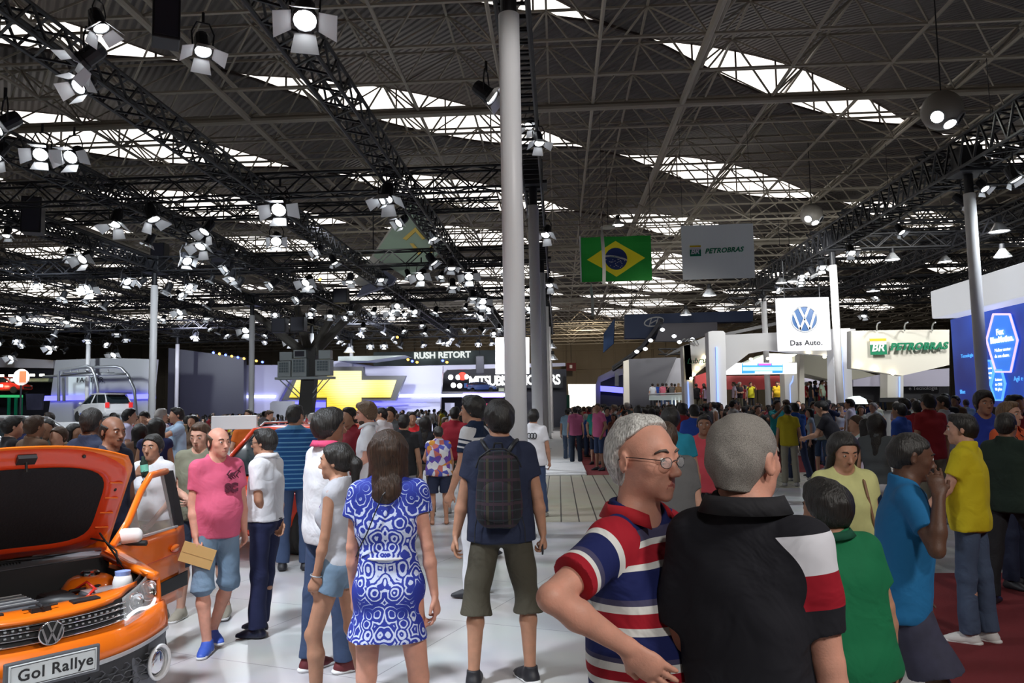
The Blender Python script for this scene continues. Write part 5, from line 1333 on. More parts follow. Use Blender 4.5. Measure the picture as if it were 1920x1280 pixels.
def band_mat(name, torso_stops, arm_stops, arm_min=-2, rough=.85):
    """stops: [(pos, colour)...] in metres, constant; torso along height, sleeves along the arm"""
    m, nt, b = _bsdf(name)
    A = nt.nodes.new('ShaderNodeAttribute'); A.attribute_name = 'band'; B = nt.nodes.new('ShaderNodeAttribute'); B.attribute_name = 'arm'
    A2 = nt.nodes.new('ShaderNodeAttribute'); A2.attribute_name = 'band2'
    def ramp(stops, lo, hi, A=A):
        mr = nt.nodes.new('ShaderNodeMapRange'); mr.inputs[1].default_value = lo; mr.inputs[2].default_value = hi
        r = nt.nodes.new('ShaderNodeValToRGB'); r.color_ramp.interpolation = 'CONSTANT'; e = r.color_ramp.elements
        while len(e) > 1: e.remove(e[-1])
        for i, (q, c) in enumerate(stops):
            x = max(0, min(1, (q-lo)/(hi-lo)))
            if i == 0: e[0].position = x; e[0].color = (*c,1)
            else: k = e.new(x); k.color = (*c,1)
        nt.links.new(A.outputs['Fac'], mr.inputs[0]); nt.links.new(mr.outputs[0], r.inputs[0]); return r
    r1 = ramp(torso_stops, -.3, .7); mx = nt.nodes.new('ShaderNodeMix'); mx.data_type = 'RGBA'
    nt.links.new(r1.outputs[0], mx.inputs[6])
    if arm_stops:
        r2 = ramp(arm_stops, -.06, .34, A2); nt.links.new(r2.outputs[0], mx.inputs[7])
        g = nt.nodes.new('ShaderNodeMath')
        if arm_min == -2: g.operation = 'ABSOLUTE'
        else: g.operation = 'GREATER_THAN'; g.inputs[1].default_value = arm_min
        nt.links.new(B.outputs['Fac'], g.inputs[0])
        g2 = nt.nodes.new('ShaderNodeMath'); g2.operation = 'GREATER_THAN'; g2.inputs[1].default_value = .5; nt.links.new(g.outputs[0], g2.inputs[0]); nt.links.new(g2.outputs[0], mx.inputs[0])
    else: mx.inputs[0].default_value = 0
    tc = nt.nodes.new('ShaderNodeTexCoord'); n = nt.nodes.new('ShaderNodeTexNoise'); n.inputs['Scale'].default_value = 6.5; n.inputs['Detail'].default_value = 3; n.inputs['Distortion'].default_value = .8; bp = nt.nodes.new('ShaderNodeBump'); bp.inputs['Strength'].default_value = .55; bp.inputs['Distance'].default_value = .04
    nt.links.new(tc.outputs['Object'], n.inputs[0]); nt.links.new(n.outputs['Fac'], bp.inputs['Height']); nt.links.new(bp.outputs[0], b.inputs['Normal'])
    nt.links.new(mx.outputs[2], b.inputs['Base Color']); b.inputs['Roughness'].default_value = rough; b.inputs['Specular IOR Level'].default_value = .25
    return m
def collar(t, J, m, p, h=.042, r0=.071, open_=.9, name='collar', flare=.010, up=.035):
    """turned down collar: a band round the neck, open at the throat"""
    s = J['s']; U, Rt, Fw = J['U'], J['Rt'], J['Fw']; c = J['nk']+U*up*s-Fw*.004
    b = MB(); N_ = 28; rings = []
    prof = ((0,.0),(.004,h*.55),(.010,h*.6),(.018,h*.25),(.030,-h*.30),(.024,-h*.32),(.012,0))
    for i in range(N_+1):
        a = open_/2+(2*PI-open_)*i/N_
        fy, rx = math.cos(a), math.sin(a)
        dirv = Rt*rx*1.05+Fw*fy; drop = .045*max(0, fy)**2; out = .012*max(0, fy)
        rings.append([Vector(c+dirv*(r0+o+flare+out)*s+U*(z-drop)*s) for o, z in prof])
    b.loft(rings, cap=True); return b.build(name, m, t, smooth=True)
# ============================================================ THE PEOPLE ONE CAN TELL APART
def stand_at(px, D): q = ad(px, 800, D); return (q.x, q.y, 0.0)
def wl(rz, d):
    c, s = math.cos(-rz), math.sin(-rz); return (d[0]*c-d[1]*s, d[0]*s+d[1]*c, d[2])
def pose(rz, **k):
    """arm / leg / hand directions given in hall axes (x right, y away), turned into body axes"""
    for q in list(k):
        if q[:3] in ('arm', 'leg'): k[q] = tuple(wl(rz, v) for v in k[q])
        elif q[:4] in ('hand', 'palm'): k[q] = wl(rz, k[q])
    return P_(**k)
NAVY = (.012,.018,.10); RED = (.36,.012,.025); WHT = (.72,.72,.70); GRYB = (.07,.065,.13); BLK = (.012,.012,.017)
m_den_l = cloth('denim_light', (.16,.24,.34)); m_den = cloth('denim', (.035,.06,.13)); m_den_d = cloth('denim_dark', (.02,.03,.06))
m_wcl = cloth('white_cloth', (.72,.72,.76)); m_blk = cloth('black_cloth', (.010,.010,.014)); m_navy = cloth('navy_cloth_wear', (.010,.016,.045))
m_shoe_b = mat('shoe_black', (.015,.015,.02), .5); m_sole = mat('sole_white', (.75,.75,.75), .6); m_shoe_g = mat('shoe_grey', (.35,.34,.33), .7); m_tan_l = mat('leather_tan', (.22,.11,.06), .6)
m_wire = mat('thin_wire', (.08,.08,.09), .25, .8); m_glass = mat('clear_lens', (.95,.97,1), .02, alpha=.13)
def glasses(t, p, J, thick=.0011, m=m_wire, lens=True):
    s = hsc(J); C0, Rh = J['C'], J['Rh']; g = lambda x, y, z: Vector(C0+Rh @ (V(x,y,z)*s))
    e = thing('eyeglasses', (0,0,0), None, None); e.parent = t
    for sd in (-1,1):
        pts = [(sd*(.032+.021*math.cos(a)), .101-.006*abs(math.cos(a))*(1 if math.cos(a)*1 > 0 else 0), -.006+.0145*math.sin(a)) for a in [2*PI*i/20 for i in range(20)]]
        b = MB(); b.path([g(*q) for q in pts], thick*s, 6, closed=True); b.path([g(sd*.053,.096,.002), g(sd*.070,.060,.006), g(sd*.082,-.012,.010), g(sd*.085,-.025,.0)], thick*1.1*s, 6); b.build('rim', m, e)
        if lens:
            b = MB(); b.add([g(*q) for q in pts]+[g(q[0],q[1]+.001,q[2]) for q in pts], [tuple(range(20)), tuple(range(20,40))[::-1]]+[(i,(i+1)%20,20+(i+1)%20,20+i) for i in range(20)]); b.build('lens', m_glass, e)
    b = MB(); b.path([g(-.011,.103,-.002), g(0,.107,.001), g(.011,.103,-.002)], thick*s, 6); b.build('bridge', m, e)
# 1 older man in the striped polo, hand on hip
rz = R(-122)
m_polo = band_mat('striped_polo', [(-.3,NAVY),(.089,WHT),(.107,RED),(.133,WHT),(.150,GRYB),(.162,NAVY),(.216,WHT),(.237,RED),(.272,WHT),(.292,GRYB),(.308,NAVY),(.376,WHT),(.395,RED),(.431,WHT),(.447,GRYB),(.474,NAVY)],
                  [(-.06,RED),(.030,WHT),(.052,NAVY),(.125,GRYB),(.145,WHT),(.162,RED)])
def xt(t, p, J):
    glasses(t, p, J); collar(t, J, cloth('collar_red', (.42,.01,.02)), p, open_=1.5, up=.022)
    s = J['s']
    for u in (.395, .43, .465):
        q = Vector(J['P']+J['U']*u*s+J['Fw']*(.125-.03*(u-.39)/.07)*s); b = MB(); b.lathe([(.001,-.002),(.006,-.002),(.006,.002),(.001,.002)], n=10, M=Matrix.Translation(q) @ Matrix.Rotation(PI/2,4,'X')); b.build('button', m_sole, t)
p = pose(rz, h=1.67, w=1.06, belly=.06, hyaw=R(-12), hpit=.0, neck=1.16, limb=.93, armR=((-.150,-.19,-.080),(.160,.065,-.12)), armL=((.15,.12,-1),(.0,.2,-1)), handR=(.62,.08,-.55), palmR=(.25,1,.1), curlR=.10, footR=.3)
old, Jo = person('person', stand_at(1192, 2.22), rz, p, 'ruddy', ('receding','white'), (dict(sleeve=.68, inf=.016, hem=-.12, sl_r=.008, loose=.010, noise=.006), m_polo, sleeve_band_attr), (dict(), m_navy), ('shoe', m_shoe_b),
   'older white-haired man in glasses and striped red white blue polo, hand on hip', res=.0048, extra=xt, brow=mat('brow_dark', (.10,.08,.07), .6), hair_t=.011)
# 2 man in black polo seen from behind
rz = R(-24)
m_blkpolo = band_mat('black_polo', [(-.3,BLK)], [(-.06,BLK),(-.03,(.66,.66,.72)),(.062,(.30,.008,.02)),(.145,BLK)], arm_min=.6)
_a = m_blkpolo.node_tree
p = pose(rz, h=1.70, w=.80, sw=1.0, hyaw=R(-22), lean=.02, armR=((.12,-.06,-1),(.12,-.02,-1)), armL=((-.12,.1,-1),(.1,.5,-1)), curlR=.5)
def xt2(t, p, J): collar(t, J, m_blk, p, h=.05, flare=.012)
person('person', stand_at(1388, 1.98), rz, p, 'ruddy', ('buzz','saltpepper'), (dict(sleeve=.78, inf=.018, hem=-.13, sl_r=.008, loose=.010, noise=.008), m_blkpolo, sleeve_band_attr), (dict(), m_blk), ('shoe', m_shoe_b),
   'grey-haired man seen from behind in black polo with white and red sleeve bands', res=.005, extra=xt2, hair_t=.010)
# 3 boy in green polo
rz = R(8)
def xt3(t, p, J):
    collar(t, J, cloth('green_dark', (.0,.07,.035)), p, h=.04)
    c = J['nk']+J['U']*.012; s = J['s']
    b = MB(); b.path([Vector(c+(J['Rt']*math.sin(a)*.088+J['Fw']*math.cos(a)*.078)*s) for a in [2*PI*i/24 for i in range(24)]], .004, 6, closed=True); b.build('collar_stripe', mat('blue_trim', (.02,.12,.45), .7), t)
p = pose(rz, h=1.41, w=1.15, side=-.10, hyaw=R(24), armR=((.25,-.05,-1),(.12,.12,-1)), armL=((-.1,.25,-1),(0,.7,-.8)))
person('person', stand_at(1566, 3.12), rz, p, 'tan', ('full','black'), (dict(sleeve=.62, inf=.018, hem=-.14, loose=.02), cloth('green_polo', (.0,.15,.055))), (dict(leg=1.0,flare=.02), m_den_d), ('shoe', m_shoe_b),
   'dark-haired boy in green polo shirt seen from behind', res=.007, extra=xt3)
# 4 man in blue t-shirt rubbing his face
rz = R(-104)
p = pose(rz, h=1.60, lean=.10, w=1.05, hyaw=R(6), hpit=.16, armR=((.02,-.17,-.20),(.05,.05,.25)), armL=((.1,.2,-1),(.3,.1,-.9)), handR=(-.0,.25,.9), palmR=(.3,1,-.1), curlR=.35, legR=((.30,-.10,-1),(.22,0,-1)), legL=((-.12,.1,-1),(-.25,.1,-1)))
person('person', stand_at(1672, 3.75), rz, p, 'dark', ('buzz','black'), (dict(sleeve=.62, inf=.017, hem=-.15, loose=.022), cloth('blue_tee', (.005,.13,.32))), (dict(leg=.84,flare=.035,inf=.02), mat('check_shorts', (.035,.035,.065), .85, noise=(14,.5))), ('shoe', m_shoe_b),
   'man in bright blue t-shirt rubbing his face with one hand', res=.007)
# 5 man in yellow t-shirt
rz = R(52)
p = pose(rz, h=1.63, w=1.10, hyaw=R(10), belly=.02, armL=((-.38,.05,-.85),(-.62,.05,-.55)), armR=((.22,.02,-1),(.05,.15,-1)), palmL=(0,0,1), curlL=.5, legL=((-.05,.10,-1),(-.0,.0,-1)), legR=((.03,-.10,-1),(.05,-.03,-1)))
yel, Jy = person('person', stand_at(1808, 5.85), rz, p, 'fair', ('short','black'), (dict(sleeve=.6, inf=.018, hem=-.12, loose=.015), cloth('yellow_tee', (.62,.50,.008))), (dict(), cloth('jeans_blue', (.06,.09,.16))), ('shoe', mat('white_sneaker', (.7,.7,.7), .6), m_sole),
   'bearded man in plain yellow t-shirt and jeans looking left', res=.009)
q = wpos(yel, Jy, Jy['wrL']+Jy['hdL']*.09); ph = thing('phone', q, 'dark phone held low by the man in the yellow t-shirt', 'phone'); b = MB(); b.box((-.07,-.035,.008),(.07,.035,.018)); b.build('case', m_shoe_b, ph, bevel=.004)
# 6 woman in pale yellow top looking down
rz = R(186)
p = pose(rz, h=1.54, fem=True, w=1.1, hpit=.32, armR=((-.18,.05,-1),(.1,-.1,-1)), armL=((.18,0,-1),(-.05,-.35,-.9)))
def xt6(t, p, J):
    s = J['s']; b = MB(); b.path([Vector(J['P']+(J['U']*u+J['Rt']*r_+J['Fw']*f_)*s) for u, r_, f_ in ((.50,-.10,.0),(.46,-.10,.09),(.36,-.10,.13),(.2,-.13,.13),(.05,-.17,.08))], .008, 6); b.build('bag_strap', m_tan_l, t)
    w_ = Vector(J['wrL']); b = MB(); b.tube(w_+Vector((-.0,0,.0)), w_+Vector(tuple(J['hdL']*.02)), .032, 12); b.build('watch', m_steel, t)
person('person', stand_at(1577, 4.85), rz, p, 'tan', ('long','black'), (dict(sleeve=.38, inf=.016, hem=-.04, loose=.02), mat('pale_yellow_top', (.55,.55,.24), .85, noise=(9,.35))), (dict(name='skirt',skirt=.42), m_den_d), ('shoe', m_shoe_b),
   'long-haired woman in pale yellow top looking down', res=.007, extra=xt6)
# 7 dark man striding behind
rz = R(-55)
p = pose(rz, h=1.63, w=1.12, armR=((.1,-.1,-1),(.35,.1,-.8)), legR=((.42,.1,-1),(.22,.1,-1)), legL=((-.22,-.05,-1),(-.18,-.1,-1)))
person('person', stand_at(1885, 6.9), rz, p, 'brown', ('short','black'), (dict(sleeve=.6, hem=-.13, loose=.02), cloth('bottle_green', (.008,.022,.014))), (dict(), m_blk), ('shoe', m_shoe_b),
   'man in dark green shirt and black trousers striding behind the yellow t-shirt', res=.010)
# 8 backpack man
rz = R(2)
p = pose(rz, h=1.775, w=1.10, hyaw=R(17), armL=((-.24,.0,-1),(-.20,-.10,-1)), armR=((.24,.0,-1),(.12,.10,-1)), legL=((-.16,-.06,-1),(-.04,-.12,-1)), legR=((.16,.03,-1),(.02,-.02,-1)), curlL=.45, curlR=.9, footL=.05, footR=-.5)
bpm, Jb = person('person', stand_at(936, 5.2), rz, p, 'tan', ('full','black'), (dict(sleeve=.58, inf=.018, hem=-.10, loose=.016), m_navy), (dict(leg=1.18,flare=.035,inf=.022,noise=.005,name='shorts'), cloth('olive_shorts', (.055,.048,.032))), ('shoe', m_shoe_b, m_sole),
   'young man in navy t-shirt and olive shorts walking away with a backpack', res=.0065)
q = wpos(bpm, Jb, Jb['wrR']+Jb['hdR']*.10); ph = thing('phone', q, 'black phone in the right hand of the man with the backpack', 'phone'); b = MB(); b.box((-.02,-.05,-.035),(-.008,.05,.035)); b.build('case', m_shoe_b, ph, bevel=.004)
# backpack
m_plaid, nt, bs = _bsdf('dark_plaid')
tc = nt.nodes.new('ShaderNodeTexCoord'); last = None
for sc_, dr, cc in ((26,'X',(.035,.012,.028)), (26,'Z',(.02,.028,.035)), (11,'X',(.04,.035,.022)), (11,'Z',(.035,.02,.03))):
    wv = nt.nodes.new('ShaderNodeTexWave'); wv.bands_direction = dr; wv.inputs['Scale'].default_value = sc_/ (2*PI) * 1.2
    gt = nt.nodes.new('ShaderNodeMath'); gt.operation = 'GREATER_THAN'; gt.inputs[1].default_value = .96
    mx = nt.nodes.new('ShaderNodeMix'); mx.data_type = 'RGBA'; mx.inputs[7].default_value = (*cc,1)
    nt.links.new(tc.outputs['Object'], wv.inputs[0]); nt.links.new(wv.outputs['Fac'], gt.inputs[0]); nt.links.new(gt.outputs[0], mx.inputs[0])
    if last: nt.links.new(last.outputs[2], mx.inputs[6])
    else: mx.inputs[6].default_value = (.010,.010,.014,1)
    last = mx
nt.links.new(last.outputs[2], bs.inputs['Base Color']); bs.inputs['Roughness'].default_value = .9
P0 = Jb['P']; bo = wpos(bpm, Jb, P0+Jb['U']*.10-Jb['Fw']*.225)
t = thing('backpack', bo, 'dark plaid backpack on the back of the man in navy', 'backpack', None, rz)
def rbox(c, r, kk=.03, cuts=()): return Ell(c, r, k=kk, cuts=cuts)
v, Q, _ = grow([Cap((0,0,.05),(0,0,.32),.105,.095,k=.05,side=(1,0,0),s1=1.55,s2=.85), Cap((-.07,0,-.02),(.07,0,-.02),.075,k=.06,side=(0,1,0),s1=.9)], .008, noise=.003, nscale=14); mesh_np('bag', v, Q, m_plaid, None, t); t.scale = (.9,1,.95)
v, Q, _ = grow([Cap((0,-.072,.02),(0,-.072,.15),.075,.07,k=.04,side=(1,0,0),s1=1.6,s2=.75)], .008, noise=.002); mesh_np('front_pocket', v, Q, m_plaid, None, t)
b = MB(); b.path([(-.16,.01,.30),(-.13,-.02,.37),(-.05,-.055,.425),(.05,-.055,.425),(.13,-.02,.37),(.16,.01,.30)], .006, 6); b.build('zip', m_black, t)
b = MB(); b.path([(-.035,.02,.42),(-.025,.01,.46),(.025,.01,.46),(.035,.02,.42)], .008, 6); b.build('grab_handle', m_black, t)
for sd in (-1,1):
    b = MB(); b.path([(sd*.07,.05,.40),(sd*.115,.12,.46),(sd*.13,.22,.47),(sd*.135,.33,.38),(sd*.14,.345,.2),(sd*.16,.27,.05),(sd*.13,.06,-.02)], .016, 8); b.build('shoulder_strap', m_black, t, smooth=True)
    b = MB(); b.path([(sd*.15,.05,.0),(sd*.175,.06,-.10),(sd*.18,.05,-.2)], .004, 5); b.build('loose_strap', m_black, t)
# 9 woman in the blue and white dress
rz = R(4)
m_dress, nt, bs = _bsdf('dress_print')
tc = nt.nodes.new('ShaderNodeTexCoord'); sep = nt.nodes.new('ShaderNodeSeparateXYZ'); ab = nt.nodes.new('ShaderNodeMath'); ab.operation = 'ABSOLUTE'; cmb = nt.nodes.new('ShaderNodeCombineXYZ')
nt.links.new(tc.outputs['Object'], sep.inputs[0]); nt.links.new(sep.outputs[0], ab.inputs[0]); nt.links.new(ab.outputs[0], cmb.inputs[0]); nt.links.new(sep.outputs[1], cmb.inputs[1]); nt.links.new(sep.outputs[2], cmb.inputs[2])
def nd(kind, **k):
    n = nt.nodes.new(kind)
    for q, v_ in k.items(): setattr(n, q, v_)
    return n
def mth(op, a_, b_=None):
    n = nd('ShaderNodeMath', operation=op)
    for i, q in enumerate((a_, b_)):
        if q is None: continue
        if isinstance(q, (int, float)): n.inputs[i].default_value = q
        else: nt.links.new(q, n.inputs[i])
    return n.outputs[0]
vo = nd('ShaderNodeTexVoronoi'); vo.inputs['Scale'].default_value = 14; nz = nd('ShaderNodeTexNoise'); nz.inputs['Scale'].default_value = 14; nz.inputs['Detail'].default_value = 3
nb = nd('ShaderNodeTexNoise'); nb.inputs['Scale'].default_value = 5
for n in (vo, nz, nb): nt.links.new(cmb.outputs[0], n.inputs['Vector'])
f1 = mth('SINE', mth('ADD', mth('MULTIPLY', vo.outputs['Distance'], 26), mth('MULTIPLY', nz.outputs['Fac'], 16)))
f2 = mth('ADD', mth('MULTIPLY', f1, .5), mth('MULTIPLY', mth('SUBTRACT', nb.outputs['Fac'], .5), 2.6))
rp = nd('ShaderNodeValToRGB'); e_ = rp.color_ramp.elements; e_[0].color = (.018,.035,.33,1); e_[1].color = (.58,.64,.85,1); e_[0].position = .12; e_[1].position = .30
m1 = e_.new(.17); m1.color = (.04,.10,.50,1); nt.links.new(f2, rp.inputs[0])
nt.links.new(rp.outputs[0], bs.inputs['Base Color']); bs.inputs['Roughness'].default_value = .75
p = pose(rz, h=1.63, fem=True, w=.98, hyaw=R(0), armR=((.20,-.06,-1),(.14,.02,-1)), armL=((-.14,.05,-1),(-.02,.2,-1)), legR=((.14,-.05,-1),(.10,-.25,-1)), legL=((-.05,.05,-1),(-.04,-.05,-1)))
def xt9(t, p, J):
    s = J['s']; b = MB()
    b.path([Vector(J['P']+(J['U']*u+J['Rt']*r_+J['Fw']*f_)*s) for u, r_, f_ in ((.505,.03,-.085),(.46,-.01,-.118),(.38,-.045,-.128),(.27,-.09,-.124),(.20,-.13,-.10),(.14,-.16,-.05))], .0035, 6); b.build('bag_strap', m_black, t)
    b = MB(); b.path([Vector(J['P']+J['U']*.135*s+(J['Rt']*math.cos(a)*.146+J['Fw']*math.sin(a)*.116)*s) for a in [2*PI*i/32 for i in range(32)]], .0075, 6, closed=True); b.build('waist_cord', m_wcl, t)
person('person', stand_at(727, 3.9), rz, p, 'ruddy', ('verylong' if False else 'long', hair_mat('hair_chestnut', (.040,.020,.012), (70,70,5))), (dict(sleeve=.42, inf=.014, hem=-.12, dress=.285, loose=0, sl_r=.014, name='dress', noise=.006), m_dress), None, ('flip', m_tan_l),
   'woman with long brown hair in a blue and white patterned dress, seen from behind', res=.0055, extra=xt9, hair_t=.007)
# 10 girl with ponytail
rz = R(84)
def xt10(t, p, J):
    s = J['s']
    for sd in (-1,1):
        b = MB(); b.path([Vector(J['P']+(J['U']*u+J['Rt']*sd*r_+J['Fw']*f_)*s) for u, r_, f_ in ((.36,.10,.095),(.42,.095,.07),(.485,.085,.02),(.47,.085,-.05),(.40,.09,-.085),(.30,.10,-.10))], .008, 6); b.build('purple_strap', cloth('purple', (.10,.02,.22)), t)
    w_ = Vector(J['wrL']); b = MB(); b.path([w_+Vector((.032*math.cos(a),.032*math.sin(a),.006*math.sin(a))) for a in [2*PI*i/16 for i in range(16)]], .004, 6, closed=True); b.build('bracelet', m_steel, t)
p = pose(rz, h=1.545, fem=True, hyaw=R(2), armL=((-.10,-.10,-1),(-.22,-.05,-1)), armR=((.1,.1,-1),(-.1,.1,-1)), legL=((-.30,-.08,-1),(.05,-.03,-1)), legR=((.12,.03,-1),(.20,.02,-1)))
person('person', stand_at(636, 4.8), rz, p, 'tan', ('ponytail','black'), (dict(sleeve=0, inf=.010, hem=-.06, loose=0, noise=.003, name='tank_top', neck=.03), cloth('grey_tank', (.42,.42,.46))), (dict(leg=.33,flare=.015,inf=.014,name='shorts'), m_den_l), ('flip', mat('red_rubber', (.45,.02,.04), .5)),
   'girl with ponytail in grey tank top and denim shorts facing left', res=.0065, extra=xt10)
# 11 man in white t-shirt behind her
rz = R(-48)
def xt11(t, p, J): collar(t, J, cloth('pink_hood', (.65,.06,.16)), p, h=.045)
p = pose(rz, h=1.745, w=1.1, hyaw=R(-6), armL=((-.10,-.05,-1),(.05,.12,-1)), armR=((.2,-.1,-1),(.25,.2,-1)), legL=((-.08,-.05,-1),(-.05,-.08,-1)), legR=((.12,.05,-1),(.05,.05,-1)))
person('person', stand_at(612, 5.5), rz, p, 'brown', ('full','black'), (dict(sleeve=.6, inf=.018, hem=-.13, loose=.012), m_wcl), (dict(), m_den), ('shoe', mat('maroon_sneaker', (.12,.015,.02), .6), m_sole),
   'dark-haired man in white t-shirt with pink collar, half hidden by the ponytail girl', res=.008, extra=xt11)
# 12 man in blue striped polo
rz = R(6)
m_bstr = band_mat('blue_stripes', sorted([(-.2+.05*i, (.012,.07,.22)) for i in range(15)]+[(-.2+.05*i+.036, (.10,.26,.45)) for i in range(15)]), None)
p = pose(rz, h=1.82, w=1.18, armL=((-.15,.15,-1),(.25,.6,-.6)), armR=((.15,.15,-1),(-.25,.6,-.6)), hyaw=R(-20))
person('person', stand_at(553, 8.95), rz, p, 'tan', ('short','black'), (dict(sleeve=.62, hem=-.12, loose=.015), m_bstr, sleeve_band_attr), (dict(), m_den), ('shoe', m_shoe_b), 'tall man in blue striped polo and jeans seen from behind', res=.010)
# 13 man in white shirt and navy trousers
rz = R(82)
def xt13(t, p, J):
    glasses(t, p, J, .0022, m_black, False); collar(t, J, m_wcl, p, h=.04)
    s = J['s']; b = MB(); b.path([Vector(J['P']+J['U']*.0*s+(J['Rt']*math.cos(a)*.178+J['Fw']*math.sin(a)*.124)*s) for a in [2*PI*i/32 for i in range(32)]], .012, 6, closed=True); b.build('belt', m_black, t)
p = pose(rz, h=1.605, armL=((.10,-.08,-1),(.10,.35,-.55)), armR=((.1,.05,-1),(.15,-.3,-.6)), legL=((-.02,-.02,-1),(.0,-.02,-1)), legR=((-.10,.02,-1),(-.12,0,-1)), belly=.01)
person('person', stand_at(500, 6.4), rz, p, 'tan', ('short','black'), (dict(sleeve=.68, inf=.014, hem=.0, loose=.008), m_wcl), (dict(top=.03), cloth('navy_trousers', (.008,.012,.055))), ('shoe', mat('navy_shoe', (.008,.01,.03), .4)),
   'man in glasses, white short-sleeved shirt and navy trousers, hands behind his back', res=.008, extra=xt13)
# 14 man in pink t-shirt with the envelope
rz = R(-130)
m_pink = mat('pink_tee', (.62,.10,.19), .85, bump=(6.0,.55,.036), noise=(5,.12))
def xt14(t, p, J):
    s = J['s']; c = Vector(J['P']+(J['U']*.27+J['Rt']*.005+J['Fw']*.158)*s)
    m_pr = mat('print_maroon', (.10,.01,.03), .8); M = frame(c, Vector(-J['Rt'])); M = Matrix((-Vector(J['Rt']), Vector(J['U']), Vector(J['Fw']))).transposed().to_4x4(); M.translation = c
    o = text_mesh('SC', 'chest_print', m_pr, None, Matrix.Identity(4), .085, .006, bold=.006); o.data.transform(M); o.parent = t
    b = MB(); rr = random.Random(4)
    for k in range(7):
        q = c+Vector(J['Rt'])*(-.03-.11*rr.random())*s+Vector(J['U'])*(.09+.07*rr.random())*s
        b.path([q, q+Vector(J['Rt'])*.02+Vector(J['U'])*.02, q+Vector(J['U'])*.045, q-Vector(J['Rt'])*.015+Vector(J['U'])*.05], [.003,.008,.006,.002], 5)
    b.build('leaf_print', m_pr, t)
p = pose(rz, h=1.63, w=1.0, belly=.055, hyaw=R(6), armR=((-.10,-.05,-1),(.18,-.16,-1)), armL=((.18,.05,-1),(.05,.1,-1)), curlR=.75, legR=((.02,-.10,-1),(.10,-.0,-1)), legL=((.04,.02,-1),(-.34,.10,-.9)), footR=.7, footL=.1)
pk, Jp = person('person', stand_at(408, 6.05), rz, p, 'ruddy', ('bald','brown'), (dict(sleeve=.62, inf=.016, hem=-.10, loose=.006), m_pink), (dict(leg=1.05,flare=.03,inf=.024,name='shorts'), m_den_l), ('shoe', mat('blue_runner', (.05,.12,.55), .5), m_sole),
   'balding man in pink t-shirt and denim shorts', res=.007, extra=xt14)
q = wpos(pk, Jp, Jp['wrR']+Jp['hdR']*.11); en = thing('envelope', q, 'brown paper envelope in the hand of the man in pink', 'envelope'); b = MB(); Me = Matrix.Rotation(.35,4,'Y') @ Matrix.Rotation(.2,4,'Z'); b.box((-.10,-.020,-.10),(.14,-.014,.05), M=Me); b.build('sheet', mat('kraft_paper', (.55,.34,.13), .7), en)
b = MB(); b.box((-.095,-.022,-.03),(.135,-.020,-.026), M=Me); b.build('flap', mat('kraft_edge', (.42,.25,.10), .7), en)
# 15 man in olive t-shirt
rz = R(-172)
p = pose(rz, h=1.66, hyaw=R(-8), hpit=.2, armR=((-.12,-.05,-1),(.55,-.5,-.25)), armL=((.14,0,-1),(-.4,-.5,-.2)), legR=((-.10,0,-1),(-.05,0,-1)), legL=((.22,.05,-1),(.14,0,-1)))
person('person', stand_at(377, 6.95), rz, p, 'fair', ('short','brown'), (dict(sleeve=.6, inf=.017, hem=-.10, loose=.014), cloth('olive_tee', (.17,.17,.12))), (dict(leg=1.05,flare=.02,name='shorts'), m_den_d), ('shoe', mat('beige_sneaker', (.35,.32,.26), .7), m_sole),
   'young man in olive t-shirt standing between the car door and the man in pink', res=.008)
# 16 woman drinking behind the car door
rz = R(176)
def xt16(t, p, J): pass
p = pose(rz, h=1.56, fem=True, hyaw=R(4), armR=((-.25,-.12,-.75),(.36,-.18,.70)), armL=((.15,.05,-1),(-.25,-.4,-.5)), curlR=.9, handR=(.5,-.1,.5), palmR=(.6,.8,0))
wd_, Jw = person('person', stand_at(289, 6.9), rz, p, 'tan', ('bun','black'), (dict(sleeve=.5, inf=.015, hem=-.02, loose=.012), m_wcl), (dict(leg=.4,name='shorts'), cloth('khaki_shorts', (.36,.27,.13))), ('shoe', m_shoe_g),
   'woman in white t-shirt drinking from a bottle behind the open car door', res=.008)
hd = Vector(Jw['wrR']+Jw['hdR']*.075); q = wpos(wd_, Jw, hd)
bt = thing('drink_bottle', q, 'small green and clear bottle held to the mouth of the drinking woman', 'bottle')
b = MB(); b.lathe([(.001,-.09),(.03,-.09),(.032,-.08),(.032,.03),(.014,.06),(.013,.085),(.001,.085)], n=16, M=Matrix.Translation((.03,0,.02)) @ Matrix.Rotation(-.15,4,'Y')); b.build('bottle_body', mat('bottle_green', (.35,.65,.5), .15, trans=.3), bt, smooth=True)
b = MB(); b.lathe([(.0325,-.05),(.0325,.01)], n=16, M=Matrix.Translation((.03,0,.02)) @ Matrix.Rotation(-.15,4,'Y')); b.build('label_band', mat('mint_label', (.2,.6,.45), .5), bt)
sg = thing('sunglasses', wpos(wd_, Jw, Jw['P']+(Jw['U']*.33+Jw['Fw']*.155)*Jw['s']), 'dark sunglasses hanging from the neckline of the drinking woman', 'sunglasses')
for dz in (0,-.06): b = MB(); b.ell((0,-.0,dz), (.021,.006,.026), 14, 8); b.build('lens', mat('dark_lens', (.06,.015,.01), .15), sg, smooth=True)
b = MB(); b.tube((0,0,-.02),(0,0,-.04),.003,6); b.path([(0,0,.025),(-.02,0,.07),(-.0,.01,.11)], .002, 5); b.build('bridge', m_wire, sg)
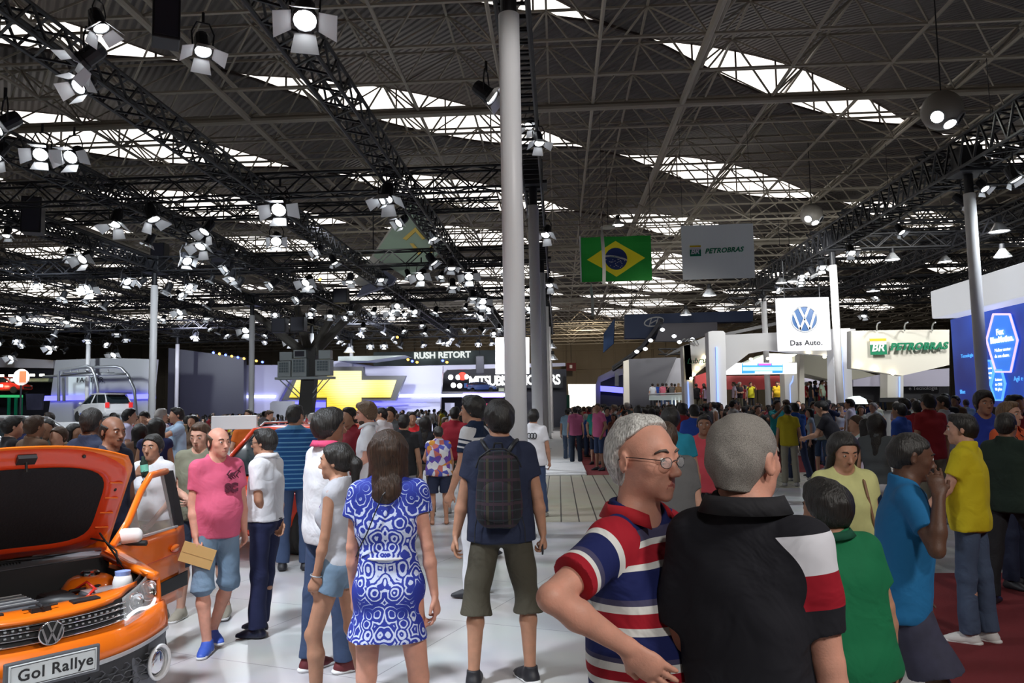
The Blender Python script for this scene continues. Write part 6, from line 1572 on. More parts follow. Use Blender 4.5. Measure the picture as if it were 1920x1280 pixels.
# 17 moustached man behind the bonnet
rz = R(-104)
def xt17(t, p, J):
    s = hsc(J); g = lambda x, y, z: Vector(J['C']+J['Rh'] @ (V(x,y,z)*s)); b = MB(); b.path([g(-.024,.084,-.062), g(0,.094,-.055), g(.024,.084,-.062)], [.004,.007,.004], 6); b.build('moustache', M_HR['brown'], t, smooth=True)
p = pose(rz, h=1.725, w=.85, hyaw=R(-12), hpit=.05)
person('person', stand_at(208, 6.2), rz, p, 'brown', ('bald','black'), (dict(sleeve=.7,loose=.01), m_navy), (dict(), m_den_d), ('shoe', m_shoe_b), 'balding man with moustache behind the raised orange bonnet', res=.008, extra=xt17)
rz = R(-20)
p = pose(rz, h=1.80, w=1.1, hyaw=.3)
person('person', stand_at(168, 6.7), rz, p, 'dark', ('buzz','black'), (dict(sleeve=.7), m_navy), (dict(), m_den_d), ('shoe', m_shoe_b), 'tall dark-skinned man with shaved head behind the raised bonnet', res=.010)
p = pose(R(-100), h=1.72)
person('person', stand_at(203, 7.7), R(-100), p, 'brown', ('short','black'), (dict(sleeve=.7), m_navy), (dict(), m_den_d), ('shoe', m_shoe_b), 'man in profile between the shaved head and the moustached man', res=.010, extra=lambda t,p,J: glasses(t,p,J,.002,m_wire,False))
# 18 man in navy and white striped polo
rz = R(72)
m_nw = band_mat('navy_white_polo', [(-.3,(.6,.6,.62)),(.25,(.6,.6,.62)),(.30,(.01,.02,.05)),(.305,(.6,.6,.62)),(.34,(.01,.02,.05)),(.35,(.6,.6,.62)),(.385,(.01,.02,.05)),(.40,(.6,.6,.62)),(.44,(.01,.02,.05))], [(-.06,(.6,.6,.62)),(.06,(.01,.02,.05)),(.075,(.6,.6,.62)),(.10,(.01,.02,.05)),(.13,(.6,.6,.62)),(.145,(.01,.02,.05))])
p = pose(rz, h=1.85, w=1.08, hyaw=R(8), armL=((-.20,-.05,-1),(-.35,0,-.9)), armR=((.1,.1,-1),(.0,.2,-1)))
person('person', stand_at(890, 7.6), rz, p, 'tan', ('full','black'), (dict(sleeve=.62, loose=.014), m_nw, sleeve_band_attr), (dict(), m_wcl), ('shoe', m_shoe_b), 'tall man in white and navy striped polo left of the backpack man', res=.009)
# 19 woman in floral top
rz = R(10)
m_flo, nt, bs = _bsdf('floral_print'); tc = nt.nodes.new('ShaderNodeTexCoord'); vo = nt.nodes.new('ShaderNodeTexVoronoi'); vo.inputs['Scale'].default_value = 13; nt.links.new(tc.outputs['Object'], vo.inputs[0])
rp = nt.nodes.new('ShaderNodeValToRGB'); rp.color_ramp.interpolation = 'CONSTANT'
for i, (q, c) in enumerate(((0,(.6,.6,.62)),(.22,(.06,.07,.35)),(.4,(.45,.12,.10)),(.55,(.5,.5,.6)),(.7,(.5,.22,.02)),(.82,(.12,.05,.3)))):
    if i < 2: e = rp.color_ramp.elements[i]; e.position = q; e.color = (*c,1)
    else: e = rp.color_ramp.elements.new(q); e.color = (*c,1)
sx = nt.nodes.new('ShaderNodeSeparateColor'); nt.links.new(vo.outputs['Color'], sx.inputs[0]); nt.links.new(sx.outputs[0], rp.inputs[0]); nt.links.new(rp.outputs[0], bs.inputs['Base Color']); bs.inputs['Roughness'].default_value = .8
p = pose(rz, h=1.48, fem=True, w=1.22, belly=.03, hpit=.25, armL=((-.30,.05,-.8),(.15,.6,-.3)), armR=((.25,.1,-1),(-.05,.5,-.5)))
person('person', stand_at(822, 12.3), rz, p, 'tan', ('short','black'), (dict(sleeve=.25, loose=.02, name='top'), m_flo), (dict(leg=.85,flare=.02,name='shorts'), m_navy), ('flip', m_tan_l), 'short woman in floral top and navy shorts standing with her back turned', res=.011)
# 20 man in white t-shirt with black print
rz = R(-8)
def xt20(t, p, J):
    s = J['s']
    b = MB(); c = J['P']+(J['U']*.36-J['Fw']*.150)*s
    for k in range(3): b.path([Vector(c+(J['Rt']*((k-1)*.05+.028*math.cos(a))+J['U']*.045*math.sin(a))*s) for a in [2*PI*i/12 for i in range(12)]], .009, 5, closed=True)
    b.build('back_print', m_black, t)
p = pose(rz, h=1.71, w=1.05, legR=((.08,.1,-1),(.05,0,-1)))
person('person', stand_at(1000, 12.9), rz, p, 'tan', ('full','black'), (dict(sleeve=.7, loose=.025, hem=-.14), m_wcl), (dict(), m_den), ('shoe', m_shoe_g), 'man in white t-shirt with black back print beside the thick pole', res=.011, extra=xt20)
# 21 bearded man in white shirt
rz = R(108)
def xt21(t, p, J):
    collar(t, J, m_wcl, p, h=.04); s = hsc(J); Rh = J['Rh']; g = lambda x, y, z: J['C']+Rh @ (V(x,y,z)*s)
    v, Q, _ = grow([Ell(g(0,.032,-.075), V(.056,.056,.044)*s, Rh, k=.01, cuts=[(g(0,0,-.052), Rh @ nrm((0,.25,1))), (g(0,.0,0), Rh @ nrm((0,-1,0)))])], .006, noise=.002, nscale=30); mesh_np('beard', v, Q, M_HR['brown'], None, t)
p = pose(rz, h=1.83, w=1.05, hpit=.1, armL=((-.1,-.15,-1),(-.5,-.1,-.3)), armR=((-.1,.2,-1),(-.5,.1,-.3)))
person('person', stand_at(690, 9.0), rz, p, 'ruddy', ('full', hair_mat('hair_curly', (.13,.075,.04), (60,60,60))), (dict(sleeve=.7, inf=.014, loose=.012), m_wcl), (dict(), m_den_d), ('shoe', m_shoe_b), 'tall curly-haired bearded man in bright white shirt facing left', res=.009, extra=xt21)
# 22 man in coral t-shirt
rz = R(168)
p = pose(rz, h=1.63, w=1.25, belly=.05, armR=((-.28,0,-1),(-.02,-.1,-1)), armL=((.2,0,-1),(-.1,-.3,-.9)))
person('person', stand_at(1321, 8.7), rz, p, 'brown', ('short','black'), (dict(sleeve=.65, loose=.02, hem=-.12), cloth('coral_tee', (.48,.05,.07))), (dict(), m_blk), ('shoe', m_shoe_b), 'heavy man in coral red t-shirt between the two grey-haired men', res=.009)
# 23 teal shirt, 24 grey shirt behind the older man
p = pose(R(-12), h=1.70, w=1.1)
person('person', stand_at(1257, 7.8), R(-12), p, 'tan', ('full','black'), (dict(sleeve=.6, loose=.015), cloth('teal_tee', (.01,.23,.34))), (dict(), m_den), ('shoe', m_shoe_b), 'man in turquoise t-shirt just behind the white-haired man', res=.010)
p = pose(R(20), h=1.62, w=1.15, armR=((.2,-.05,-1),(.3,.2,-1)))
person('person', stand_at(1247, 5.4), R(20), p, 'fair', ('short','brown'), (dict(sleeve=.65, loose=.02), cloth('grey_tee', (.13,.13,.135))), (dict(), m_den), ('shoe', m_shoe_b), 'man in grey t-shirt almost hidden by the white-haired man', res=.009)
# 25 orange polo, 26 blue polo
rz = R(-150)
def xt25(t, p, J):
    collar(t, J, cloth('orange_polo', (.62,.10,.03)), p, h=.04); s = J['s']; b = MB()
    for sd in (-1,1): b.path([Vector(J['P']+(J['U']*u+J['Rt']*sd*r_+J['Fw']*f_)*s) for u, r_, f_ in ((.51,.06,.02),(.44,.06,.115),(.32,.03,.145),(.22,.005,.145))], .005, 5)
    b.build('lanyard', m_black, t)
p = pose(rz, h=1.71, w=1.1, armR=((-.2,0,-1),(.3,-.5,-.4)), armL=((.2,0,-1),(-.1,-.4,-.7)))
person('person', stand_at(1890, 7.5), rz, p, 'fair', ('short', hair_mat('hair_lightbrown', (.14,.08,.04))), (dict(sleeve=.62), cloth('orange_polo', (.62,.10,.03))), (dict(), m_navy), ('shoe', m_shoe_b), 'man in orange polo with black lanyard at the right edge', res=.009, extra=xt25)
rz = R(178)
p = pose(rz, h=1.82, armL=((.32,-.05,-.4),(-.32,-.2,.62)), armR=((-.2,0,-1),(.1,-.3,-.8)), curlL=.3)
person('person', stand_at(1846, 8.6), rz, p, 'tan', ('full','black'), (dict(sleeve=.6), cloth('royal_polo', (.02,.05,.42))), (dict(), m_den), ('shoe', m_shoe_b), 'man in royal blue polo holding a hand to his face', res=.009)
# ============================================================ CARS
m_or = mat('orange_paint', (.95,.19,.006), .35, coat=.7); m_or2 = mat('orange_red_paint', (.80,.06,.010), .35, coat=.7)
m_chr = mat('chrome', (.8,.8,.82), .08, 1.0); m_plas = mat('black_plastic', (.018,.018,.02), .5); m_gpl = mat('grey_plastic', (.12,.125,.14), .4, .3)
m_silver = mat('silver_trim', (.6,.61,.63), .3, .6); m_win = mat('window_glass', (.85,.93,.92), .03, alpha=.22); m_hl = mat('headlamp_glass', (.9,.93,.95), .03, alpha=.25, coat=1)
m_tyre = mat('tyre', (.02,.02,.02), .8); m_pad = mat('insulation_pad', (.012,.012,.015), .95, bump=(60,.4,.01))
def wheel(parent, c, r=.30, w=.2, side=1, M=None):
    X = Matrix.Translation(c) @ Matrix.Rotation(PI/2, 4, 'Y')
    b = MB(); b.lathe([(r*.62,-w/2),(r*.93,-w/2),(r,-w*.3),(r,w*.3),(r*.93,w/2),(r*.62,w/2)], n=28, M=X); ty = b.build('wheel', m_tyre, parent, smooth=False)
    b = MB(); b.lathe([(.001,side*w*.30),(r*.15,side*w*.36),(r*.2,side*w*.3),(r*.6,side*w*.42),(r*.64,side*w*.45),(r*.64,-side*w*.3),(.001,-side*w*.3)], n=28, M=X)
    for k in range(5):
        a = 2*PI*k/5; b.box((-.02,.03,side*w*.28-.01),(.02,r*.6,side*w*.28+.03), M=X @ Matrix.Rotation(a,4,'Z'))
    b.build('rim', m_silver, ty); return ty
car = thing('car', (-2.608,3.938,0), 'bright orange hatchback with raised bonnet and open door', 'car', None, R(52.4))
S9 = .932; car.scale = (S9,)*3
c = car
def nose(x, k=0): a = abs(x)/.80; return .30*a**2.6+.02+k
# bumper skin in bands
def band(z0, z1, k0, k1, m, nm, x0=-.80, x1=.80, nv=4, n=40, th=.03, bulge=0):
    b = MB(); b.grid(lambda u, v: (x0+(x1-x0)*u, nose(x0+(x1-x0)*u, k0+(k1-k0)*v)-bulge*math.sin(PI*v), z0+(z1-z0)*v+.035*(abs(x0+(x1-x0)*u)/.8)**2), n, nv, thick=(0,th,0)); return b.build(nm, m, c, smooth=False)
o = band(.50,.66,-.03,.02,m_or,'front_bumper', bulge=.02); o.data.shade_smooth()
o = band(.20,.47,.04,-.02,m_plas,'lower_grille',-.62,.62, bulge=.0)
for sd in (-1,1):
    b = MB(); pts = [(.48,.50),(.80,.56),(.80,.22),(.60,.18),(.52,.26)]
    b.prism([(sd*x, nose(x, .0 if z > .4 else .03)-.02, z) for x, z in pts][::sd], (0,.05,0)); b.build('corner_cladding', m_gpl, c, bevel=.01)
b = MB(); b.grid(lambda u, v: (-.80+1.6*u, nose(-.80+1.6*u,-.045), .475+.02*v+.05*(abs(-.8+1.6*u)/.8)**2), 40, 1, thick=(0,.03,0)); b.build('chrome_strip', m_silver, c)
b = MB(); b.grid(lambda u, v: (-.58+1.16*u, nose(-.58+1.16*u,-.03)+.04*v*0, .17+.06*v), 30, 1, thick=(0,.06,0)); b.build('skid_plate', m_silver, c, bevel=.005)
b = MB()
for i in range(15):
    for j in range(4):
        x = -.56+i*.08+(.04 if j % 2 else 0); z = .25+j*.055; y = nose(x,.0)-.006
        b.path([(x+.036*math.cos(a), y, z+.021*math.sin(a)) for a in [PI/3*q for q in range(6)]], .0045, 4, closed=True)
b.build('honeycomb', m_gpl, c)
# fog lamps
for sd in (-1,1):
    M = Matrix.Translation((sd*.685, nose(.685,-.035), .36)) @ Matrix.Rotation(PI/2,4,'X') @ Matrix.Rotation(sd*.45,4,'Y')
    b = MB(); b.lathe([(.075,.0),(.085,.0),(.098,.02),(.09,.035),(.078,.02)], n=28, M=M @ Matrix.Scale(1.12,4,(0,1,0)), cap=False); f_ = b.build('fog_lamp', mat('white_trim', (.75,.75,.77), .3), c, smooth=True)
    b = MB(); b.lathe([(.001,.012),(.05,.014),(.076,.004),(.076,-.03),(.001,-.03)], n=24, M=M @ Matrix.Scale(1.12,4,(0,1,0))); b.build('lamp_glass', m_chr, f_, smooth=True)
# grille
b = MB(); b.grid(lambda u, v: (-.46+.92*u, nose(-.46+.92*u,.03+.02*v), .665+.135*v), 24, 1, thick=(0,.03,0)); gr = b.build('radiator_grille', m_plas, c)
for z, rr in ((.672,.007),(.700,.005),(.735,.005),(.765,.005)):
    b = MB(); b.path([(x, nose(x,.008+(z-.665)*.15), z+.015*(x/.46)**2) for x in [-.455+.91*i/20 for i in range(21)]], rr, 6); b.build('chrome_bar', m_chr, gr, smooth=True)
b = MB()
for i in range(26):
    for j in range(2):
        x = -.44+i*.0352; 
        if abs(x) < .08: continue
        b.cbox((x, nose(x,.018), .718+.034*j), (.012,.012,.008))
b.build('mesh_studs', m_silver, gr)
emblem(c, Vector((0,-.035,.725)), .062, m_plas, m_chr, th=.02)
# plate
pl = MB(); pl.box((-.235,-.10,.475),(.235,-.075,.625)); pl = pl.build('plate_frame', m_gpl, c, bevel=.008)
b = MB(); b.box((-.215,-.106,.49),(.215,-.099,.61)); pp = b.build('plate', mat('plate_face', (.68,.72,.74), .35), pl, bevel=.003)
b = MB(); b.path([(-.205,-.107,.498),(.205,-.107,.498),(.205,-.107,.602),(-.205,-.107,.602)], .0022, 4, closed=True); b.build('plate_line', m_plas, pp)
C.update_tag() if hasattr(C,'update_tag') else None
def local_text(txt, M, size, parent, m, depth=.001, **k):
    o = text_mesh(txt, 'lettering', m, None, Matrix.Identity(4), size, depth, **k); o.data.transform(M); o.parent = parent; return o
local_text('Gol Rallye', frame((-.175,-.1075,.525), (1,0,0)), .082, pp, m_plas, bold=.0015, spacing=1.08)
# crossmember over the grille
b = MB(); b.grid(lambda u, v: ((-.62+1.24*u)*(.70+.30*v), nose((-.62+1.24*u)*.8,.03+.20*v), .795+.02*v+.012*math.sin(PI*v)+.03*(abs(-.62+1.24*u)/.62)**2), 30, 5, thick=(0,0,-.03)); cm = b.build('crossmember', m_or, c, smooth=False); cm.data.shade_smooth()
for x0, x1 in ((-.32,-.17),(.17,.32)):
    b = MB(); b.box((x0, nose(x0,.10), .802),(x1, nose(x1,.13)+.02, .832)); b.build('slot', m_plas, cm, bevel=.004)
b = MB(); b.box((-.05,.11,.805),(.05,.16,.84)); b.tube((-.09,.13,.835),(.09,.13,.835),.006,6); b.tube((0,.10,.84),(0,.18,.84),.01,6); b.build('bonnet_catch', m_plas, cm, bevel=.003)
# headlamps
for sd in (-1,1):
    def hp(u, v):                                # u inner to outer, v bottom to top
        x = .44+.37*u; zb = .645+.020*u+.015*math.sin(PI*u); zt = .80+.085*u**.8-.02*(u > .9)
        y = nose(x, .0)+.12*u*u+.12*v*(.35+u*.6)
        return (sd*x, y-.01, zb+(zt-zb)*v)
    b = MB(); b.grid(lambda u, v: hp(u, v) if sd > 0 else hp(1-u, v), 16, 10, thick=(0,.01,0)); hl = b.build('headlamp', m_hl, c, smooth=True)
    b = MB(); b.grid(lambda u, v: (lambda q: (q[0]*.985, q[1]+.07, q[2]))(hp(u, v) if sd > 0 else hp(1-u, v)), 16, 10, thick=(0,.01,0)); b.build('lamp_housing', m_plas, hl, smooth=True)
    for uu, vv, rr in ((.30,.50,.052),(.70,.50,.062)):
        q = hp(uu, vv); M = Matrix.Translation((q[0], q[1]+.045, q[2])) @ Matrix.Rotation(PI/2,4,'X') @ Matrix.Rotation(sd*.3,4,'Y')
        b = MB(); b.lathe([(.001,-.02),(rr*.5,-.015),(rr*.95,.015),(rr,.025),(rr*1.08,.02),(rr*1.08,-.0)], n=22, M=M, cap=False); b.build('reflector', m_chr, hl, smooth=True)
        b = MB(); b.ell((0,0,.0), (rr*.42,rr*.42,rr*.42), 14, 10, M=M); b.build('bulb', m_hl, hl, smooth=True)
    pts = [hp(u, .16+.10*math.sin(u*7)) for u in (.04,.12,.2,.3,.4,.5,.62,.72,.8,.88,.93)]+[hp(.97, .35), hp(.97, .55)]
    b = MB(); b.path([(x, y+.015, z) for x, y, z in pts], .011, 6); b.build('light_strip', em('lamp_strip', (.9,.95,1), 1.2), hl, smooth=True)
# wings
for sd in (-1,1):
    def wg(u, v):
        y = .34+.76*u; zt = .875+.075*u; x = .80-.05*(1-u)**2-.10*max(0, v-.8)/.2*.6
        z = .30+(zt-.30)*min(1, v/.85) if v < .85 else zt+.004*(v-.85)
        arch = max(0, .36**2-(y-.75)**2)**.5
        z = max(z, .28+arch) if v < .85 else z
        return (sd*(x+.03*math.sin(PI*min(1,v))), y, z)
    b = MB(); b.grid(lambda u, v: wg(u if sd < 0 else 1-u, v), 24, 20, thick=(-sd*.02,0,0)); o = b.build('front_wing', m_or, c, smooth=True)
    b = MB(); b.path([(sd*.83, .75+.36*math.cos(a), .28+.36*math.sin(a)) for a in [PI*i/16 for i in range(17)]], .022, 6); b.build('wheel_arch', m_plas, c)
    wheel(c, (sd*.70,.75,.30), side=sd); wheel(c, (sd*.70,3.20,.30), side=sd)
# engine bay
b = MB(); b.box((-.70,.26,.35),(.70,1.0,.40)); b.box((-.74,.56,.4),(-.68,1.02,.85)); b.box((.68,.56,.4),(.74,1.02,.85)); b.box((-.70,.96,.4),(.70,1.02,.92)); b.build('engine_bay', m_plas, c)
for sd in (-1,1): b = MB(); b.path([(sd*.72,.30,.862),(sd*.70,.6,.885),(sd*.68,1.0,.93)], .03, 6); b.build('bay_rail', m_or, c, smooth=True)
b = MB(); b.box((-.42,.36,.70),(.10,.72,.80)); ec = b.build('engine_cover', m_gpl, c, bevel=.02)
for k in range(8): b = MB(); b.box((-.40,.385+.042*k,.80),(.08,.400+.042*k,.815)); b.build('cover_rib', m_silver if k % 2 else m_gpl, ec, bevel=.003)
b = MB(); b.path([(.10,.50,.76),(.22,.46,.77),(.32,.40,.76),(.42,.36,.74)], .045, 8); b.build('intake_pipe', m_plas, c, smooth=True)
b = MB(); b.box((.16,.52,.66),(.34,.72,.80)); b.build('filter_box', m_plas, c, bevel=.03)
b = MB(); b.box((.36,.40,.66),(.60,.58,.79)); bt_ = b.build('battery', m_gpl, c, bevel=.01); b = MB(); b.box((.37,.41,.79),(.59,.57,.80)); b.build('battery_top', m_silver, bt_)
b = MB(); b.path([(.40,.44,.80),(.38,.38,.83),(.34,.36,.80),(.30,.40,.76)], .009, 6); b.path([(.44,.5,.80),(.42,.6,.84),(.36,.62,.80)], .008, 6); b.build('red_cable', m_red, bt_, smooth=True)
for sd in (-1,1):
    b = MB(); b.lathe([(.17,0),(.165,.08),(.13,.13),(.10,.145),(.06,.15),(.001,.15)], c=(sd*.50,.76,.70), n=28); st = b.build('strut_tower', m_or, c, smooth=True)
    b = MB(); b.lathe([(.06,0),(.06,.02),(.045,.03),(.001,.03)], c=(sd*.50,.76,.85), n=20); b.build('strut_cap', m_chr, st)
b = MB(); b.lathe([(.055,0),(.06,.06),(.05,.10),(.03,.11),(.001,.11)], c=(.60,.50,.76), n=20); rs = b.build('fluid_reservoir', m_wp, c, smooth=True)
b = MB(); b.lathe([(.045,0),(.047,.025),(.001,.03)], c=(.60,.50,.865), n=20); b.build('reservoir_cap', mat('blue_cap', (.3,.42,.85), .4), rs)
random.seed(5)
for i in range(10):
    x, y = random.uniform(-.1,.6), random.uniform(.55,.9); b = MB(); b.ell((x,y,.68), (.05,.05,.06), 10, 7); b.box((x-.03,y-.03,.6),(x+.04,y+.04,.72)); b.build('engine_part', random.choice((m_plas,m_gpl)), c, bevel=.006)
for i in range(5):
    p0 = Vector((random.uniform(-.3,.5), random.uniform(.5,.7), .74)); b = MB(); b.path([p0, p0+Vector((.08,.05,.06)), p0+Vector((.2,.10,.05)), p0+Vector((.26,.2,-.02))], .012, 6); b.build('hose', m_plas, c, smooth=True)
# cowl, screen, dash
b = MB(); b.grid(lambda u, v: (-.70+1.40*u, .98+.10*v-.06*(2*u-1)**2*-1, .925+.03*v), 20, 2, thick=(0,0,-.03)); b.build('cowl', m_gpl, c)
b = MB()
for i in range(30): b.box((-.35+.018*i,1.02,.945),(-.345+.018*i,1.07,.953))
b.build('cowl_vent', m_plas, c)
def ws(u, v): x = (-.66+1.32*u)*(1-.14*v); return (x, 1.06+.62*v-.08*(1-(2*u-1)**2)*(1-v*.5)*-1*0+.10*((2*u-1)**2)*.8, .955+.46*v)
b = MB(); b.grid(ws, 16, 8, thick=(0,.004,.004)); b.build('windscreen', m_win, c, smooth=True)
b = MB(); b.path([ws(0,0), ws(.25,0), ws(.5,0), ws(.75,0), ws(1,0)], .016, 6); b.path([ws(0,1), ws(.5,1), ws(1,1)], .014, 6); b.build('screen_seal', m_plas, c)
for x0, x1 in ((.30,-.25),(-.28,-.62)):
    b = MB(); b.tube((x0,1.03,.965),(x1,1.09,.985),.008,6); b.path([(x0+.15,1.05,.975),(x0-.1,1.07,.985),(x1-.1 if x1 > -.5 else x1,1.12,.99)], .011, 5); b.build('wiper', m_plas, c)
b = MB(); b.box((-.66,1.2,.80),(.66,1.45,.93)); b.build('dashboard', m_plas, c, bevel=.04)
X = Matrix.Translation((.32,1.52,.98)) @ Matrix.Rotation(-1.1,4,'X'); b = MB(); b.path([X @ Vector((.185*math.cos(a), .185*math.sin(a), 0)) for a in [2*PI*i/28 for i in range(28)]], .016, 8, closed=True); b.ell((0,0,0), (.06,.05,.02), 12, 8, M=X); b.tube(X @ Vector((-.17,0,0)), X @ Vector((.17,0,0)), .014, 6); b.build('steering_wheel', m_plas, c, smooth=True)
for x in (-.34,.34):
    v, Q, _ = grow([Cap((x-.12,2.05,.55),(x+.12,2.05,.55),.10,k=.05), Cap((x-.12,2.25,1.0),(x+.12,2.25,1.0),.09,k=.06), Cap((x,2.12,.6),(x,2.25,.95),.14,side=(1,0,0),s1=1.3,k=.06), Cap((x-.05,2.28,1.22),(x+.05,2.28,1.22),.07,k=.04)], .02); mesh_np('seat', v, Q, m_gpl, None, c)
# shell behind
for sd in (-1,1):
    b = MB(); b.path([(sd*.69,1.10,.95),(sd*.60,1.70,1.42)], .035, 6); b.path([(sd*.60,1.70,1.42),(sd*.57,2.5,1.46),(sd*.56,3.3,1.40),(sd*.64,3.75,1.0)], .035, 6); b.path([(sd*.74,2.16,.95),(sd*.60,2.3,1.43)], .04, 6); b.build('pillar', m_or, c, smooth=True)
    b = MB(); b.prism([(sd*.76,y,z) for y, z in ((1.12,.30),(3.85,.35),(3.85,.95),(2.2,.97),(2.18,.36),(1.12,.36))][::sd], (-sd*.06,0,0)); b.build('side_panel', m_or, c)
b = MB(); b.grid(lambda u, v: (-.60+1.2*u, 1.68+1.65*v, 1.42+.05*math.sin(PI*v)+.02*math.sin(PI*u)), 10, 10, thick=(0,0,-.03)); b.build('roof', m_or, c, smooth=True)
b = MB(); b.grid(lambda u, v: (-.70+1.4*u, 3.85+.08*math.sin(PI*u)-.45*max(0,v-.5), .35+1.05*v), 10, 10, thick=(0,-.04,0)); b.build('tailgate', m_or, c, smooth=True)
b = MB(); b.prism([(-.70,y,z) for y, z in ((1.4,.90),(2.3,.90),(2.3,1.38),(1.85,1.38))], (.01,0,0)); b.build('side_window', m_win, c)
b = MB(); b.box((-.70,1.0,.30),(.70,3.8,.36)); b.build('cabin_floor', m_plas, c)
# bonnet, raised
hb = thing('bonnet', (0,1.02,.965), None, None); hb.parent = c; hb['label'] = 'raised orange bonnet showing its black lining'
HL, ang_ = .97, R(49.5)
def hpnt(x, t, off=0.):                           # t 0 hinge .. 1 front edge; off = distance below the skin
    w = .70-.06*t-.10*max(0, t-.8)/.2*1.0
    yy = -math.cos(ang_)*HL*t-math.sin(ang_)*off; zz = math.sin(ang_)*HL*t-math.cos(ang_)*off
    bow = .06*(1-(x)**2)*math.sin(PI*min(1,t*.5+.3))
    return Vector((x*w, yy+bow*math.sin(ang_)*1.0, zz+bow*math.cos(ang_)*.6))
def hfn(u, v, off): x = -1+2*u; t = v-(.10*abs(x)**3*v); return hpnt(x, t, off)
b = MB(); b.grid(lambda u, v: hfn(u, v, 0), 30, 20, thick=tuple(hpnt(0,0,.012)-hpnt(0,0,0))); b.build('outer_skin', m_or, hb, smooth=True)
def ring(u, v, o=.03):                            # inner frame: rim between outer edge and pad
    pass
b = MB()
N_ = 64
def edge(a, k):                                   # rounded rectangle, k scales inwards
    ca, sa = math.cos(a), math.sin(a); e = 5
    r_ = (abs(ca)**e+abs(sa)**e)**(-1/e); return (ca*r_*k[0], .5+.5*sa*r_*k[1]+k[2])
levels = [((.985,.97,.0),.013),((.95,.93,.0),.030),((.90,.86,-.0),.032),((.86,.80,-.01),.045),((.80,.76,-.01),.05),((.765,.70,-.01),.036)]
rings = []
for k, off in levels:
    r_ = []
    for i in range(N_):
        x, t = edge(2*PI*i/N_, k); t = t-.10*abs(x)**3*t; r_.append(hpnt(x, t, off))
    rings.append(r_)
b.loft(rings, cap=False); inner = b.build('inner_frame', m_or2, hb, smooth=True)
b = MB(); r_ = []; 
pad = [hpnt(*(lambda q: (q[0], q[1]-.10*abs(q[0])**3*q[1]))(edge(2*PI*i/N_, (.775,.71,-.01))), .040) for i in range(N_)]
cen = hpnt(0,.49,.046); b.add(pad+[p.lerp(cen,.5)+(hpnt(0,0,.008)-hpnt(0,0,0)) for p in pad]+[cen], [(i,(i+1)%N_,N_+(i+1)%N_,N_+i) for i in range(N_)]+[(N_+i,N_+(i+1)%N_,2*N_) for i in range(N_)]); b.build('lining', m_pad, hb, smooth=True)
for t_ in (.28,.42,.56,.70):
    for sd in (-1,1): b = MB(); b.tube(hpnt(sd*.80,t_,.052), hpnt(sd*.93,t_-.02,.036), .006, 5); b.build('stiffener', m_or, hb)
b = MB(); b.box((-.05,-.03,-.015),(.05,.03,.015), M=Matrix.Translation(hpnt(0,.93,.045)) @ Matrix.Rotation(ang_-PI/2,4,'X')); b.tube(hpnt(0,.93,.04), hpnt(0,.88,.10), .008, 6); b.build('striker', m_plas, hb)
for x, t_ in ((.55,.93),(.88,.62),(-.55,.93)): b = MB(); b.ell(hpnt(x,t_,.036), (.012,.012,.012), 8, 6); b.build('rubber_stop', m_plas, hb)
b = MB(); b.path([hpnt(.80,.16,.04)+Vector((0,1.02,.965)), Vector((.60,.78,1.05)), Vector((.66,.75,.98)), Vector((.66,.72,.90))], .007, 6); b.build('washer_hose', m_plas, c)
b = MB(); b.tube(hpnt(.86,.22,.05)+Vector((0,1.02,.965)), (.68,.66,.87), .007, 6); b.build('bonnet_stay', m_plas, c)
# front door, swung open
dr = thing('door', (.775,1.14,0), None, None, None, R(-53)); dr.parent = c; dr['label'] = 'open orange front door with black sash and white mirror'
def dskin(y0, y1, z0, z1, m, nm, x=0, th=.05, n=8):
    b = MB(); b.grid(lambda u, v: (x+.035*math.sin(PI*(.15+.7*v)), y0+(y1-y0)*u, z0+(z1-z0)*v), n, 8, thick=(-th,0,0)); return b.build(nm, m, dr, smooth=False)
L_ = 1.06
dk_ = dskin(0, L_, .36, .96, m_or, 'door_panel'); dk_.data.shade_smooth()
b = MB(); b.prism([(.048,y,z) for y, z in ((0,.46),(L_,.46),(L_,.58),(0,.55))][::-1], (.012,0,0)); b.build('side_moulding', m_plas, dr, bevel=.004)
b = MB(); b.path([(.02,.0,.96),(.015,.20,1.10),(-.03,.45,1.30),(-.07,.66,1.405),(-.075,.92,1.42)], .028, 6); b.build('roof_frame', m_or, dr, smooth=True)
b = MB(); b.prism([(.02,.90,.96),(.02,L_,.96),(-.06,L_-.05,1.42),(-.07,.86,1.41)][::-1], (-.03,0,0)); b.build('black_sash', m_plas, dr)
b = MB(); b.path([(.03,.0,.965),(.03,.92,.965)], .010, 6); b.build('waist_strip', m_silver, dr)
b = MB(); b.prism([(.012,.03,.97),(.012,.9,.97),(-.062,.86,1.39),(-.06,.66,1.38),(-.02,.45,1.27),(.01,.22,1.09)], (-.004,0,0)); b.build('window_pane', m_win, dr)
v, Q, _ = grow([Cap((.05,.10,1.012),(.15,.085,1.022),.050,.046,k=.02,side=(0,0,1),s1=1.15,s2=.8)], .008); mr_ = mesh_np('mirror', v, Q, m_wp, None, dr)
b = MB(); b.path([(.0,.10,.98),(.08,.10,.965),(.22,.09,.965)], .022, 6); b.build('mirror_foot', m_plas, mr_, smooth=True)
b = MB(); b.ell((.045,.86,.80), (.018,.075,.028), 16, 8); hn = b.build('door_handle', m_or, dr, smooth=True); b = MB(); b.ell((.047,.86,.785), (.010,.065,.02), 14, 8); b.build('handle_recess', m_or2, hn, smooth=True)
b = MB(); b.box((-.10,.05,.40),(-.05,1.0,.94)); b.build('door_lining', m_plas, dr, bevel=.02)
b = MB(); b.path([(.0525,.0,.735),(.0525,.5,.75),(.0525,L_,.76)], .003, 4); b.build('body_crease', m_or2, dr)

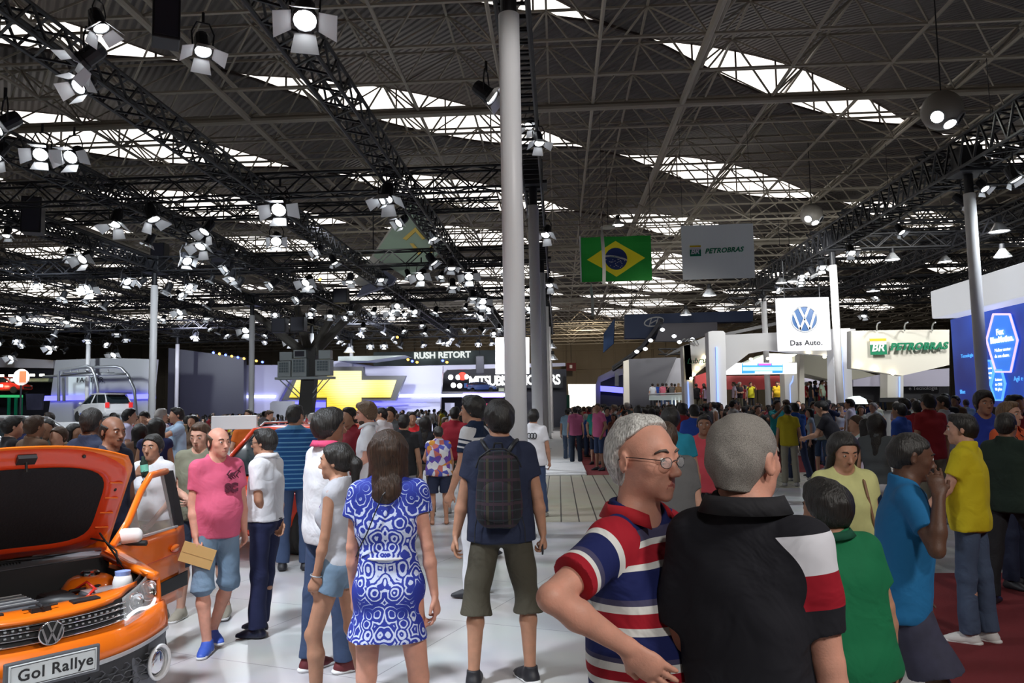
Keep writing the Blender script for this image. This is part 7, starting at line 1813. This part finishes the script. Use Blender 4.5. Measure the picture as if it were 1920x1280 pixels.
# ---- simpler whole cars for the background
def hatch(label, loc, rz, paint, sc=1.0, H=1.48, rails=False, spoiler=False, stripe=None, group=None):
    t = thing('car', loc, label, 'car', group, rz); t.scale = (sc,)*3
    prof = [(.0,.35,.55),(.15,.30,.72),(.9,.25,.90),(1.15,.25,.95),(2.2,.25,.97),(3.2,.28,.98),(3.75,.32,.96),(3.85,.40,.60)]
    rings = []
    for y, z0, z1 in prof:
        w = .82-.16*(1-min(1,y/.5))**2-.10*max(0,(y-3.4)/.45)
        rings.append([(w*.9,y,z0),(w,y,z0+.1),(w,y,(z0+z1)/2),(w*.97,y,z1-.04),(w*.88,y,z1),(-w*.88,y,z1),(-w*.97,y,z1-.04),(-w,y,(z0+z1)/2),(-w,y,z0+.1),(-w*.9,y,z0)])
    b = MB(); b.loft(rings); b.build('body_shell', paint, t, smooth=False, bevel=.02)
    g = [(1.05,.96,.70,.98),(1.75,H-.04,.58,.98),(2.6,H,.57,.98),(3.4,H-.06,.56,.98),(3.80,1.0,.62,.98)]
    b = MB(); b.loft([[(w,y,.95),(w*(.9 if z > 1 else 1),y,z),(-w*(.9 if z > 1 else 1),y,z),(-w,y,.95)] for y, z, w, _ in g]); b.build('glasshouse', mat('dark_glass', (.02,.03,.035), .06, coat=1), t)
    b = MB(); b.grid(lambda u, v: ((-.54+1.08*u), 1.72+1.75*v, H-.0+.03*math.sin(PI*v)-.03*(v > .8)), 6, 8, thick=(0,0,-.05)); b.build('roof', paint, t, smooth=True)
    for sd in (-1,1):
        b = MB(); b.path([(sd*.70,1.02,.95),(sd*.56,1.74,H-.03),(sd*.55,3.4,H-.05),(sd*.63,3.82,.98)], .03, 6); b.path([(sd*.74,2.2,.95),(sd*.55,2.3,H-.02)], .035, 6); b.build('pillar', paint, t, smooth=True)
        for y in (.72,3.1): wheel(t, (sd*.72,y,.30), side=sd)
        b = MB(); b.ell((sd*.62,.10,.66), (.14,.08,.07), 12, 8); b.build('headlamp', m_hl, t, smooth=True)
        b = MB(); b.box((sd*.62-.1,3.80,.72),(sd*.62+.1,3.88,1.0)); b.build('tail_lamp', em('tail_red', (.8,.03,.03), .4), t, bevel=.02)
        b = MB(); b.ell((sd*.88,1.25,1.0), (.09,.05,.06), 12, 8); b.build('mirror', m_wp, t, smooth=True)
        if rails: b = MB(); b.path([(sd*.52,1.85,H+.02),(sd*.52,1.95,H+.07),(sd*.52,3.1,H+.07),(sd*.52,3.25,H+.02)], .016, 6); b.build('roof_rail', m_silver, t, smooth=True)
        if stripe: b = MB(); b.prism([(sd*.835,y,z) for y, z in ((1.1,.38),(2.8,.38),(2.8,.50),(1.1,.46))][::sd], (-sd*.02,0,0)); b.build('side_stripe', stripe, t)
    b = MB(); b.box((-.5,-.03,.40),(.5,.03,.58)); b.build('grille', m_plas, t, bevel=.02)
    if spoiler: b = MB(); b.box((-.62,3.55,H-.02),(.62,3.95,H+.02)); b.build('spoiler', m_plas, t, bevel=.01)
    return t
q = stand_at(405, 9.45)
hatch('red-orange hatchback with roof rails behind the man in pink', (q[0], q[1], 0), R(-10), m_or2, 1.0, 1.56, rails=True, stripe=m_wp)
q = stand_at(438, 13.5); sb_ = thing('display_board', (q[0], q[1], 0), 'white display board behind the red-orange hatchback', 'board'); b = MB(); b.box((-.40,0,1.50),(.40,.06,1.74)); b.build('board', m_wp, sb_, bevel=.01); b = MB(); b.tube((-.5,.03,0),(-.5,.03,1.4),.02,6); b.build('leg', m_grey_p, sb_); b = MB(); b.tube((.5,.03,0),(.5,.03,1.4),.02,6); b.build('leg', m_grey_p, sb_)
q = stand_at(275, 11.5); hatch('silver family car parked side on behind the people at the far left', (q[0], q[1], 0), R(86), m_silver, 1.22, 1.46)
q = at(200,775,38); pf = stand('display_platform', 'low white display platform under the rally hatchback', 'platform', loc=(q.x, q.y, 0)); b = MB(); b.box((-3.4,-2.2,0),(2.2,3.4,1.55)); b.build('deck', m_wp, pf, bevel=.03)
hatch('white rally hatchback with blue side lines on a platform by the pipe arches', (q.x-1.9, q.y+1.4, 1.55), R(-125), m_wp, .92, 1.5, spoiler=True, stripe=mat('rally_blue', (.03,.12,.6), .4))
q = at(888,735,74); hatch('small blue rally car on the upper deck under the lit lettering', (q.x+2.2, q.y, q.z), R(90), mat('car_blue', (.02,.08,.3), .3, coat=1), .72, 1.30)
q = at(12,738,62); hatch('small red car on the upper deck of the far left booth', (q.x+1.8, q.y, at(12,709,63).z-1.3 if False else q.z), R(90), m_red, .95, 1.45)
# ============================================================ THE CROWD
oc_skin = objcol_mat('crowd_skin', .55, (60,.15,.004)); oc_hair = objcol_mat('crowd_hair', .5, (90,.6,.008)); oc_top = objcol_mat('crowd_top', .85, (26,.3,.012)); oc_bot = objcol_mat('crowd_bottom', .85, (26,.3,.012))
def tmpl(p, top, bot, hair, res=.013):
    """parts of one kind of visitor; every copy gets its own colours"""
    t = thing('person', (0,-60,0), 'x', 'person'); J = skel(p)
    v, Q, mi = grow(torso(p, J)+limbs(p, J)+head_prims(p, J, res), res); mesh_np('body', v, Q, [oc_skin, m_lips_d], mi, t)
    v, Q, mi = grow(hair_prims(p, J, hair), res*.8, noise=.003, nscale=28); mesh_np('hair', v, Q, oc_hair, None, t)
    kd = dict(top); dress = kd.pop('dress', None); pr = shirt_prims(p, J, **kd)
    if dress: pr.insert(0, Cap(J['P'], J['P']-V(0,0,dress+.1), .112, .165, side=(1,0,0), s1=1.3, k=.05, cuts=[(J['P']-V(0,0,dress), V(0,0,-1))]))
    v, Q, mi = grow(pr, res, noise=.005); mesh_np('dress' if dress else 'shirt', v, Q, oc_top, None, t)
    if bot is not None: kd = dict(bot); v, Q, mi = grow(pants_prims(p, J, **kd), res, noise=.004); mesh_np('trousers', v, Q, oc_bot, None, t)
    for L in 'RL': v, Q, mi = grow(shoe_prims(p, J, L), res); mesh_np('shoe', v, Q, m_shoe_b if hair != 'short' else m_shoe_g, None, t)
    t['_fem'] = int(p['fem']); return t
TT = dict(sleeve=.62, loose=.016)
kinds = {
 'stand': tmpl(P_(), TT, dict(), 'short'),
 'wide': tmpl(P_(w=1.18, belly=.05, armR=((.28,.0,-1),(.1,.2,-1))), TT, dict(leg=1.05,flare=.02), 'short'),
 'crossed': tmpl(P_(armR=((.2,.1,-1),(-.9,.6,.1)), armL=((-.2,.1,-1),(.9,.6,.0))), TT, dict(), 'full'),
 'phone': tmpl(P_(hpit=.35, armR=((.15,.15,-1),(-.45,.9,.3)), armL=((-.15,.15,-1),(.45,.9,.3))), TT, dict(leg=1.0,flare=.02), 'short'),
 'camera': tmpl(P_(armR=((.25,.7,-.3),(-.4,.6,.75)), armL=((-.25,.7,-.3),(.4,.6,.75))), TT, dict(), 'short'),
 'walk': tmpl(P_(lean=.04, armR=((.15,.3,-1),(.05,.5,-1)), armL=((-.15,-.3,-1),(-.05,.0,-1)), legR=((.03,-.25,-1),(.03,-.5,-1)), legL=((-.03,.35,-1),(-.03,.1,-1))), TT, dict(), 'short'),
 'pocket': tmpl(P_(hyaw=.6, armR=((.35,-.1,-1),(-.25,.35,-1)), armL=((-.35,-.1,-1),(.25,.35,-1)), w=1.06), TT, dict(leg=1.1,flare=.025), 'buzz'),
 'bend': tmpl(P_(lean=.35, hpit=.4, armR=((.1,.6,-1),(-.5,.8,-.2)), armL=((-.1,.6,-1),(.5,.8,-.2))), TT, dict(), 'short'),
 'girl': tmpl(P_(fem=True, h=1.64), dict(sleeve=.4, loose=.008, hem=-.06), dict(), 'long'),
 'girltank': tmpl(P_(fem=True, h=1.64, armR=((.2,.1,-1),(-.7,.7,.1)), hyaw=-.4), dict(sleeve=0, loose=0, hem=-.05, neck=.03), dict(leg=.35), 'ponytail'),
 'dress': tmpl(P_(fem=True, h=1.64, armL=((-.2,.1,-1),(.5,.7,.2))), dict(sleeve=.3, dress=.3, loose=0), None, 'long'),
 'bun': tmpl(P_(fem=True, h=1.62, w=1.12, armR=((.15,.2,-1),(-.4,.8,.1)), armL=((-.15,.2,-1),(.4,.8,.1))), dict(sleeve=.5, loose=.014), dict(leg=.8), 'bun'),
 'longhair': tmpl(P_(fem=True, h=1.66, hyaw=.5, legR=((.06,.2,-1),(.03,0,-1))), dict(sleeve=.2, loose=0, hem=-.03), dict(leg=2.0), 'verylong'),
}
MENK = ['stand','wide','crossed','phone','camera','walk','pocket','stand','wide']; WOMK = ['girl','girltank','dress','bun','longhair']
COLS = {'dark red': (.22,.012,.02), 'bright red': (.48,.02,.03), 'white': (.62,.62,.64), 'light grey': (.33,.33,.35), 'black': (.012,.012,.015), 'navy': (.012,.02,.07), 'royal blue': (.02,.07,.35), 'turquoise': (.02,.26,.28), 'pink': (.50,.12,.2), 'orange': (.6,.13,.02), 'yellow': (.55,.42,.02), 'green': (.02,.2,.08), 'dark grey': (.07,.07,.075), 'brown': (.12,.07,.04), 'pale blue': (.25,.33,.5)}
CW = [7,6,12,7,15,9,5,2,3,2,2,3,8,4,3]
SK4 = [(.52,.30,.21),(.42,.23,.15),(.30,.16,.10),(.10,.05,.03)]; HR4 = [(.012,.010,.009),(.02,.013,.010),(.05,.028,.016),(.16,.12,.08),(.33,.31,.29)]
BT = [(.03,.05,.11),(.05,.08,.15),(.012,.012,.016),(.10,.09,.06),(.02,.03,.06),(.16,.14,.10)]
used_k = set(); N_PEOPLE = [sum(1 for o in C.objects if o.parent is None and o.name.startswith('person') and o.location.y > -50)]
random.seed(99)
def put(kind, x, y, rz, top, bot=None, skin=None, hair=None, h=1.0, z=0.0, label=None, group=None):
    src = kinds[kind]
    if kind in used_k: o = copy_tree(src)
    else: used_k.add(kind); o = src
    o.location = (x, y, z); o.rotation_euler = (0,0,rz); o.scale = (h*random.uniform(.97,1.03), h*random.uniform(.97,1.03), h)
    tc_ = COLS[top] if isinstance(top, str) else top
    tc_ = tuple(max(0, c*random.uniform(.8,1.15)) for c in tc_)
    bc = bot or random.choice(BT); sc_ = skin or random.choices(SK4, [3,4,3,1])[0]; hc = hair or random.choices(HR4, [6,4,3,1,1.3])[0]
    for ch in o.children:
        n = ch.name.split('.')[0]
        ch.color = (*(sc_ if n == 'body' else hc if n == 'hair' else tc_ if n in ('shirt','dress') else bc), 1)
    tag(o, label, 'person', group); N_PEOPLE[0] += 1; taken_p.append((x, y)); return o
taken_p = [(o.location.x, o.location.y) for o in C.objects if o.parent is None and o.name.startswith('person') and o.location.y > -50]
# visitors one can single out: (kind, px, depth, facing deg, top, trousers, height, label)
MID = [
 ('stand',1079,25.0,5,'pink',(.02,.03,.05),1.02,'man in pink-red t-shirt and shorts walking away along the aisle edge'),
 ('walk',1064,26.5,-10,'pale blue',(.07,.1,.16),1.0,'man in pale blue shirt beside the man in pink-red on the aisle'),
 ('girl',1152,22.5,150,'brown',(.3,.3,.3),.95,'woman in brown top standing at the red carpet edge left of the white-haired man'),
 ('crossed',1139,23.5,185,'navy',None,1.0,'man in navy shirt facing the camera on the red carpet'),
 ('stand',1197,15.5,8,'dark red',(.02,.02,.03),1.0,'man in dark red t-shirt behind the turquoise shirt'),
 ('stand',1303,13.0,-4,'royal blue',(.03,.03,.05),1.0,'man in blue t-shirt seen from behind, just left of the coral t-shirt'),
 ('wide',1281,14.6,10,'dark red',None,1.02,'man in dark red top behind the white-haired man'),
 ('longhair',1521,19.0,70,'light grey',(.012,.012,.02),.98,'woman in white top and dark trousers with a shoulder bag'),
 ('bend',1570,13.2,60,'black',(.05,.05,.07),1.04,'man in black t-shirt bending over to the left'),
 ('stand',1478,17.0,-15,'yellow',(.3,.28,.22),.98,'bald man in yellow t-shirt among the crowd right of the black polo'),
 ('walk',1494,18.0,10,'royal blue',(.03,.04,.09),1.02,'man in blue shirt next to the yellow t-shirt in the crowd'),
 ('crossed',1527,23.0,170,'bright red',None,1.02,'man in bright red shirt facing the camera behind the woman in white'),
 ('stand',1745,11.4,15,'dark red',(.18,.16,.12),1.05,'man in dark red t-shirt and khaki shorts seen from behind'),
 ('wide',1722,13.5,-20,'dark red',(.03,.03,.05),1.0,'second man in dark red t-shirt, just left of the khaki shorts'),
 ('pocket',1772,12.6,30,'light grey',(.1,.1,.12),1.04,'man in light grey t-shirt beside the khaki shorts'),
 ('stand',1690,12.0,40,'royal blue',None,.98,'man in blue t-shirt behind the man rubbing his face'),
 ('longhair',1641,8.6,-30,'dark grey',(.5,.5,.52),.96,'woman with long black hair in dark tank top behind the face-rubbing man'),
 ('girltank',1607,10.5,120,'white',None,.95,'young woman with brown ponytail leaning on the bending man'),
 ('girl',1625,9.8,20,'white',None,.93,'woman in white top between the yellow top and the long-haired woman'),
 ('stand',1597,20.0,60,'white',None,1.05,'man in white t-shirt by the glowing counter'),
 ('stand',1902,9.6,200,'dark red',None,1.02,'man in dark red top at the right edge behind the orange polo'),
 ('pocket',1912,11.5,160,'black',None,1.03,'man in black t-shirt cut by the right edge'),
 ('stand',757,11.2,-10,'black',(.25,.25,.26),.96,'boy in black t-shirt right of the bearded man'),
 ('wide',772,14.0,-160,'bright red',None,.98,'man in red t-shirt and red cap beside the boy in black'),
 ('longhair',795,13.0,10,'black',None,.98,'woman with long black hair left of the floral top'),
 ('wide',853,13.6,-5,'dark red',None,1.02,'man in dark red t-shirt right of the floral top'),
 ('crossed',733,15.0,175,'dark grey',None,1.03,'man in dark shirt with white lapels facing the camera right of the bearded man'),
 ('pocket',716,14.0,60,'white',None,1.03,'man in white t-shirt beside the bearded man'),
 ('girl',905,9.6,-20,'brown',None,.97,'woman in brown top between the striped polo and the backpack man'),
 ('stand',657,9.9,150,'dark red',None,1.02,'man in dark red top left of the bearded man'),
 ('pocket',596,14.4,150,'light grey',None,.98,'grey-haired man facing the camera right of the blue striped polo'),
 ('camera',333,13.0,130,'pale blue',(.05,.05,.06),1.06,'man in pale blue shirt holding something to his mouth, by the red car'),
 ('stand',300,14.5,-30,'white',None,1.06,'grey-haired man in white t-shirt seen from behind above the drinking woman'),
 ('phone',272,15.5,175,'navy',None,1.04,'bald man in navy shirt looking down, above the drinking woman'),
 ('stand',240,13.6,-60,'white',None,1.06,'man in white shirt behind the moustached man'),
 ('longhair',291,9.8,20,'navy',None,1.02,'woman with long black hair just behind the drinking woman'),
 ('girl',262,10.4,30,'brown',None,.99,'woman in brown top between the moustached man and the long black hair'),
 ('stand',62,8.6,-20,'brown',None,1.0,'brown-haired man whose head shows over the raised bonnet'),
 ('pocket',92,9.4,160,'dark grey',None,.98,'man facing the camera over the middle of the raised bonnet'),
 ('bun',112,8.8,175,'dark grey',None,1.0,'brown-haired woman whose hair shows over the raised bonnet'),
 ('stand',20,9.0,-40,'black',None,1.0,'black-haired man at the left edge over the raised bonnet'),
 ('stand',38,9.7,170,'navy',None,1.0,'dark-haired man deeper at the left edge over the bonnet'),
 ('girl',138,10.5,-100,'brown',None,1.0,'woman behind the shaved-headed man over the bonnet'),
]
for kd, px, D, fa, col, bot, h, lab in MID:
    x, y, _ = stand_at(px, D); put(kd, x, y, R(fa), col, bot, h=h, label=lab, hair=(.33,.31,.29) if 'grey-haired' in lab else (.05,.028,.016) if 'brown-haired' in lab or 'brown pony' in lab else (.012,.010,.009))
poles_xy = [(o.location.x, o.location.y) for o in C.objects if o.parent is None and o.name.startswith('support_pole')]
blocked = [(-4.5,9.5,2.6),(-9.5,13.5,2.2),(-6.8,11.6,2.2),(-25.5,38,3.5)]
def free(x, y, dmin=.55):
    if any((x-a)**2+(y-b)**2 < dmin**2 for a, b in taken_p): return False
    if any((x-a)**2+(y-b)**2 < .6**2 for a, b in poles_xy): return False
    if any((x-a)**2+(y-b)**2 < r**2 for a, b, r in blocked): return False
    return True
def fill(n, px0, px1, d0, d1, where, pw=1.2, facing=None, reject=None, hs=(.92,1.06)):
    k = 0; tr = 0
    while k < n and tr < 6000:
        tr += 1
        px = random.uniform(px0, px1); D = d0+(d1-d0)*random.random()**pw; x, y, _ = stand_at(px, D)
        if not free(x, y) or (reject and reject(x, y)): continue
        fem = random.random() < .36; kd = random.choice(WOMK if fem else MENK); col = random.choices(list(COLS), CW)[0]
        rz = facing() if facing else random.uniform(-PI, PI)
        z = .07 if (-1.1 < x < .70 and 21.2 < y < 60) else 0
        put(kd, x, y, rz, col, h=random.uniform(*hs)*(1.0 if fem else 1.02), z=z, label='%s in %s %s %s' % ('woman' if fem else 'man', col, 'dress' if kd == 'dress' else 'top', where), group='visitors ' + where)
        k += 1
fill(60, 60, 930, 14, 44, 'in the crowd around the stands on the left', 1.1)
fill(62, 1072, 1190, 22, 48, 'in the packed crowd on the red aisle', 1.0, reject=lambda x, y: x < .9)
fill(56, 1195, 1780, 19, 34, 'in the crowd in front of the white pavilion', 1.0)
fill(16, 1640, 1905, 13, 24, 'in the crowd before the blue wall on the right', 1.0, reject=lambda x, y: x > 12.3)
# raised decks inside the pavilion and on the balcony
b = MB(); b.box((7.6,43.5,0),(25.5,51,1.3)); struct(b.build('floor_pavilion', m_grey_p))
for (px0, px1, y0, y1, z, n, wh) in ((1364,1466,44.2,49,1.3,12,'on the raised floor inside the white pavilion'),(1510,1565,44.5,47,1.3,6,'on the raised floor right of the pavilion column'),(1602,1658,44.5,48,1.3,7,'on the raised floor under the pavilion logo'),(1306,1328,45,48,1.3,3,'on the raised floor left of the thick pavilion column')):
    for k in range(n):
        for _ in range(50):
            p_ = at(random.uniform(px0, px1), 740, random.uniform(y0, y1))
            if free(p_.x, p_.y, .5): break
        fem = random.random() < .3; kd = random.choice(WOMK if fem else MENK); col = random.choice(['bright red','white','dark red','black','navy','white','yellow','light grey'])
        put(kd, p_.x, p_.y, random.uniform(-PI, PI), col, z=z, label='%s in %s %s %s' % ('woman' if fem else 'man', col, 'dress' if kd == 'dress' else 'top', wh), group='visitors '+wh)
zb = 1.6
for k, px in enumerate((1224,1234,1243,1250,1260,1266,1273)):
    p_ = at(px, 740, 53.2+.5*(k % 2)); col = ['white','royal blue','pink','black','dark grey','navy','brown'][k]
    put(MENK[k], p_.x, p_.y, 0, col, z=zb, h=.98, label='man in %s top standing on the glass fronted balcony' % col, group='visitors on the balcony')
# the rest, too far to tell apart: one mass
random.seed(4)
def low(p, top, hair, fem=False):
    J = skel(p); P0 = J['P']; pr = []
    for q in torso(p, J, .02): q.m = 3; pr.append(q)
    for q in limbs(p, J):
        if isinstance(q, Cap) and q.ra < .012: continue
        if q.k >= .029 or min(getattr(q, 'ra', .05), 1) > .045: q.m = 2 if (q.a[2] if isinstance(q, Cap) else q.c[2]) < P0[2]+.02 else 0
        pr.append(q)
    hp = head_prims(p, J, .03)[:4]
    for q in hp: pr.append(q)
    for q in hair_prims(p, J, hair, .02): q.m = 1; pr.append(q)
    v, Q, mi = grow(pr, .045); return v, Q, mi
LOWS = [low(P_(), 0, 'short'), low(P_(w=1.15), 0, 'short'), low(P_(fem=True, h=1.62), 0, 'long'), low(P_(armR=((.2,.6,-.5),(-.2,.5,.6))), 0, 'short')]
keys = list(COLS)
crowd_m = [mat('far_skin', (.36,.20,.13), .6), mat('far_hair', (.014,.011,.010), .6), mat('far_trousers', (.03,.035,.06), .9)]+[mat('far_top_%s' % k.replace(' ','_'), COLS[k], .9) for k in keys]
VV = []; QQ = []; MM = []; off = 0; spots = []
def far(n, px0, px1, d0, d1, reject=None):
    global off
    k = 0; tr = 0
    while k < n and tr < 9000:
        tr += 1; x, y, _ = stand_at(random.uniform(px0, px1), random.uniform(d0, d1))
        if any((x-a)**2+(y-b)**2 < .5**2 for a, b in spots) or not free(x, y, .5) or (reject and reject(x, y)): continue
        spots.append((x, y)); v, Q, mi = random.choice(LOWS); a = random.uniform(-PI, PI); s_ = random.uniform(.93,1.06); c_, n_ = math.cos(a)*s_, math.sin(a)*s_
        w_ = np.stack([v[:,0]*c_-v[:,1]*n_+x, v[:,0]*n_+v[:,1]*c_+y, v[:,2]*s_+.005], 1)
        col = 3+random.choices(range(len(keys)), CW)[0]; m_ = mi.astype(np.int32).copy(); m_[m_ == 3] = col
        VV.append(w_); QQ.append(Q+off); MM.append(m_); off += len(v); k += 1
far(190, 250, 935, 38, 55, lambda x, y: x > -1.6 or (x+16)**2+(y-49)**2 < 6)
far(330, 1035, 1200, 30, 98, lambda x, y: x < .9)
far(110, 1200, 1600, 26, 37, lambda x, y: 34 < y)
far(60, 1200, 1290, 26, 50)
crowd = mesh_np('crowd', np.concatenate(VV), np.concatenate(QQ), crowd_m, np.concatenate(MM))
tag(crowd, 'mass of far visitors between and behind the countable ones', 'crowd', None, 'stuff')
for k in kinds:
    if k not in used_k:
        for ch in list(kinds[k].children): bpy.data.objects.remove(ch)
        bpy.data.objects.remove(kinds[k])
for o in C.objects:
    if '_fem' in o: del o['_fem']
print('PEOPLE', sum(1 for o in C.objects if o.parent is None and o.name.startswith('person')), sum(1 for o in C.objects if o.parent is None and o.name.startswith('spotlight')), N_PEOPLE[0], 'time', round(time.time()-T0, 1))
